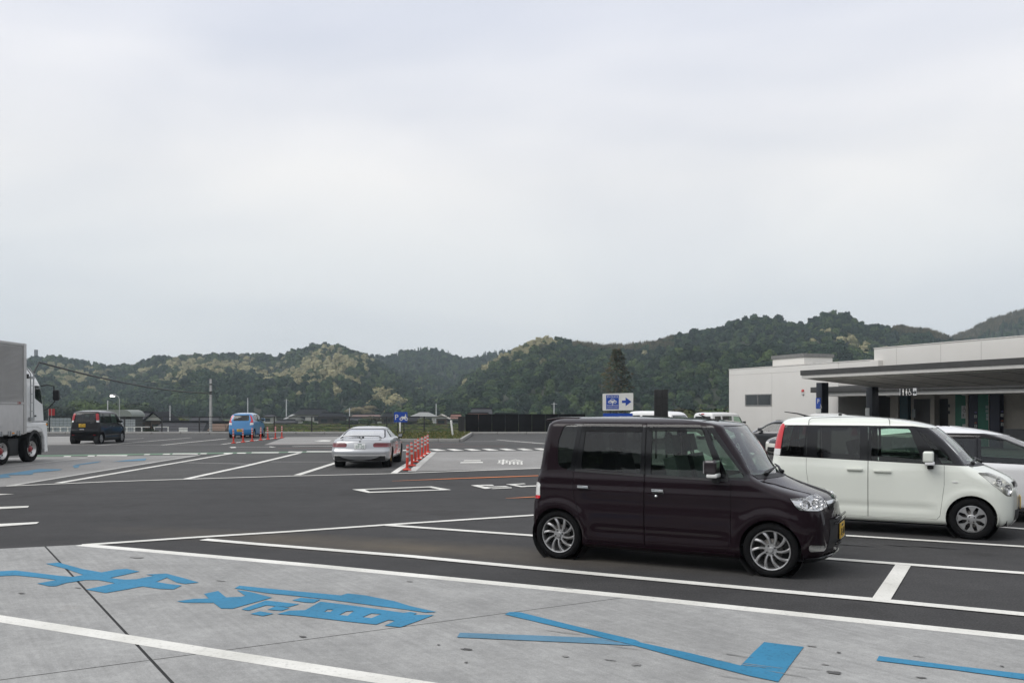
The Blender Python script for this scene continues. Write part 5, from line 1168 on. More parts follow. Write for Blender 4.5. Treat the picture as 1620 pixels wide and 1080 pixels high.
# joints in the render
for u in (1247, 1220): pass
jm = MB(); bx((bl(1221, 640)[0], -.002, 0), (bl(1221, 640)[0] + .018, .002, zlow - .35), mb=jm); bx((0.05, -.002, zlow - .36), (sE - .05, .002, zlow - .345), mb=jm)
for u in (1418, 1488, 1552): bx((bl(u, 560, -.3)[0], -.303, 3.4), (bl(u, 560, -.3)[0] + .018, -.298, ztall - .05), mb=jm)
jm.build('render_joint', M('joint_beige', (.36, .345, .32)), bld)  # joint lines in a darker tone than the wall
part('coping', (-.008, -9.02, zlow), (stall - .01, .008, zlow + .05), M('coping_cream', (.62, .605, .57), rough=.8)); part('coping', (stall - .008, -9.02, ztall), (40, -.292, ztall + .05), M('coping_cream'))
# stair head on the roof
s1, s2 = bl(1222, 575, -3)[0], bl(1272, 575, -3)[0]
zt = bl(1240, 567, -3)[1]
part('roof_house', (s1, -5.2, zlow - .1), (s2, -3, zt), WALLW, .04); part('roof_house_cap', (s1 - .06, -5.26, zt), (s2 + .06, -2.94, zt + .22), CAPM)
part('vent_hood', (s2 + .001, -4.9, zt - .45), (s2 + .10, -3.7, zt - .30), FASW, .02)
# window in the low wall
def window(u0, u1, v0, v1, o=0.0, div=1, mat=GLS):
    a, z1 = bl(u0, v0, o); b, z0 = bl(u1, v1, o)[0], bl(u0, v1, o)[1]
    f = bx((a - .05, o - .02, z0 - .05), (b + .05, o + .035, z0)); bx((a - .05, o - .02, z1), (b + .05, o + .035, z1 + .05), mb=f); bx((a - .05, o - .02, z0), (a, o + .035, z1), mb=f); bx((b, o - .02, z0), (b + .05, o + .035, z1), mb=f)
    for i in range(1, div + 1): c = a + (b - a) * i / (div + 1); bx((c - .025, o - .02, z0), (c + .025, o + .03, z1), mb=f)
    w = f.build('window', ALU, bld)
    for i in range(div + 1): bx((a + (b - a) * i / (div + 1) + .026, o + .004, z0 + .001), (a + (b - a) * (i + 1) / (div + 1) - .026, o + .012, z1 - .001)).build('pane', mat, w)
    return w
window(1180, 1220, 625, 640.5, 0.0, 1)
# alarm lamp
a, z = bl(1271, 618, 0); e = bx((a - .08, 0, z - .22), (a + .08, .08, z - .06)).build('alarm_bell', STEELW, bld, bevel=.02); MB().lathe([(.075, 0), (.07, .1), (.03, .14), (.001, .145)], n=14).build('alarm_lamp', M('alarm_red', (.45, .03, .03), rough=.3), e).matrix_local = Matrix.Translation((a, -.05, z - .06))
# eaves along the entrance front
ea, ez1 = bl(1282, 612.5, 1.9); ez0 = bl(1282, 621, 1.9)[1]
part('eaves', (ea, -.29, ez0), (40, 1.9, ez1), FASC, .01)
part('eaves_soffit', (ea + .25, -.2, ez0 - .20), (40, 1.75, ez0 - .002), FASW, .01)
for u in (1330, 1402, 1522): s_ = bl(u, 628, 1.2)[0]; MB().lathe([(.001, -.07), (.14, -.05), (.16, 0)], n=16).build('ceiling_lamp', STEELW, bld).matrix_local = Matrix.Translation((s_, -1.0, ez0 - .2))
# the recessed front, item by item (u range, colour)
def panel(name, u0, u1, mat, o=-2.4, z0=0.0, z1=2.9, th=.06, v0=None, v1=None):
    a = bl(u0, 640, o)[0]; b = bl(u1, 640, o)[0]
    if v0: z1 = bl((u0 + u1) / 2, v0, o)[1]; z0 = bl((u0 + u1) / 2, v1, o)[1]
    return part(name, (a, o, z0), (b, o + th, z1), mat)
panel('glass_door', 1324, 1334.5, GLS, th=.05); panel('column', 1335.5, 1340, WALLW, o=-1.9, th=.3, z1=2.93)
panel('column', 1341.5, 1353, COLD, o=-1.6, th=.35, z1=2.93); panel('glass_door', 1354, 1362, M('green_glass', (.02, .05, .045), rough=.1), th=.05); panel('column', 1362.6, 1364, WALLW, th=.2)
panel('information_panel', 1364.5, 1377, GRN, th=.09)
panel('doorway', 1389, 1414, BROWN, th=.03); panel('wall_pier', 1414, 1427, WALLB, th=.25); panel('information_panel', 1428, 1441, TEAL, th=.20)
panel('doorway', 1446, 1479, BROWN, th=.02, z1=2.25); panel('wall_pier', 1480, 1486.5, WALLB, th=.35); panel('doorway', 1487, 1500, M('opening_dark', (.015, .014, .013), rough=.8), th=.02, z1=2.25)
panel('information_panel', 1517, 1534.5, GRN, th=.24); panel('wall_pier', 1535, 1538.5, WALLB, th=.30); panel('information_panel', 1539, 1553, NAVY, th=.26); panel('information_panel', 1553.2, 1571, GRN, th=.25); panel('wall_pier', 1571.2, 1572, WALLB, th=.3); panel('information_panel', 1572.4, 1588, NAVY, th=.27)
part('rail_wall', (bl(1590, 680, -1.6)[0], -1.6, 0), (40, -1.5, bl(1600, 678, -1.6)[1]), M('grey_rail', (.12, .12, .12)))
POST = M('poster_white', (.50, .51, .49), rough=.5, var=.06)
def poster(u0, u1, v0, v1, o, m=POST, name='notice'): return panel(name, u0, u1, m, o=o, th=.02, v0=v0, v1=v1)
# toilets notice with wheelchair and people pictograms
pz = poster(1521.5, 1531, 641.5, 661.5, -2.4 + .241); poster(1523, 1532, 670.5, 676, -2.4 + .241); poster(1471 - 28, 1477 - 28 - 1, 647, 660, -2.4 + .201, M('poster_pale', (.30, .33, .33)))
def picto(kind, u, v, size, o, mat, par=bld):
    a, z = bl(u, v, o); mb = MB(); y = -(o + .004); h = size
    def pl(pts): mb.prism([(a + x * h, y, z + q * h) for x, q in pts], (0, -.004, 0))
    def dc(cx, cz, r, n=10): pl([(cx + r * math.cos(t), cz + r * math.sin(t)) for t in np.linspace(0, 2 * math.pi, n, endpoint=False)])
    if kind == 'man': dc(0, .42, .09); pl([(-.15, .3), (.15, .3), (.13, -.02), (.08, -.02), (.08, -.5), (-.08, -.5), (-.08, -.02), (-.13, -.02)])
    elif kind == 'woman': dc(0, .42, .09); pl([(-.08, .3), (.08, .3), (.2, -.15), (.07, -.15), (.07, -.5), (-.07, -.5), (-.07, -.15), (-.2, -.15)])
    elif kind == 'wheelchair':
        dc(-.08, .44, .08); pl([(-.13, .33), (-.03, .33), (-.03, .08), (.15, .08), (.28, -.3), (.36, -.28), (.34, -.36), (.22, -.4), (.10, 0), (-.13, 0)])
        n = 16; mb.prism([(a + (-.03 + r * math.cos(t)) * h, y, z + (-.15 + r * math.sin(t)) * h) for r, ts in ((.30, np.linspace(2.2, 5.9, n)), (.24, np.linspace(5.9, 2.2, n))) for t in ts], (0, -.004, 0))
    elif kind == 'arrow': pl([(-.4, .1), (.05, .1), (.05, .32), (.42, 0), (.05, -.32), (.05, -.1), (-.4, -.1)])
    elif kind == 'box': pl([(-.4, -.4), (.4, -.4), (.4, .4), (-.4, .4)])
    return mb.build('pictogram', mat, par, recalc=True)
picto('wheelchair', 1526, 647.5, .30, -2.4 + .262, INKB); picto('woman', 1524, 656.5, .18, -2.4 + .262, INKB); picto('man', 1528.5, 656.5, .18, -2.4 + .262, INKB)
PALEB = M('picto_pale', (.32, .38, .38), rough=.5); PALEO = M('picto_orange', (.40, .12, .06), rough=.5)
for u, v in ((1561.6, 643.5), (1566.6, 643.5), (1561.6, 650), (1566.6, 650), (1562.4, 656.5), (1567.2, 658.5), (1562, 662)): picto('box', u, v, .17, -2.4 + .25, PALEB)
for u, v in ((1561.6, 643.5), (1566.6, 643.5), (1561.6, 650), (1566.6, 650)): picto('man', u, v, .11, -2.4 + .256, GRN)
for u, v, kd, m in ((1543.5, 658.5, 'box', POST), (1543.5, 652, 'arrow', M('picto_violet', (.16, .14, .35))), (1543.7, 673.5, 'box', POST), (1543.5, 668.5, 'arrow', PALEO)): picto(kd, u, v, .17, -2.4 + .26, m)
for u, v, kd, m in ((1585.5, 656.5, 'box', POST), (1585.5, 650.5, 'arrow', M('picto_violet')), (1585.8, 671, 'box', POST), (1585.7, 665.5, 'arrow', PALEO)): picto(kd, u, v, .17, -2.4 + .27, m)
picto('man', 1543.5, 658.5, .12, -2.4 + .266, NAVY); picto('woman', 1543.7, 673.5, .12, -2.4 + .266, NAVY); picto('man', 1585.5, 656.5, .12, -2.4 + .276, NAVY); picto('woman', 1585.8, 671, .12, -2.4 + .276, NAVY)
for v in (641.5, 652): picto('box', 1501, v, .18, -2.4 + .03, INKB)
for u in (1367.5, 1371.8):
    for v in (646, 652, 658): picto('box', u, v, .22, -2.4 + .09, PALEB)

# free-standing canopy in front
can = empty('entrance_canopy', (B0.x, B0.y, 0), brz); tag(can, 'long flat canopy on dark columns in front of the rest area building', 'canopy')
rel = Vector(((1266 - 810) / FPX * 35, 35)) - B0; cs_, co = rel.dot(EX), rel.dot(EN)
zt_, zm, zb_ = bl(1266, 586, co)[1], bl(1266, 593.5, co)[1], bl(1266, 598.5, co)[1]
back = co - 4.3
def cprism(name, pts, s0, s1, m): return MB().prism([(s0, -o, z) for o, z in pts], (s1 - s0, 0, 0)).build(name, m, can)
cprism('roof', [(co, zm), (co, zt_), (back, zt_ - .25), (back, zm - .30)], cs_, 38, FASC)
cprism('fascia', [(co - .03, zb_), (co - .03, zm - .002), (back + .05, zm - .302), (back + .05, zm - .40)], cs_ + .05, 38, FASW)
cprism('soffit', [(co - .3, zb_ - .004), (co - .3, zb_ - .05), (back + .12, zm - .50), (back + .12, zm - .404)], cs_ + .25, 38, SOFF)
for i in range(1, 11): cprism('soffit_seam', [(co - .31, zb_ - .05), (co - .31, zb_ - .062), (back + .13, zm - .512), (back + .13, zm - .50)], cs_ + .25 + i * 1.7, cs_ + .25 + i * 1.7 + .02, M('soffit_joint', (.25, .24, .22)))
c1 = bl(1301, 640, co - 1.35)[0]; c2o = co - 3.35; c2 = bl(1380, 640, c2o)[0]
cols = []
for s_, o_ in ((c1, co - 1.35), (c2, c2o), (c1 + 15, co - 1.35), (c2 + 15, c2o)):
    cols.append(MB().box((s_ - .17, -o_ - .17, 0), (s_ + .17, -o_ + .17, zb_ - .02 - (co - o_) * .09)).build('column', COLD, can, bevel=.02))
# disabled-parking sign and a white notice on the first column, a notice on the second
def on_front(name, s0, s1, o_, z0, z1, m): return MB().box((s0, -o_ - .012, z0), (s1, -o_, z1)).build(name, m, can)
d1 = bl(1301, 640, co - 1.35 + .17); o1 = co - 1.35 + .171; za, zb2, zc2 = (bl(1299, v, o1)[1] for v in (629, 646, 660.5))
sgn = MB().box((c1 - .178, -o1 + .01, zb2), (c1 - .172, -o1 + .33, za)).box((c1 - .17, -o1 - .012, zb2), (c1 + .10, -o1, za)).build('parking_sign', SIGNB, can)
on_front('notice', c1 - .17, c1 + .12, o1 + .001, zc2, zb2 - .01, POST)
M4 = lambda s_, z: Matrix.Translation((s_, -o1 - .0135, z)) @ FACE_Y
text_mesh('P', .26, SIGNW, 'lettering', can, M4(c1 - .03, za - .15))
picto('wheelchair', 1299, 642.5, .17, o1 + .014, SIGNW, can)
o2 = c2o + .171; zq0, zq1 = bl(1377, 659, o2)[1], bl(1377, 645, o2)[1]; on_front('notice', c2 - .20, c2 + .03, o2, zq0, zq1, POST)
# hanging toilets sign under the canopy edge
hs = empty('hanging_sign', (B0.x, B0.y, 0), brz); tag(hs, 'white hanging sign with toilet pictograms and arrow under the eaves', 'sign')
oh = 2.4; ha, hz1 = bl(1424.5, 614.5, oh); hb, hz0 = bl(1450.5, 626, oh)[0], bl(1437, 625.3, oh)[1]
MB().box((ha, -oh - .04, hz0), (hb, -oh, hz1)).build('sign_panel', M('sign_grey_white', (.62, .63, .62), rough=.4), hs)
for s_ in (ha + .15, hb - .15): MB().box((s_ - .012, -oh - .03, hz1), (s_ + .012, -oh - .01, ez0 + .05)).build('hanger', STEELG, hs)
for u, kd, z_ in ((1429, 'box', .30), (1434.2, 'box', .30), (1439.6, 'box', .30)): picto('box', u, 620, .42, oh + .041, INKB, hs)
picto('man', 1429, 620, .30, oh + .046, SIGNW, hs); picto('woman', 1434.2, 620, .30, oh + .046, SIGNW, hs); picto('wheelchair', 1439.6, 620, .30, oh + .046, SIGNW, hs); picto('arrow', 1446.5, 620.3, .32, oh + .041, INKB, hs)
# ------------------------------------------------------------------ wooded hills
HILLG = M('hill_floor', (.016, .024, .011), rough=1, alt=(.034, .036, .018), scale=.03, detail=6)
def crown_mat(name, dark, mid, light, bloom=None):
    """leaf colour: differs tree by tree, clumps inside a tree, and turns to blossom where the hill carries it"""
    m = bpy.data.materials.new(name); m.use_nodes = True; t = m.node_tree; N = t.nodes; L = t.links; b = N['Principled BSDF']; b.inputs['Roughness'].default_value = .75; b.inputs['Specular IOR Level'].default_value = .2
    oi = N.new('ShaderNodeObjectInfo'); tc = N.new('ShaderNodeTexCoord'); nz = N.new('ShaderNodeTexNoise'); nz.inputs['Scale'].default_value = .8; nz.inputs['Detail'].default_value = 3; L.new(tc.outputs['Object'], nz.inputs[0])
    r1 = N.new('ShaderNodeValToRGB'); L.new(oi.outputs['Random'], r1.inputs[0]); e = r1.color_ramp.elements; e[0].color = (*dark, 1); e[1].color = (*light, 1); e[0].position = .1; e[1].position = 1.0; q = e.new(.6); q.color = (*mid, 1)
    r2 = N.new('ShaderNodeValToRGB'); L.new(nz.outputs[0], r2.inputs[0]); r2.color_ramp.elements[0].color = (.6, .62, .6, 1); r2.color_ramp.elements[1].color = (1.35, 1.32, 1.25, 1); r2.color_ramp.elements[0].position = .35; r2.color_ramp.elements[1].position = .65
    mx = N.new('ShaderNodeMix'); mx.data_type = 'RGBA'; mx.blend_type = 'MULTIPLY'; mx.inputs['Factor'].default_value = 1; L.new(r1.outputs[0], mx.inputs['A']); L.new(r2.outputs[0], mx.inputs['B']); col = mx.outputs['Result']
    if bloom:
        at = N.new('ShaderNodeAttribute'); at.attribute_type = 'INSTANCER'; at.attribute_name = 'bloom'
        n3 = N.new('ShaderNodeTexNoise'); n3.inputs['Scale'].default_value = 1.6; n3.inputs['Detail'].default_value = 2; L.new(tc.outputs['Object'], n3.inputs[0])
        ml = N.new('ShaderNodeMath'); ml.operation = 'MULTIPLY_ADD'; L.new(n3.outputs[0], ml.inputs[0]); ml.inputs[1].default_value = 1.6; ml.inputs[2].default_value = .15
        rd = N.new('ShaderNodeMath'); rd.operation = 'MULTIPLY_ADD'; L.new(oi.outputs['Random'], rd.inputs[0]); rd.inputs[1].default_value = -1.15; L.new(at.outputs['Fac'], rd.inputs[2])
        r5 = N.new('ShaderNodeMath'); r5.operation = 'MULTIPLY'; r5.use_clamp = True; r5.inputs[1].default_value = 4; L.new(rd.outputs[0], r5.inputs[0])
        m2 = N.new('ShaderNodeMath'); m2.operation = 'MULTIPLY'; m2.use_clamp = True; L.new(ml.outputs[0], m2.inputs[0]); L.new(r5.outputs[0], m2.inputs[1])
        mb = N.new('ShaderNodeMix'); mb.data_type = 'RGBA'; L.new(m2.outputs[0], mb.inputs['Factor']); L.new(col, mb.inputs['A']); mb.inputs['B'].default_value = (*bloom, 1); col = mb.outputs['Result']
    L.new(col, b.inputs['Base Color']); MATS[name] = m; return m
FOREST = crown_mat('forest_leaves', (.007, .017, .008), (.017, .039, .016), (.060, .090, .026), bloom=(.33, .30, .165))
DRYM = crown_mat('bamboo_dry', (.07, .062, .03), (.10, .085, .045), (.13, .11, .06))

def crown_mesh(name, rx, rz, n, leaf, seed, mat, lobes=7):
    """uneven crown: a few lobes, each a shell of leaf clumps"""
    rg = random.Random(seed); mb = MB(); cs = []
    for i in range(lobes):
        a = rg.uniform(0, 6.28); q = rg.uniform(.15, .62) if i else 0
        cs.append((rx * q * math.cos(a), rx * q * math.sin(a), rz * rg.uniform(.45, 1.25), rx * rg.uniform(.42, .62), rz * rg.uniform(.40, .58)))
    for i in range(n):
        cx, cy, cz, r, h = rg.choice(cs)
        u = rg.uniform(-.45, 1); t = rg.uniform(0, 6.283); k = rg.uniform(.82, 1.08); s = math.sqrt(1 - u * u)
        d = Vector((s * math.cos(t), s * math.sin(t), u)); p = Vector((cx + d.x * r * k, cy + d.y * r * k, cz + d.z * h * k))
        nn = (d + Vector((rg.uniform(-.7, .7), rg.uniform(-.7, .7), rg.uniform(-.3, .9)))).normalized(); a = nn.orthogonal().normalized(); b = nn.cross(a); th = rg.uniform(0, 6.28)
        e1 = (a * math.cos(th) + b * math.sin(th)) * leaf * rg.uniform(.6, 1.2); e2 = (b * math.cos(th) - a * math.sin(th)) * leaf * rg.uniform(.5, 1.0)
        mb.add([p - e1 - e2 * .5, p + e1 * .3 - e2, p + e1 + e2 * .4, p - e1 * .2 + e2 + nn * leaf * .25], [(0, 1, 2, 3)], 0)
    for cx, cy, cz, r, h in cs: mb.ball((cx, cy, cz), (r * .86, r * .86, h * .86), n=8)
    return mb.mesh(name, mat, recalc=False)

def hash_noise(x, y, s, seed):
    """smooth value noise for terrain"""
    rg = np.random.default_rng(seed); tb = rg.random((64, 64)); x = np.asarray(x) / s; y = np.asarray(y) / s
    xi = np.floor(x).astype(int); yi = np.floor(y).astype(int); fx = x - xi; fy = y - yi; fx = fx * fx * (3 - 2 * fx); fy = fy * fy * (3 - 2 * fy)
    g = lambda i, j: tb[i % 64, j % 64]
    return (g(xi, yi) * (1 - fx) + g(xi + 1, yi) * fx) * (1 - fy) + (g(xi, yi + 1) * (1 - fx) + g(xi + 1, yi + 1) * fx) * fy - .5

def hill(name, crest, foot, dist, back, seed, tree, spur=.22, bloom=None, nu=150, ns=46, base=-3.6):
    """crest: (u, v) of the skyline; dist(u) metres to the crest, foot(u) metres to the foot of the slope"""
    cu = pchip([c[0] for c in crest], [c[1] for c in crest]); us = np.linspace(crest[0][0], crest[-1][0], nu); vs = []; bl_ = []
    ss = np.concatenate([np.linspace(0, 1, ns), 1 + np.linspace(.08, 1, 12)])
    for s in ss:
        D = np.array([foot(u) + (dist(u) - foot(u)) * s if s <= 1 else dist(u) + (s - 1) * back for u in us])
        Hc = HC + (YH - cu(us)) * np.array([dist(u) for u in us]) / FPX - tree
        X = (us - 810) / FPX * D; Y = D
        if s <= 1: prof = (s ** .85) * (1 - .10 * math.sin(math.pi * s))
        else: prof = 1 - (s - 1) ** 1.5
        Z = base + (Hc - base) * prof
        w = math.sin(math.pi * min(1, s)) if s <= 1 else 0
        sp = hash_noise(X + .35 * Y, Y * .33, 62, seed) * 1.5 + hash_noise(X, Y, 28, seed + 1) * .6
        Z = Z + sp * spur * (Hc - base) * w
        Z = np.minimum(Z, HC + (Hc - HC) * D / np.array([dist(u) for u in us]) - .8) if s < 1 else Z
        for i in range(nu):
            vs.append((X[i], Y[i], Z[i])); bl_.append(bloom(us[i], float(s), X[i], Y[i]) if bloom else 0.0)
    k = len(ss); fs = [(j * nu + i, j * nu + i + 1, (j + 1) * nu + i + 1, (j + 1) * nu + i) for j in range(k - 1) for i in range(nu - 1)]
    o = MB().add(vs, fs, smooth=True).build(name, HILLG, recalc=False); tag(o, kind='structure')
    a = o.data.attributes.new('bloom', 'FLOAT', 'POINT'); a.data.foreach_set('value', np.array(bl_, dtype=np.float32))
    return o

def forest(name, hill_ob, meshes, spacing, scale, seed, sink=-.6, sel=None):
    """trees spread over a hill with geometry nodes; the hill mesh itself stays a separate object"""
    col = bpy.data.collections.new(name + '_kinds')
    for me in meshes: col.objects.link(bpy.data.objects.new('crown', me))
    me = hill_ob.data.copy(); o = link(name, me); tag(o, kind='stuff')
    ng = bpy.data.node_groups.new(name, 'GeometryNodeTree'); ng.interface.new_socket('Geometry', in_out='INPUT', socket_type='NodeSocketGeometry'); ng.interface.new_socket('Geometry', in_out='OUTPUT', socket_type='NodeSocketGeometry')
    N = ng.nodes; L = ng.links; gi = N.new('NodeGroupInput'); go = N.new('NodeGroupOutput')
    dp = N.new('GeometryNodeDistributePointsOnFaces'); dp.distribute_method = 'POISSON'; dp.inputs['Distance Min'].default_value = spacing; dp.inputs['Density Max'].default_value = 1.6 / spacing ** 2; dp.inputs['Seed'].default_value = seed
    ci = N.new('GeometryNodeCollectionInfo'); ci.inputs['Collection'].default_value = col; ci.inputs['Separate Children'].default_value = True; ci.inputs['Reset Children'].default_value = True
    ip = N.new('GeometryNodeInstanceOnPoints'); ip.inputs['Pick Instance'].default_value = True
    rr = N.new('FunctionNodeRandomValue'); rr.data_type = 'FLOAT_VECTOR'; rr.inputs[0].default_value = (-.08, -.08, 0); rr.inputs[1].default_value = (.08, .08, 6.283)
    rs_ = N.new('FunctionNodeRandomValue'); rs_.data_type = 'FLOAT'; rs_.inputs[2].default_value = scale[0]; rs_.inputs[3].default_value = scale[1]; rs_.inputs['Seed'].default_value = 5
    tp = N.new('GeometryNodeTranslateInstances'); tp.inputs['Translation'].default_value = (0, 0, sink); tp.inputs['Local Space'].default_value = False
    L.new(gi.outputs[0], dp.inputs['Mesh']); L.new(dp.outputs['Points'], ip.inputs['Points']); L.new(ci.outputs[0], ip.inputs['Instance']); L.new(rr.outputs[0], ip.inputs['Rotation']); L.new(rs_.outputs[1], ip.inputs['Scale']); L.new(ip.outputs[0], tp.inputs['Instances']); L.new(tp.outputs[0], go.inputs[0])
    md = o.modifiers.new('trees', 'NODES'); md.node_group = ng
    return o
CROWNS = [crown_mesh('crown', 3.6, 3.6, 190, .85, 11, FOREST), crown_mesh('crown', 3.2, 4.4, 190, .8, 12, FOREST), crown_mesh('crown', 4.2, 3.2, 210, .9, 13, FOREST), crown_mesh('crown', 2.9, 3.9, 170, .75, 14, FOREST), crown_mesh('crown', 3.9, 4.0, 200, .85, 15, FOREST)]
def conifer_mesh(name, r, h, n, leaf, seed, mat):
    rg = random.Random(seed); mb = MB()
    for i in range(n):
        z = h * rg.random() ** 1.25; q = r * (1 - z / h) ** .8 * rg.uniform(.5, 1.05) + .1; t = rg.uniform(0, 6.28); p = Vector((q * math.cos(t), q * math.sin(t), z)); d = Vector((math.cos(t), math.sin(t), -.45)).normalized(); s = d.cross(ZV).normalized()
        l = leaf * rg.uniform(.6, 1.2); mb.add([p - d * l * .5 - s * l * .35, p + d * l, p - d * l * .5 + s * l * .35, p - d * l * .3 + ZV * l * .35], [(0, 1, 2), (0, 3, 1)], 0)
    mb.lathe([(r * .6, .2), (r * .4, h * .45), (.05, h * .97)], n=7)
    return mb.mesh(name, mat, recalc=False)
CONIF = [conifer_mesh('crown', 1.9, 8.5, 130, .9, 21, FOREST), conifer_mesh('crown', 1.6, 7.5, 120, .85, 22, FOREST)]
def reed_mesh(seed):
    rg = random.Random(seed); mb = MB()
    for i in range(60):
        a = rg.uniform(0, 6.28); q = rg.uniform(0, 1.6); x, y = q * math.cos(a), q * math.sin(a); h = rg.uniform(2.0, 5.2); w = rg.uniform(.10, .24); t = rg.uniform(0, 6.28); c, s = math.cos(t) * w, math.sin(t) * w; lx, ly = rg.uniform(-.8, .8), rg.uniform(-.8, .8)
        mb.add([(x - c, y - s, -.5), (x + c, y + s, -.5), (x + lx + c * 1.6, y + ly + s * 1.6, h * .7), (x + lx * 1.4, y + ly * 1.4, h)], [(0, 1, 2, 3)])
    return mb.mesh('crown', DRYM, recalc=False)

def gauss(u, s, u0, s0, du, ds): return math.exp(-((u - u0) / du) ** 2 - ((s - s0) / ds) ** 2)
def bn(x, y, seed, sc): return float(hash_noise(np.array([x]), np.array([y]), sc, seed)[0]) + .5
def bloom_left(u, s, x, y):
    p = .10 + .9 * gauss(u, s, 360, .70, 110, .30) + 1.25 * gauss(u, s, 520, .55, 75, .33) + .75 * gauss(u, s, 110, .65, 90, .25) + .7 * gauss(u, s, 610, .15, 30, .12) + .35 * gauss(u, s, 260, .75, 60, .2)
    n = bn(x, y, 31, 16) * .65 + bn(x, y, 32, 7) * .55
    return max(0, min(1, (p * .85 + n - 1.02) * 3.2))
def bloom_right(u, s, x, y):
    p = .05 + 1.35 * gauss(u, s, 850, .93, 42, .14) + .9 * gauss(u, s, 775, .96, 70, .10) + .4 * gauss(u, s, 835, .62, 40, .10) + .5 * gauss(u, s, 1030, .93, 40, .07) + .6 * gauss(u, s, 1340, .62, 60, .14) + .45 * gauss(u, s, 1430, .7, 50, .12)
    n = bn(x, y, 41, 14) * .65 + bn(x, y, 42, 6) * .55
    return max(0, min(1, (p * .9 + n - 1.06) * 3.5))
def bloom_mid(u, s, x, y):
    n = bn(x, y, 51, 9); return max(0, min(.6, (n - .86) * 4))
crest_l = [(-500, 640), (-330, 612), (-150, 585), (-40, 572), (30, 566), (52, 563), (80, 560), (105, 563), (140, 571), (180, 577), (215, 572), (250, 562), (300, 560), (330, 557), (370, 559), (400, 557), (435, 560), (470, 549), (512, 543), (545, 549), (580, 560), (625, 582), (680, 612), (720, 640)]
crest_m = [(470, 600), (520, 570), (560, 556), (592, 559), (612, 559), (640, 552), (682, 549), (705, 554), (725, 562), (745, 564), (770, 556), (800, 553), (850, 556), (900, 575), (960, 612)]
crest_r = [(640, 652), (668, 640), (700, 622), (735, 598), (765, 577), (795, 560), (825, 544), (848, 534), (866, 531), (890, 536), (915, 541), (950, 545), (990, 545), (1035, 540), (1062, 532), (1085, 522), (1115, 519), (1150, 511), (1180, 502), (1210, 496), (1240, 503), (1265, 509), (1290, 499), (1322, 490), (1345, 496), (1375, 511), (1400, 514), (1430, 517), (1460, 520), (1500, 532), (1540, 545), (1600, 570), (1700, 600)]
crest_f = [(1380, 600), (1460, 552), (1495, 535), (1520, 526), (1545, 514), (1575, 501), (1620, 488), (1700, 470), (1850, 455), (2000, 480), (2200, 560), (2350, 640)]
h1 = hill('hill', crest_l, lambda u: 455 - .05 * u, lambda u: 820, 260, 61, 5.5, bloom=bloom_left, spur=.30)
h2 = hill('hill', crest_m, lambda u: 620, lambda u: 1020, 260, 62, 5.5, bloom=bloom_mid, nu=90, spur=.2)
h3 = hill('hill', crest_r, lambda u: 330, lambda u: 600 + (u - 640) * .05, 220, 63, 4.6, bloom=bloom_right, nu=190, spur=.26)
h4 = hill('hill', crest_f, lambda u: 560, lambda u: 860, 250, 64, 4.0, nu=80, spur=.12)
forest('hillside_forest', h1, CROWNS, 4.6, (.45, 1.2), 1); forest('hillside_forest', h2, CROWNS + CONIF, 4.8, (.55, 1.05), 2); forest('hillside_forest', h3, CROWNS, 3.9, (.38, 1.05), 3)
# the far right hill: dark conifers below, a dry bamboo grass top
def sub(o, keep):
    bm = bmesh.new(); bm.from_mesh(o.data); bmesh.ops.delete(bm, geom=[f for f in bm.faces if not keep(f.calc_center_median())], context='FACES'); me = o.data.copy(); bm.to_mesh(me); bm.free(); return type('T', (), dict(data=me))
REEDS = [reed_mesh(1), reed_mesh(2)]
def top4(c): return HC + (YH - float(pchip([q[0] for q in crest_f], [q[1] for q in crest_f])(810 + c.x / c.y * FPX))) * 860 / FPX
forest('hillside_forest', sub(h4, lambda c: c.z < top4(c) - 17 and c.y < 862), CONIF + CROWNS[1:2], 4.6, (.6, 1.1), 4)
forest('dry_bamboo_grass', sub(h4, lambda c: c.z >= top4(c) - 19), REEDS, 2.6, (.7, 1.3), 5, sink=0)
# dry bamboo along two stretches of the nearer crest
forest('dry_bamboo_grass', sub(h3, lambda c: (912 < 810 + c.x / c.y * FPX < 1064 or 1415 < 810 + c.x / c.y * FPX < 1500) and c.y > 590 + (810 + c.x / c.y * FPX - 640) * .05 - 12), REEDS, 2.2, (.7, 1.3), 6, sink=.8)
# unseen wooded rise added behind the camera to give the car paint dark reflections
hb_v = []; nb = 70
for s in (0, .3, .6, 1):
    for i in range(nb):
        a = R(172 + 196 * i / (nb - 1)); rr = 150 + 110 * s + 20 * math.sin(i * .7); hb_v.append((rr * math.cos(a) * 1.25, rr * math.sin(a), -3.6 + (38 + 10 * math.sin(i * .5) + 5 * math.sin(i * 1.3)) * s))
hb = MB().add(hb_v, [(j * nb + i, (j + 1) * nb + i, (j + 1) * nb + i + 1, j * nb + i + 1) for j in range(3) for i in range(nb - 1)], smooth=True).build('hill', HILLG, recalc=False); tag(hb, kind='structure')
a = hb.data.attributes.new('bloom', 'FLOAT', 'POINT')
forest('hillside_forest', hb, CROWNS, 7.5, (.9, 1.6), 7)
# chimney-like mast on the left skyline
g = P(57, 562, 815); o = MB().box((-1.2, -1.2, -8), (1.2, 1.2, 5.2)).build('lookout_tower', M('tower_grey', (.16, .16, .165), rough=.8)); o.location = g; tag(o, 'thin grey tower standing on the far left hill crest', 'tower')

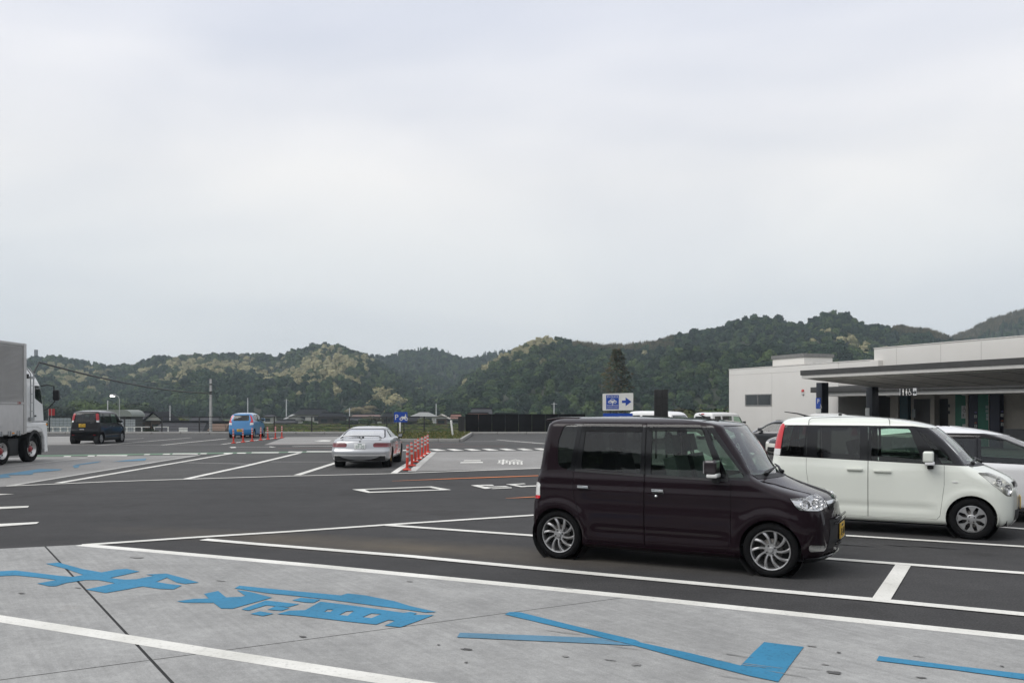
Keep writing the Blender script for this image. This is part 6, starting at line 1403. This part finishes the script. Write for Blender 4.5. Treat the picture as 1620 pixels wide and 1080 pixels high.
# ------------------------------------------------------------------ village at the foot of the hills
ROOFG = M('roof_tile_grey', (.05, .05, .054), spec=.15, rough=.8, var=.2, scale=1.5, bump=.4, bscale=4, stretch=(1, 6, 6)); ROOFD = M('roof_tile_dark', (.012, .012, .014), spec=.12, rough=.8, var=.25, scale=1.5, bump=.4, bscale=4, stretch=(1, 6, 6)); ROOFB = M('roof_tile_brown', (.16, .07, .05), rough=.65, var=.2, scale=1.5, bump=.4, bscale=4); ROOFS = M('roof_sheet', (.23, .235, .225), rough=.6, var=.1)
PLW = M('plaster_white', (.46, .45, .42), rough=.85, var=.1); WOODW = M('wall_timber', (.045, .034, .027), rough=.85, var=.3, scale=3, stretch=(6, 6, 1)); WING = M('house_window', (.02, .024, .026), rough=.1); WOODB = M('wall_brown', (.10, .055, .035), rough=.85, var=.2)
def house(name, label, u0, u1, v_ridge, d, mat_r, mat_w, depth=8, gable_side=False, eave=.30, hip=.12, base_v=None, wall_low=None, rot=0.0, group=None):
    kx = d / FPX; x0, x1 = (u0 - 810) * kx, (u1 - 810) * kx; w = x1 - x0; zr = HC - (v_ridge - YH) * kx; gz = -3.6
    r = empty(name, ((x0 + x1) / 2, d, gz), rot); tag(r, label, 'house', group); H = zr - gz; ze = H * (1 - eave); ov = .7
    MB().box((-w / 2 + ov, -depth / 2 + ov, 0), (w / 2 - ov, depth / 2 - ov, ze - .02)).build('wall', mat_w, r)
    if wall_low: MB().box((-w / 2 + ov - .04, -depth / 2 + ov - .04, ze * .52), (w / 2 - ov + .04, -depth / 2 + ov - .002, ze - .03)).build('upper_wall', wall_low, r)
    if gable_side:      # gable end towards the viewer
        MB().prism([(-w / 2, -depth / 2, ze), (w / 2, -depth / 2, ze), (0, -depth / 2, H)], (0, depth, 0), 0).build('gable', PLW, r)
        for s in (-1, 1): MB().prism([(0, -depth / 2 - .5, H + .03), (s * (w / 2 + .4), -depth / 2 - .5, ze - .22), (s * (w / 2 + .4), -depth / 2 - .5, ze + .02), (0, -depth / 2 - .5, H + .30)], (0, depth + 1, 0)).build('roof_slope', mat_r, r)
    else:
        hx = w * hip; rf = MB(); a = [(-w / 2, -depth / 2, ze), (w / 2, -depth / 2, ze), (w / 2, depth / 2, ze), (-w / 2, depth / 2, ze), (-w / 2 + hx, 0, H), (w / 2 - hx, 0, H)]
        rf.add(a, [(0, 1, 5, 4), (1, 2, 5), (2, 3, 4, 5), (3, 0, 4), (0, 3, 2, 1)]); rf.build('roof', mat_r, r)
        MB().box((-w / 2 + hx - .3, -.22, H - .12), (w / 2 - hx + .3, .22, H + .28)).build('ridge', ROOFD, r, bevel=.06)
        MB().box((-w / 2, -depth / 2 - .03, ze - .16), (w / 2, -depth / 2 + .1, ze - .005)).build('eaves_board', WOODW, r)
    n = max(1, int(w / 4.5)); y = -depth / 2 + ov
    for i in range(n):
        cx = -w / 2 + ov + (w - 2 * ov) * (i + .5) / n; ww = min(1.1, (w - 2 * ov) / n * .36)
        f = MB().box((cx - ww, y - .10, ze * .30), (cx + ww, y - .045, ze * .78)).build('window', WOODW, r); MB().box((cx - ww + .07, y - .12, ze * .30 + .07), (cx - .03, y - .101, ze * .78 - .07)).build('pane', WING, f); MB().box((cx + .03, y - .12, ze * .30 + .07), (cx + ww - .07, y - .101, ze * .78 - .07)).build('pane', WING, f)
    return r
house('farmhouse', 'large dark tiled farmhouse with the highest ridge left of the silver coupe', 468, 522, 646.6, 310, ROOFD, PLW, 11, eave=.36, hip=.17)
house('farmhouse', 'dark tiled farmhouse wing stepping down right of the highest ridge', 504, 548, 652.8, 300, ROOFD, WOODW, 9, eave=.40, hip=.14)
house('shed', 'small pale roofed shed left of the large dark farmhouse', 450, 478, 656.5, 296, ROOFS, PLW, 8, gable_side=True, eave=.5, rot=.35)
house('shed', 'low dark roofed shed at the left foot of the large farmhouse', 436, 470, 664, 285, ROOFG, WOODW, 6, eave=.5)
house('house', 'grey tiled house with white gable just right of the black kei wagon', 209, 253, 652.6, 170, ROOFG, WOODB, 7.5, eave=.34, hip=.2)
house('house', 'white gabled porch end on the right of the grey tiled house', 242, 268, 653.2, 168, ROOFD, WOODB, 7, gable_side=True, eave=.30)
house('house', 'long low grey roof behind the utility pole', 252, 332, 667.5, 150, ROOFG, WOODB, 7, eave=.5, hip=.06)
house('house', 'low grey roofed house right of the utility pole', 300, 352, 660, 240, ROOFG, WOODB, 8, eave=.5, hip=.1)
house('house', 'dark hip roofed house left of the motorcycle parking sign', 603, 627, 652.5, 300, ROOFD, WOODW, 9, eave=.4, hip=.34)
house('house', 'broad low dark roof directly behind the motorcycle parking sign', 630, 668, 659.5, 285, ROOFD, WOODW, 9, eave=.46, hip=.15)
house('house', 'pale grey hip roofed house right of the motorcycle parking sign', 650, 692, 651.4, 330, ROOFS, PLW, 10, eave=.40, hip=.36)
house('house', 'small brown house with white gable trim facing the car park', 688, 710, 656.4, 275, M('roof_pale', (.40, .37, .33), rough=.7), WOODB, 7, gable_side=True, eave=.32)
house('house', 'small house with red brown tiled roof beside the dark panel wall', 712, 731, 655, 290, ROOFB, PLW, 7, eave=.4, hip=.1)
house('house', 'two storey house with grey tiled roof above the dark panel wall', 744, 780, 646.2, 230, ROOFG, WOODB, 8, eave=.30, hip=.08)
house('shed', 'reddish lean-to roof in front of the two storey house', 740, 772, 653.5, 222, ROOFB, WOODB, 5, eave=.35, hip=.03)
house('house', 'long pale red roof half hidden by trees beyond the silver coupe', 556, 604, 655.5, 345, M('roof_pale_red', (.15, .10, .085), rough=.7, var=.15), PLW, 9, eave=.45, hip=.06)
house('house', 'long grey roof low behind the silver coupe roof', 552, 598, 661, 300, ROOFG, PLW, 8, eave=.42, hip=.05)
house('house', 'white walled house between the blue hatchback and the farmhouse', 419, 436, 655.6, 320, ROOFG, PLW, 8, eave=.26, hip=.2)
house('shed', 'rusty roofed shed left of the blue hatchback', 336, 364, 668.5, 145, M('roof_rust', (.13, .085, .06), rough=.8, var=.25), WOODB, 5, eave=.4, hip=.04)
house('house', 'dark roofed house hidden behind the panel wall', 782, 820, 654.4, 225, ROOFD, WOODW, 7, eave=.4, hip=.06)
# arched shed and pale sheds behind the black kei wagon
sh_ = empty('arched_shed', ((163 - 810) / FPX * 110, 110, -3.6)); tag(sh_, 'long arched roof shed showing above the black kei wagon', 'shed'); kx = 110 / FPX
MB().prism([(x, y, z) for x, z, y in ((-2.6, 4.35, 0), (3.6, 4.35, 0))] + [(2.6 + 1.0 * math.cos(t), 0, 4.35 + .85 * math.sin(t)) for t in (.3, .6, .9, 1.2, 1.57)] + [(-2.6, 0, 5.2)], (0, 4, 0)).build('roof', M('shed_sheet', (.20, .22, .20), rough=.6), sh_)
MB().box((-2.5, .3, 0), (3.4, 3.7, 4.34)).build('wall', M('shed_wall', (.05, .05, .05), rough=.8), sh_)
for u0, u1, v0, v1, lab, c in ((76, 112, 661, 668, 'pale blue sheet fence panels left of the black kei wagon', (.26, .29, .31)), (191, 214, 663, 673, 'pale sheet panels right of the black kei wagon', (.30, .32, .34))):
    d = 95; kx = d / FPX; o = empty('sheet_fence', ((u0 - 810) * kx, d, 0)); tag(o, lab, 'fence'); n = 6; w = (u1 - u0) * kx / n; m_ = M('sheet_pale' + str(u0), c, rough=.5)
    for i in range(n): MB().box((i * w + .02, 0, HC - (v1 - YH) * kx - 1.2), ((i + 1) * w - .02, .06, HC - (v0 - YH) * kx)).build('panel', m_, o)
# red banners behind the lorry cab
for x, lab in ((79, 'left one of two red banners behind the truck cab'), (84, 'right one of two red banners behind the truck cab')):
    d = 74; kx = d / FPX; o = empty('banner', ((x - 810) * kx, d, -2.5)); tag(o, lab, 'banner')
    MB().box((-.11, 0, HC - (657 - YH) * kx + 2.5), (.13, .03, HC - (646.5 - YH) * kx + 2.5)).build('cloth', M('banner_red', (.30, .012, .015), rough=.7), o); MB().tube([(-.12, 0, 0), (-.12, 0, HC - (646 - YH) * kx + 2.5)], .02, n=6).build('pole', STEELG, o)
# white guard rail on the lane beyond the fence
gr = empty('guard_rail', (0, 72, -1.1)); tag(gr, 'white pipe guard rail on the lane beyond the dark fence', 'guard rail'); kx = 72 / FPX
for (a, b) in ((72, 236), (244, 266)):
    n = int((b - a) / 11.5)
    for i in range(n + 1):
        x = (a + (b - a) * i / n - 810) * kx; MB().box((x - .045, -.03, 0), (x + .045, .03, 1.42)).build('post', STEELW, gr)
    for z in (.78, 1.38): MB().box(((a - 810) * kx, -.02, z - .04), ((b - 810) * kx, .02, z + .04)).build('rail', STEELW, gr)
o = empty('site_board', ((290 - 810) * kx, 72, -1.0)); tag(o, 'small white board by the guard rail left of the utility pole', 'board'); MB().box((-.36, -.02, .72), (.34, .02, 1.22)).build('panel', STEELW, o); MB().box((-.3, .02, 0), (-.24, .05, .9)).box((.24, .02, 0), (.3, .05, .9)).build('leg', STEELG, o)

# utility pole, wires, small poles, street lamp
CONCP = M('pole_concrete', (.25, .25, .245), rough=.7, var=.1)
up = empty('utility_pole', ((333.5 - 810) / FPX * 76, 76, -2.6)); tag(up, 'grey concrete utility pole left of the blue hatchback', 'utility pole'); kx = 76 / FPX; zt = HC - (599.5 - YH) * kx + 2.6
MB().lathe([(.135, 0), (.10, zt), (.001, zt + .01)], n=14).build('pole', CONCP, up)
for z in (zt - .5, zt - 1.15, zt - 1.3): MB().lathe([(.125, z), (.13, z + .06), (.125, z + .1)], n=12).build('pole_band', STEELD, up)
MB().tube([(.1, 0, zt - .7), (1.0, 0, zt - 2.9), (1.75, 0, .6)], .018, n=5).build('stay_wire', STEELD, up)
def wire(name, lab, a, b, sag, r):
    pts = [a.lerp(b, t) - Vector((0, 0, sag * 4 * t * (1 - t))) for t in np.linspace(0, 1, 22)]; tag(MB().tube(pts, r, n=5).build(name, STEELD), lab, 'cable')
tp = Vector((up.location.x, 76, zt - 2.6 - 1.2))
wire('cable', 'thick black cable sagging from the truck cab to the utility pole', P(62, 573, 42), tp, .35, .045); wire('cable', 'short end of the black cable dropping behind the truck cab', P(62, 573, 42), P(52, 592, 41), .0, .04)
wire('cable', 'thin upper cable running left from the utility pole', P(150, 590, 88), tp + Vector((0, 0, .55)), .25, .02)
lp = empty('street_lamp', ((189 - 810) / FPX * 90, 90, -3.4)); tag(lp, 'lit street lamp on a grey post above the black kei wagon', 'street lamp'); kx = 90 / FPX; zl = HC - (626.5 - YH) * kx + 3.4
MB().tube([(0, 0, 0), (0, 0, zl - .3), (-.1, 0, zl - .05), (-.45, 0, zl + .1)], [.07, .05, .045, .04], n=8).build('post', STEELG, lp); MB().box((-.95, -.13, zl + .02), (-.38, .13, zl + .2)).build('lamp_head', STEELG, lp, bevel=.03)
MB().box((-.90, -.15, zl - .05), (-.5, .11, zl + .015)).ball((-.74, -.1, zl + .04), (.17, .1, .09)).build('lamp_glass', M('lamp_lit', (.8, .8, .75), emit=((1, .97, .9), 3.0)), lp)
for u, v0, d, lab in ((170.5, 633, 120, 'thin dark pole left of the lit street lamp'), (269, 641, 150, 'thin grey pole by the white gabled porch'), (453, 631, 300, 'tall thin pale pole left of the large farmhouse'), (553, 645, 300, 'thin brown pole right of the dark farmhouse wing'), (690, 638, 300, 'slanting pale pole behind the small brown house'), (876.5, 636, 220, 'thin pole with crossbars above the panel wall end'), (392, 629, 300, 'distant pale pole above the blue hatchback')):
    kx = d / FPX; o = empty('pole', ((u - 810) * kx, d, -3.6)); tag(o, lab, 'pole'); z = HC - (v0 - YH) * kx + 3.6; MB().lathe([(.13 * d / 200 + .03, 0), (.07 * d / 200 + .02, z), (.001, z)], n=8).build('shaft', STEELG, o)
    if u in (876.5, 453, 553): MB().box((-.8, -.05, z - .5), (.8, .05, z - .38)).build('crossarm', STEELG, o)

# ------------------------------------------------------------------ trees and bushes standing clear
BARK = M('bark', (.05, .04, .03), rough=.9, var=.3)
def leaf_mat(n, a, b, c): return crown_mat(n, a, b, c)
def tree(name, label, x, y, h, r, mat, seed, trunk=.3, lobes=8, leaf=.28, n=900, base=-3.6, cat='tree', group=None):
    e = empty(name, (x, y, base)); tag(e, label, cat, group); hc = h * (1 - trunk)
    me = crown_mesh('crown', r, hc * .42, n, leaf, seed, mat, lobes); o = link('crown', me, e); o.location = (0, 0, h * trunk - hc * .03)
    rg = random.Random(seed); mb = MB().tube([(0, 0, -.3), (.03 * h * rg.uniform(-1, 1), 0, h * .4), (0, 0, h * .7)], [.045 * h * .5 + .04, .03 * h * .5 + .02, .02], n=7)
    for k in range(5):
        a = rg.uniform(0, 6.28); z = h * rg.uniform(trunk * .8, .6); mb.tube([(0, 0, z), (r * .35 * math.cos(a), r * .35 * math.sin(a), z + h * .15), (r * .6 * math.cos(a), r * .6 * math.sin(a), z + h * .22)], [.018 * h * .5, .01 * h * .5, .01], n=5)
    mb.build('trunk', BARK, e); return e
LFA = leaf_mat('leaf_fresh', (.07, .10, .02), (.09, .125, .025), (.11, .14, .03)); LFB = leaf_mat('leaf_mid', (.025, .045, .014), (.035, .058, .018), (.045, .07, .02)); LFC = leaf_mat('leaf_dark', (.012, .020, .010), (.016, .026, .012), (.02, .032, .014)); LFD = leaf_mat('leaf_brown', (.05, .045, .022), (.06, .052, .026), (.075, .062, .03)); LFE = leaf_mat('leaf_olive', (.05, .06, .018), (.07, .08, .022), (.085, .095, .03))
def tr_(u, d, v_top, v_base=None, base=-3.6): return (u - 810) / FPX * d, d, HC - (v_top - YH) * d / FPX - base
for nm, lab, u, d, vt, r, m, sd, kw in (
    ('bush', 'dark round bush in front of the white guard rail', 235, 70.5, 663, .95, LFC, 71, dict(base=-1.1, trunk=.05, leaf=.12, cat='bush')),
    ('tree', 'bright yellow green tree between the tiled house and utility pole', 283, 190, 650.5, 4.2, LFE, 72, dict(trunk=.15)),
    ('tree', 'dark round tree right of the white gabled porch', 262, 182, 650.5, 2.2, LFC, 73, dict(trunk=.15)),
    ('tree', 'spreading yellow green tree over the left of the arched shed', 130, 135, 645, 4.0, LFA, 74, dict(trunk=.2)),
    ('tree', 'olive tree beside the spreading yellow green tree behind the truck', 100, 140, 650, 3.0, LFB, 75, dict(trunk=.2)),
    ('tree', 'brownish green tree right of the dark farmhouse wing', 587, 290, 653, 3.6, LFD, 76, dict(trunk=.2)),
    ('tree', 'dark green tree below the brownish tree by the coupe roof', 578, 280, 658, 3.2, LFB, 77, dict(trunk=.15)),
    ('tree', 'small yellow green tree in front of the pale hip roofed house', 676, 262, 657, 2.6, LFE, 78, dict(trunk=.15)),
    ('tree', 'grey green tree behind the dark hip roofed house', 643, 400, 636, 7.5, LFB, 79, dict(trunk=.2)),
    ('tree', 'large bloom topped tree right above the farmhouse wing', 568, 420, 632, 9.0, leaf_mat('leaf_bloom', (.12, .10, .055), (.16, .135, .07), (.19, .16, .09)), 80, dict(trunk=.2)),
    ('tree', 'round dark green tree right of the charging sign', 1012, 150, 631, 4.0, LFB, 81, dict(trunk=.15)),
    ('tree', 'tall yellow green tree near the left end of the building', 1103, 120, 617, 3.0, LFE, 82, dict(trunk=.15)),
    ('tree', 'brown leafless looking tree left of the yellow green one by the building', 1082, 125, 622, 3.2, LFD, 83, dict(trunk=.15)),
    ('tree', 'green tree touching the left end of the pale building', 1136, 115, 620, 3.2, LFB, 84, dict(trunk=.15)),
    ('bush', 'low bush at the right end of the dark panel wall', 905, 66, 654, 1.1, LFB, 85, dict(base=-.9, trunk=.05, leaf=.14, cat='bush')),
    ('bush', 'green hedge bush between the charging sign and the dark board', 1024, 64, 652, 1.6, LFE, 86, dict(base=-.9, trunk=.05, leaf=.14, cat='bush')),
    ('bush', 'garden bush in front of the large dark farmhouse', 490, 282, 662, 2.3, LFB, 87, dict(trunk=.05, cat='bush')),
    ('bush', 'garden bush right of the dark farmhouse wing', 551, 275, 661, 2.6, LFC, 88, dict(trunk=.05, cat='bush')),
    ('tree', 'dark tree behind the white house beyond the blue hatchback', 408, 380, 650, 6, LFC, 89, dict(trunk=.1)),
    ('tree', 'dark wooded knoll tree behind the truck cab mirrors', 108, 260, 628, 9, LFC, 90, dict(trunk=.1, n=1400, leaf=.5)),
    ('tree', 'dark broad tree under the street lamp', 200, 270, 622, 9, LFC, 91, dict(trunk=.1, n=1400, leaf=.5)),
    ('tree', 'olive brown tree left of the lit street lamp', 155, 265, 618, 9, LFB, 92, dict(trunk=.1, n=1400, leaf=.5))):
    x, y, h = tr_(u, d, vt, base=kw.get('base', -3.6)); tree(nm, lab, x, y, h, r, m, sd, **kw)
# tall brownish conifer above the charging sign
x, y, h = tr_(976, 150, 553); cf = empty('conifer', (x, y, -3.6)); tag(cf, 'tall brownish conifer rising above the EV charging sign', 'tree')
def tall_conifer():
    rg = random.Random(9); mb = MB()
    for i in range(1900):
        z = h * (.12 + .88 * rg.random() ** 1.05); env = 2.9 * min(1, (1 - z / h) / .34 + .10) ** .75 * (.85 + .15 * math.sin(z * 2.3 + 1.3 * math.sin(z * .7))); t = rg.uniform(0, 6.28); q = env * rg.random() ** .5 * (1.25 if rg.random() < .12 else 1); p = Vector((q * math.cos(t), q * math.sin(t), z)); d = Vector((math.cos(t), math.sin(t), rg.uniform(-.6, .3))).normalized(); s = d.cross(ZV).normalized(); l = .30 * rg.uniform(.6, 1.3)
        mb.add([p - d * l - s * l * .4, p + d * l, p - d * l * .4 + s * l * .45, p + ZV * l * .5], [(0, 1, 2), (0, 3, 1)], rg.random() < .45)
    return mb.mesh('crown', [leaf_mat('leaf_conifer', (.04, .046, .024), (.055, .058, .03), (.07, .07, .04)), leaf_mat('leaf_rust', (.10, .075, .046), (.12, .09, .052), (.14, .105, .06))], recalc=False)
link('crown', tall_conifer(), cf); tb = MB().tube([(0, 0, -.3), (0, 0, h * .95)], [.22, .03], n=8)
for i in range(40):
    z = h * (.12 + .8 * i / 40); a = i * 2.4; q = 2.3 * (1 - (z / h) ** 2.2) ** .75; tb.tube([(0, 0, z), (q * math.cos(a), q * math.sin(a), z + .2)], [.04, .012], n=4)
tb.build('trunk', BARK, cf)
# rough grass and crops on the strip seen over the kerb
gs = MB(); r_ = random.Random(4)
for i in range(9000):
    y = r_.uniform(200, 300); x = r_.uniform(-.32, .08) * y; s = r_.uniform(.4, 1.3); a = r_.uniform(0, 3.14); c, q = math.cos(a) * s, math.sin(a) * s
    gs.add([(x - c, y - q, -3.7), (x + c, y + q, -3.7), (x + c * .6, y + q * .6, -3.7 + s * .5), (x - c * .7, y - q * .7, -3.7 + s * .4)], [(0, 1, 2, 3)], r_.randrange(3))
tag(gs.build('field_crops', [LFB, LFA, M('field_straw', (.12, .11, .05), rough=.9)], recalc=False), kind='stuff')
# ------------------------------------------------------------------ air
hz_ = MB().box((-1900, -420, -5.2), (2200, 1500, 175)).build('haze', []); tag(hz_, kind='stuff')
hm = bpy.data.materials.new('haze'); hm.use_nodes = True; t = hm.node_tree; t.nodes.clear(); o_ = t.nodes.new('ShaderNodeOutputMaterial'); v_ = t.nodes.new('ShaderNodeVolumePrincipled'); v_.inputs['Density'].default_value = .00026; v_.inputs['Color'].default_value = (.74, .86, .96, 1); v_.inputs['Anisotropy'].default_value = .2
t.links.new(v_.outputs[0], o_.inputs['Volume']); hz_.data.materials.clear(); hz_.data.materials.append(hm)
# ------------------------------------------------------------------ place the cars
def paint(nm, col, metal=.0, rough=.28, coat=1.0, var=.03, spec=None, cior=None):
    return M('paint_' + nm, col, rough=rough, metal=metal, coat=coat, var=var, scale=1.5, spec=spec, cior=cior, back=(.06, .06, .06))
P_PLUM = paint('plum', (.0085, .0029, .0056), rough=.45, spec=.10, cior=1.30)
P_WHITE = paint('pearl_white', (.735, .76, .69), rough=.32)
P_BLACK = paint('black', (.003, .003, .004), spec=.1, cior=1.3)
P_BLUE = paint('sky_blue', (.032, .20, .44))
P_SILVER = paint('silver', (.40, .41, .42), metal=.5, rough=.36)
P_MPV = paint('silver_white', (.74, .74, .74), metal=.1, rough=.32)
P_WHITE2 = paint('plain_white', (.74, .74, .72))
P_GREY = paint('dark_grey', (.03, .03, .033), metal=.3)
P_CREAM = paint('cream_white', (.74, .73, .66))
def fix(sp, p):
    d = dict(sp); d['trims'] = [dict(t, mat=p if t['mat'] == 'paint' else t['mat']) for t in sp.get('trims', ())]; return d
def spot(u, v, x, y, rz):
    """car origin (middle of the rear bumper on the ground) from the ground point under local (x, y)"""
    g = G(u, v); c, s_ = math.cos(rz), math.sin(rz); return (g.x - (c * x - s_ * y), g.y - (s_ * x + c * y), 0)

# the dark plum kei van
HA = R(-27.95)
hero, sh = make_car('kei_van', 'dark plum tall kei van parked nearest, with bright swirl-spoke alloy wheels', 'car', None, fix(KEI_A, P_PLUM), spot(882, 884, .42, -.72, HA), HA, P_PLUM)
MB().prism([(.165, -.50, 1.615), (.17, -.50, 1.638), (.34, -.50, 1.662), (.60, -.50, 1.662), (.60, -.50, 1.64), (.30, -.50, 1.615)], (0, 1.0, 0)).build('roof_spoiler', P_PLUM, hero, bevel=.012, seg=3)
MB().tube([(2.10, -.10, 1.628), (1.93, -.10, 1.70)], [.012, .006], n=8).box((2.06, -.13, 1.622), (2.16, -.07, 1.64)).build('antenna', BLACKP, hero)
for y0 in (-.40, .08):
    along(sh, hero, 'wiper', [(y0, 1.035), (y0 + .03, 1.055), (y0 + .25, 1.085), (y0 + .50, 1.10)], [.026, .018, .013, .008], BLACKP, .022)
along(sh, hero, 'bonnet_line', [(-.60, .995), (-.50, .96), (-.46, .905), (-.40, .862)], .004, UNDER, .001, n=5)
plate(hero, Matrix.Translation((3.478, .02, .455)) @ Matrix.Rotation(R(90), 4, 'Z'), True, '82-40')
for z0 in (.34, .55, .60):
    sh_ = MB().box((3.475 - .02, -.36, z0), (3.475, .36, z0 + .02)); sh_.build('grille_slat', GLOSSB, hero, bevel=.006)
MB().lathe([(.001, .012), (.016, .010), (.018, 0)], 'y', c=(0, 0, 0), n=14).build('key_lock', CHROME, hero).matrix_local = Matrix.Translation((1.63, -.738, .795)) @ Matrix.Rotation(R(180), 4, 'X')
MB().box((1.535, -.672, 1.552), (1.575, -.664, 1.562)).build('visor_clip', CHROME, hero)

# the pearl white kei wagon behind it
PA = R(-28)
pal, sh = make_car('kei_wagon', 'pearl white tall kei wagon with black pillars and star hubcaps behind the plum van', 'car', None, fix(KEI_B, P_WHITE), spot(1537, 853.5, 2.78, -.72, PA), PA, P_WHITE)
MB().tube([(.62, -.30, 1.640), (.44, -.30, 1.690), (.25, -.30, 1.715)], [.014, .010, .006], n=8).box((.54, -.34, 1.625), (.66, -.26, 1.652)).build('antenna', BLACKP, pal)
for y0 in (-.46, .05):
    along(sh, pal, 'wiper', [(y0, .995), (y0 + .03, 1.012), (y0 + .25, 1.04), (y0 + .50, 1.055)], [.026, .018, .013, .008], BLACKP, .022)
plate(pal, Matrix.Translation((3.37, 0, .48)) @ Matrix.Rotation(R(90), 4, 'Z'), True, '61-05')
MB().box((1.02, -.25, 1.666), (1.05, -.10, 1.69)).tube([(.66, -.655, 1.53), (.665, -.63, 1.60), (.70, -.58, 1.628), (1.30, -.50, 1.650), (1.72, -.52, 1.640), (1.75, -.60, 1.60), (1.76, -.645, 1.53)], .004, n=5).build('roof_seam', BLACKP, pal)

# the silver-white minivan on the right edge
d_ = Vector((math.cos(PA), math.sin(PA))); n_ = Vector((-d_.y, d_.x)); g_ = G(1537, 853.5).xy + n_ * 2.30 + d_ * .06
mpv_loc = g_ - d_ * 2.20 + n_ * .88
mpv, sh = make_car('minivan', 'silver white low minivan half hidden by the white kei wagon', 'car', None, fix(MPV, P_MPV), (mpv_loc.x, mpv_loc.y, 0), PA, P_MPV)

# silver coupe, seen from behind
CA = R(91)
coupe, sh = make_car('coupe', 'silver two door coupe with rear wing and gold wheels beside the red posts', 'car', None, dict(fix(COUPE, P_SILVER), rim_mat=M('gold_rim', (.45, .30, .12), rough=.35, metal=.7)), spot(536, 738, .90, .76, CA), CA, P_SILVER)
mb = MB()
for y in (-.56, 0, .56): mb.prism([(.30, y - .02, .86), (.36, y - .02, .93), (.42, y - .02, .93), (.42, y - .02, .86)], (0, .04, 0))
mb.tube([(.34, -.62, .885), (.33, -.55, .945), (.30, -.2, .955), (.30, .2, .955), (.33, .55, .945), (.34, .62, .885)], .022, n=8)
mb.build('rear_wing', P_SILVER, coupe, angle=40)
plate(coupe, Matrix.Translation((.065, 0, .655)) @ Matrix.Rotation(R(-90), 4, 'Z') @ Matrix.Rotation(R(-8), 4, 'X'), False, '07-20')
MB().tube([(.78, .12, .945), (.62, -.05, .90), (.70, .42, .925)], [.02, .012, .008], n=6).ball((.70, .02, .91), (.06, .06, .03)).build('rear_wiper', BLACKP, coupe)
MB().tube([(.05, -.42, .265), (.30, -.42, .265)], .045, n=14, cap=False).tube([(.05, -.30, .265), (.30, -.30, .265)], .045, n=14, cap=False).build('exhaust_pipe', CHROME, coupe)
MB().tube([(.35, .42, .29), (.9, .42, .29)], .10, n=14).build('silencer', ALLOY, coupe)
MB().box((.08, -.74, .235), (.30, .74, .375)).build('rear_valance', UNDER, coupe, bevel=.02)
MB().box((.115, -.03, .785), (.125, .03, .815)).build('badge', CHROME, coupe)

# black kei wagon far left (same body style as the white one), blue kei hatch
BA = R(90.5)
blk, sh = make_car('kei_wagon', 'black kei wagon with tall red tail lamps seen from behind, next to the truck', 'car', None, dict(fix(KEI_B, P_BLACK), ns=40, nc=4, ne=5, lamps=[KEI_B['lamps'][0], dict(KEI_B['lamps'][1], mat=M('van_tail_red', (.34, .010, .014), rough=.25, coat=.4), poly=rpoly([(.395, 1.09), (.49, 1.075), (.505, 1.2), (.525, 1.50), (.49, 1.53), (.43, 1.50), (.40, 1.3)], .015))]), spot(161, 702, .38, -.72, BA), BA, P_BLACK)
plate(blk, Matrix.Translation((.045, .10, .93)) @ Matrix.Rotation(R(-90), 4, 'Z'), True, '35-17')
MB().box((.03, .0, .70), (.05, .22, .75)).build('tailgate_handle', CHROME, blk, bevel=.01)
MB().box((.055, -.50, 1.055), (.075, -.30, 1.075)).build('badge', CHROME, blk)
for s_ in (-1, 1): MB().box((.005, s_ * .52 - .06, .44), (.03, s_ * .52 + .06, .475)).build('reflector', DREDL, blk)
BL = R(92.5)
blu, sh = make_car('kei_hatchback', 'sky blue kei hatchback seen from behind beyond the far red posts', 'car', None, fix(KEI_C, P_BLUE), spot(402, 692.5, .42, -.70, BL), BL, P_BLUE)
plate(blu, Matrix.Translation((.005, .05, .47)) @ Matrix.Rotation(R(-90), 4, 'Z'), True, '12-90')
MB().box((.36, -.50, 1.40), (.60, .50, 1.425)).build('roof_spoiler', P_BLUE, blu, bevel=.01)

# vehicles half hidden behind the two near ones
def far_car(name, label, sp, u_front, d, v_ref, hd, pt, x, y, k=1.0):
    X = (u_front - 810) / FPX * d; c, s_ = math.cos(hd), math.sin(hd)
    o, sh = make_car(name, label, 'car' if name != 'delivery_van' and name != 'van' else 'van', None, dict(fix(sp, pt), ns=30), (X - (c * x - s_ * y), d - (s_ * x + c * y), 0), hd, pt)
    o.scale = (k, k, k); return o
far_car('delivery_van', 'white van with only its rounded roof showing above the plum van roof', VAN, 1086, 45, 655, R(-52), P_WHITE2, 4.0, -.4, .84)
o = far_car('van', 'small white van with side windows and red rear lamp in front of the pale building', VAN, 1128, 50, 660, R(41), P_WHITE2, .1, -.7, 1); o.scale = (.74, .86, .795)
MB().box((.10, -.12, 1.80), (.13, .12, 1.86)).build('high_brake_lamp', REDL, o)
far_car('sedan', 'dark grey sedan parked beside the white van near the building', SEDAN, 1187, 34, 690, R(152), P_GREY, 3.05, .8, .94)
far_car('white_sedan', 'white car showing only its nose past the tail of the white kei wagon', SEDAN, 1224, 31.0, 710, R(-155), P_CREAM, 4.5, .0, .97)
es = far_car('estate_car', 'white car with a roof edge spoiler behind the white kei wagon', KEI_C, 1350, 26, 660, R(74), P_CREAM, .3, -.66, 1.08)
MB().box((.28, -.58, 1.42), (.62, .58, 1.455)).build('roof_spoiler', P_CREAM, es, bevel=.012)
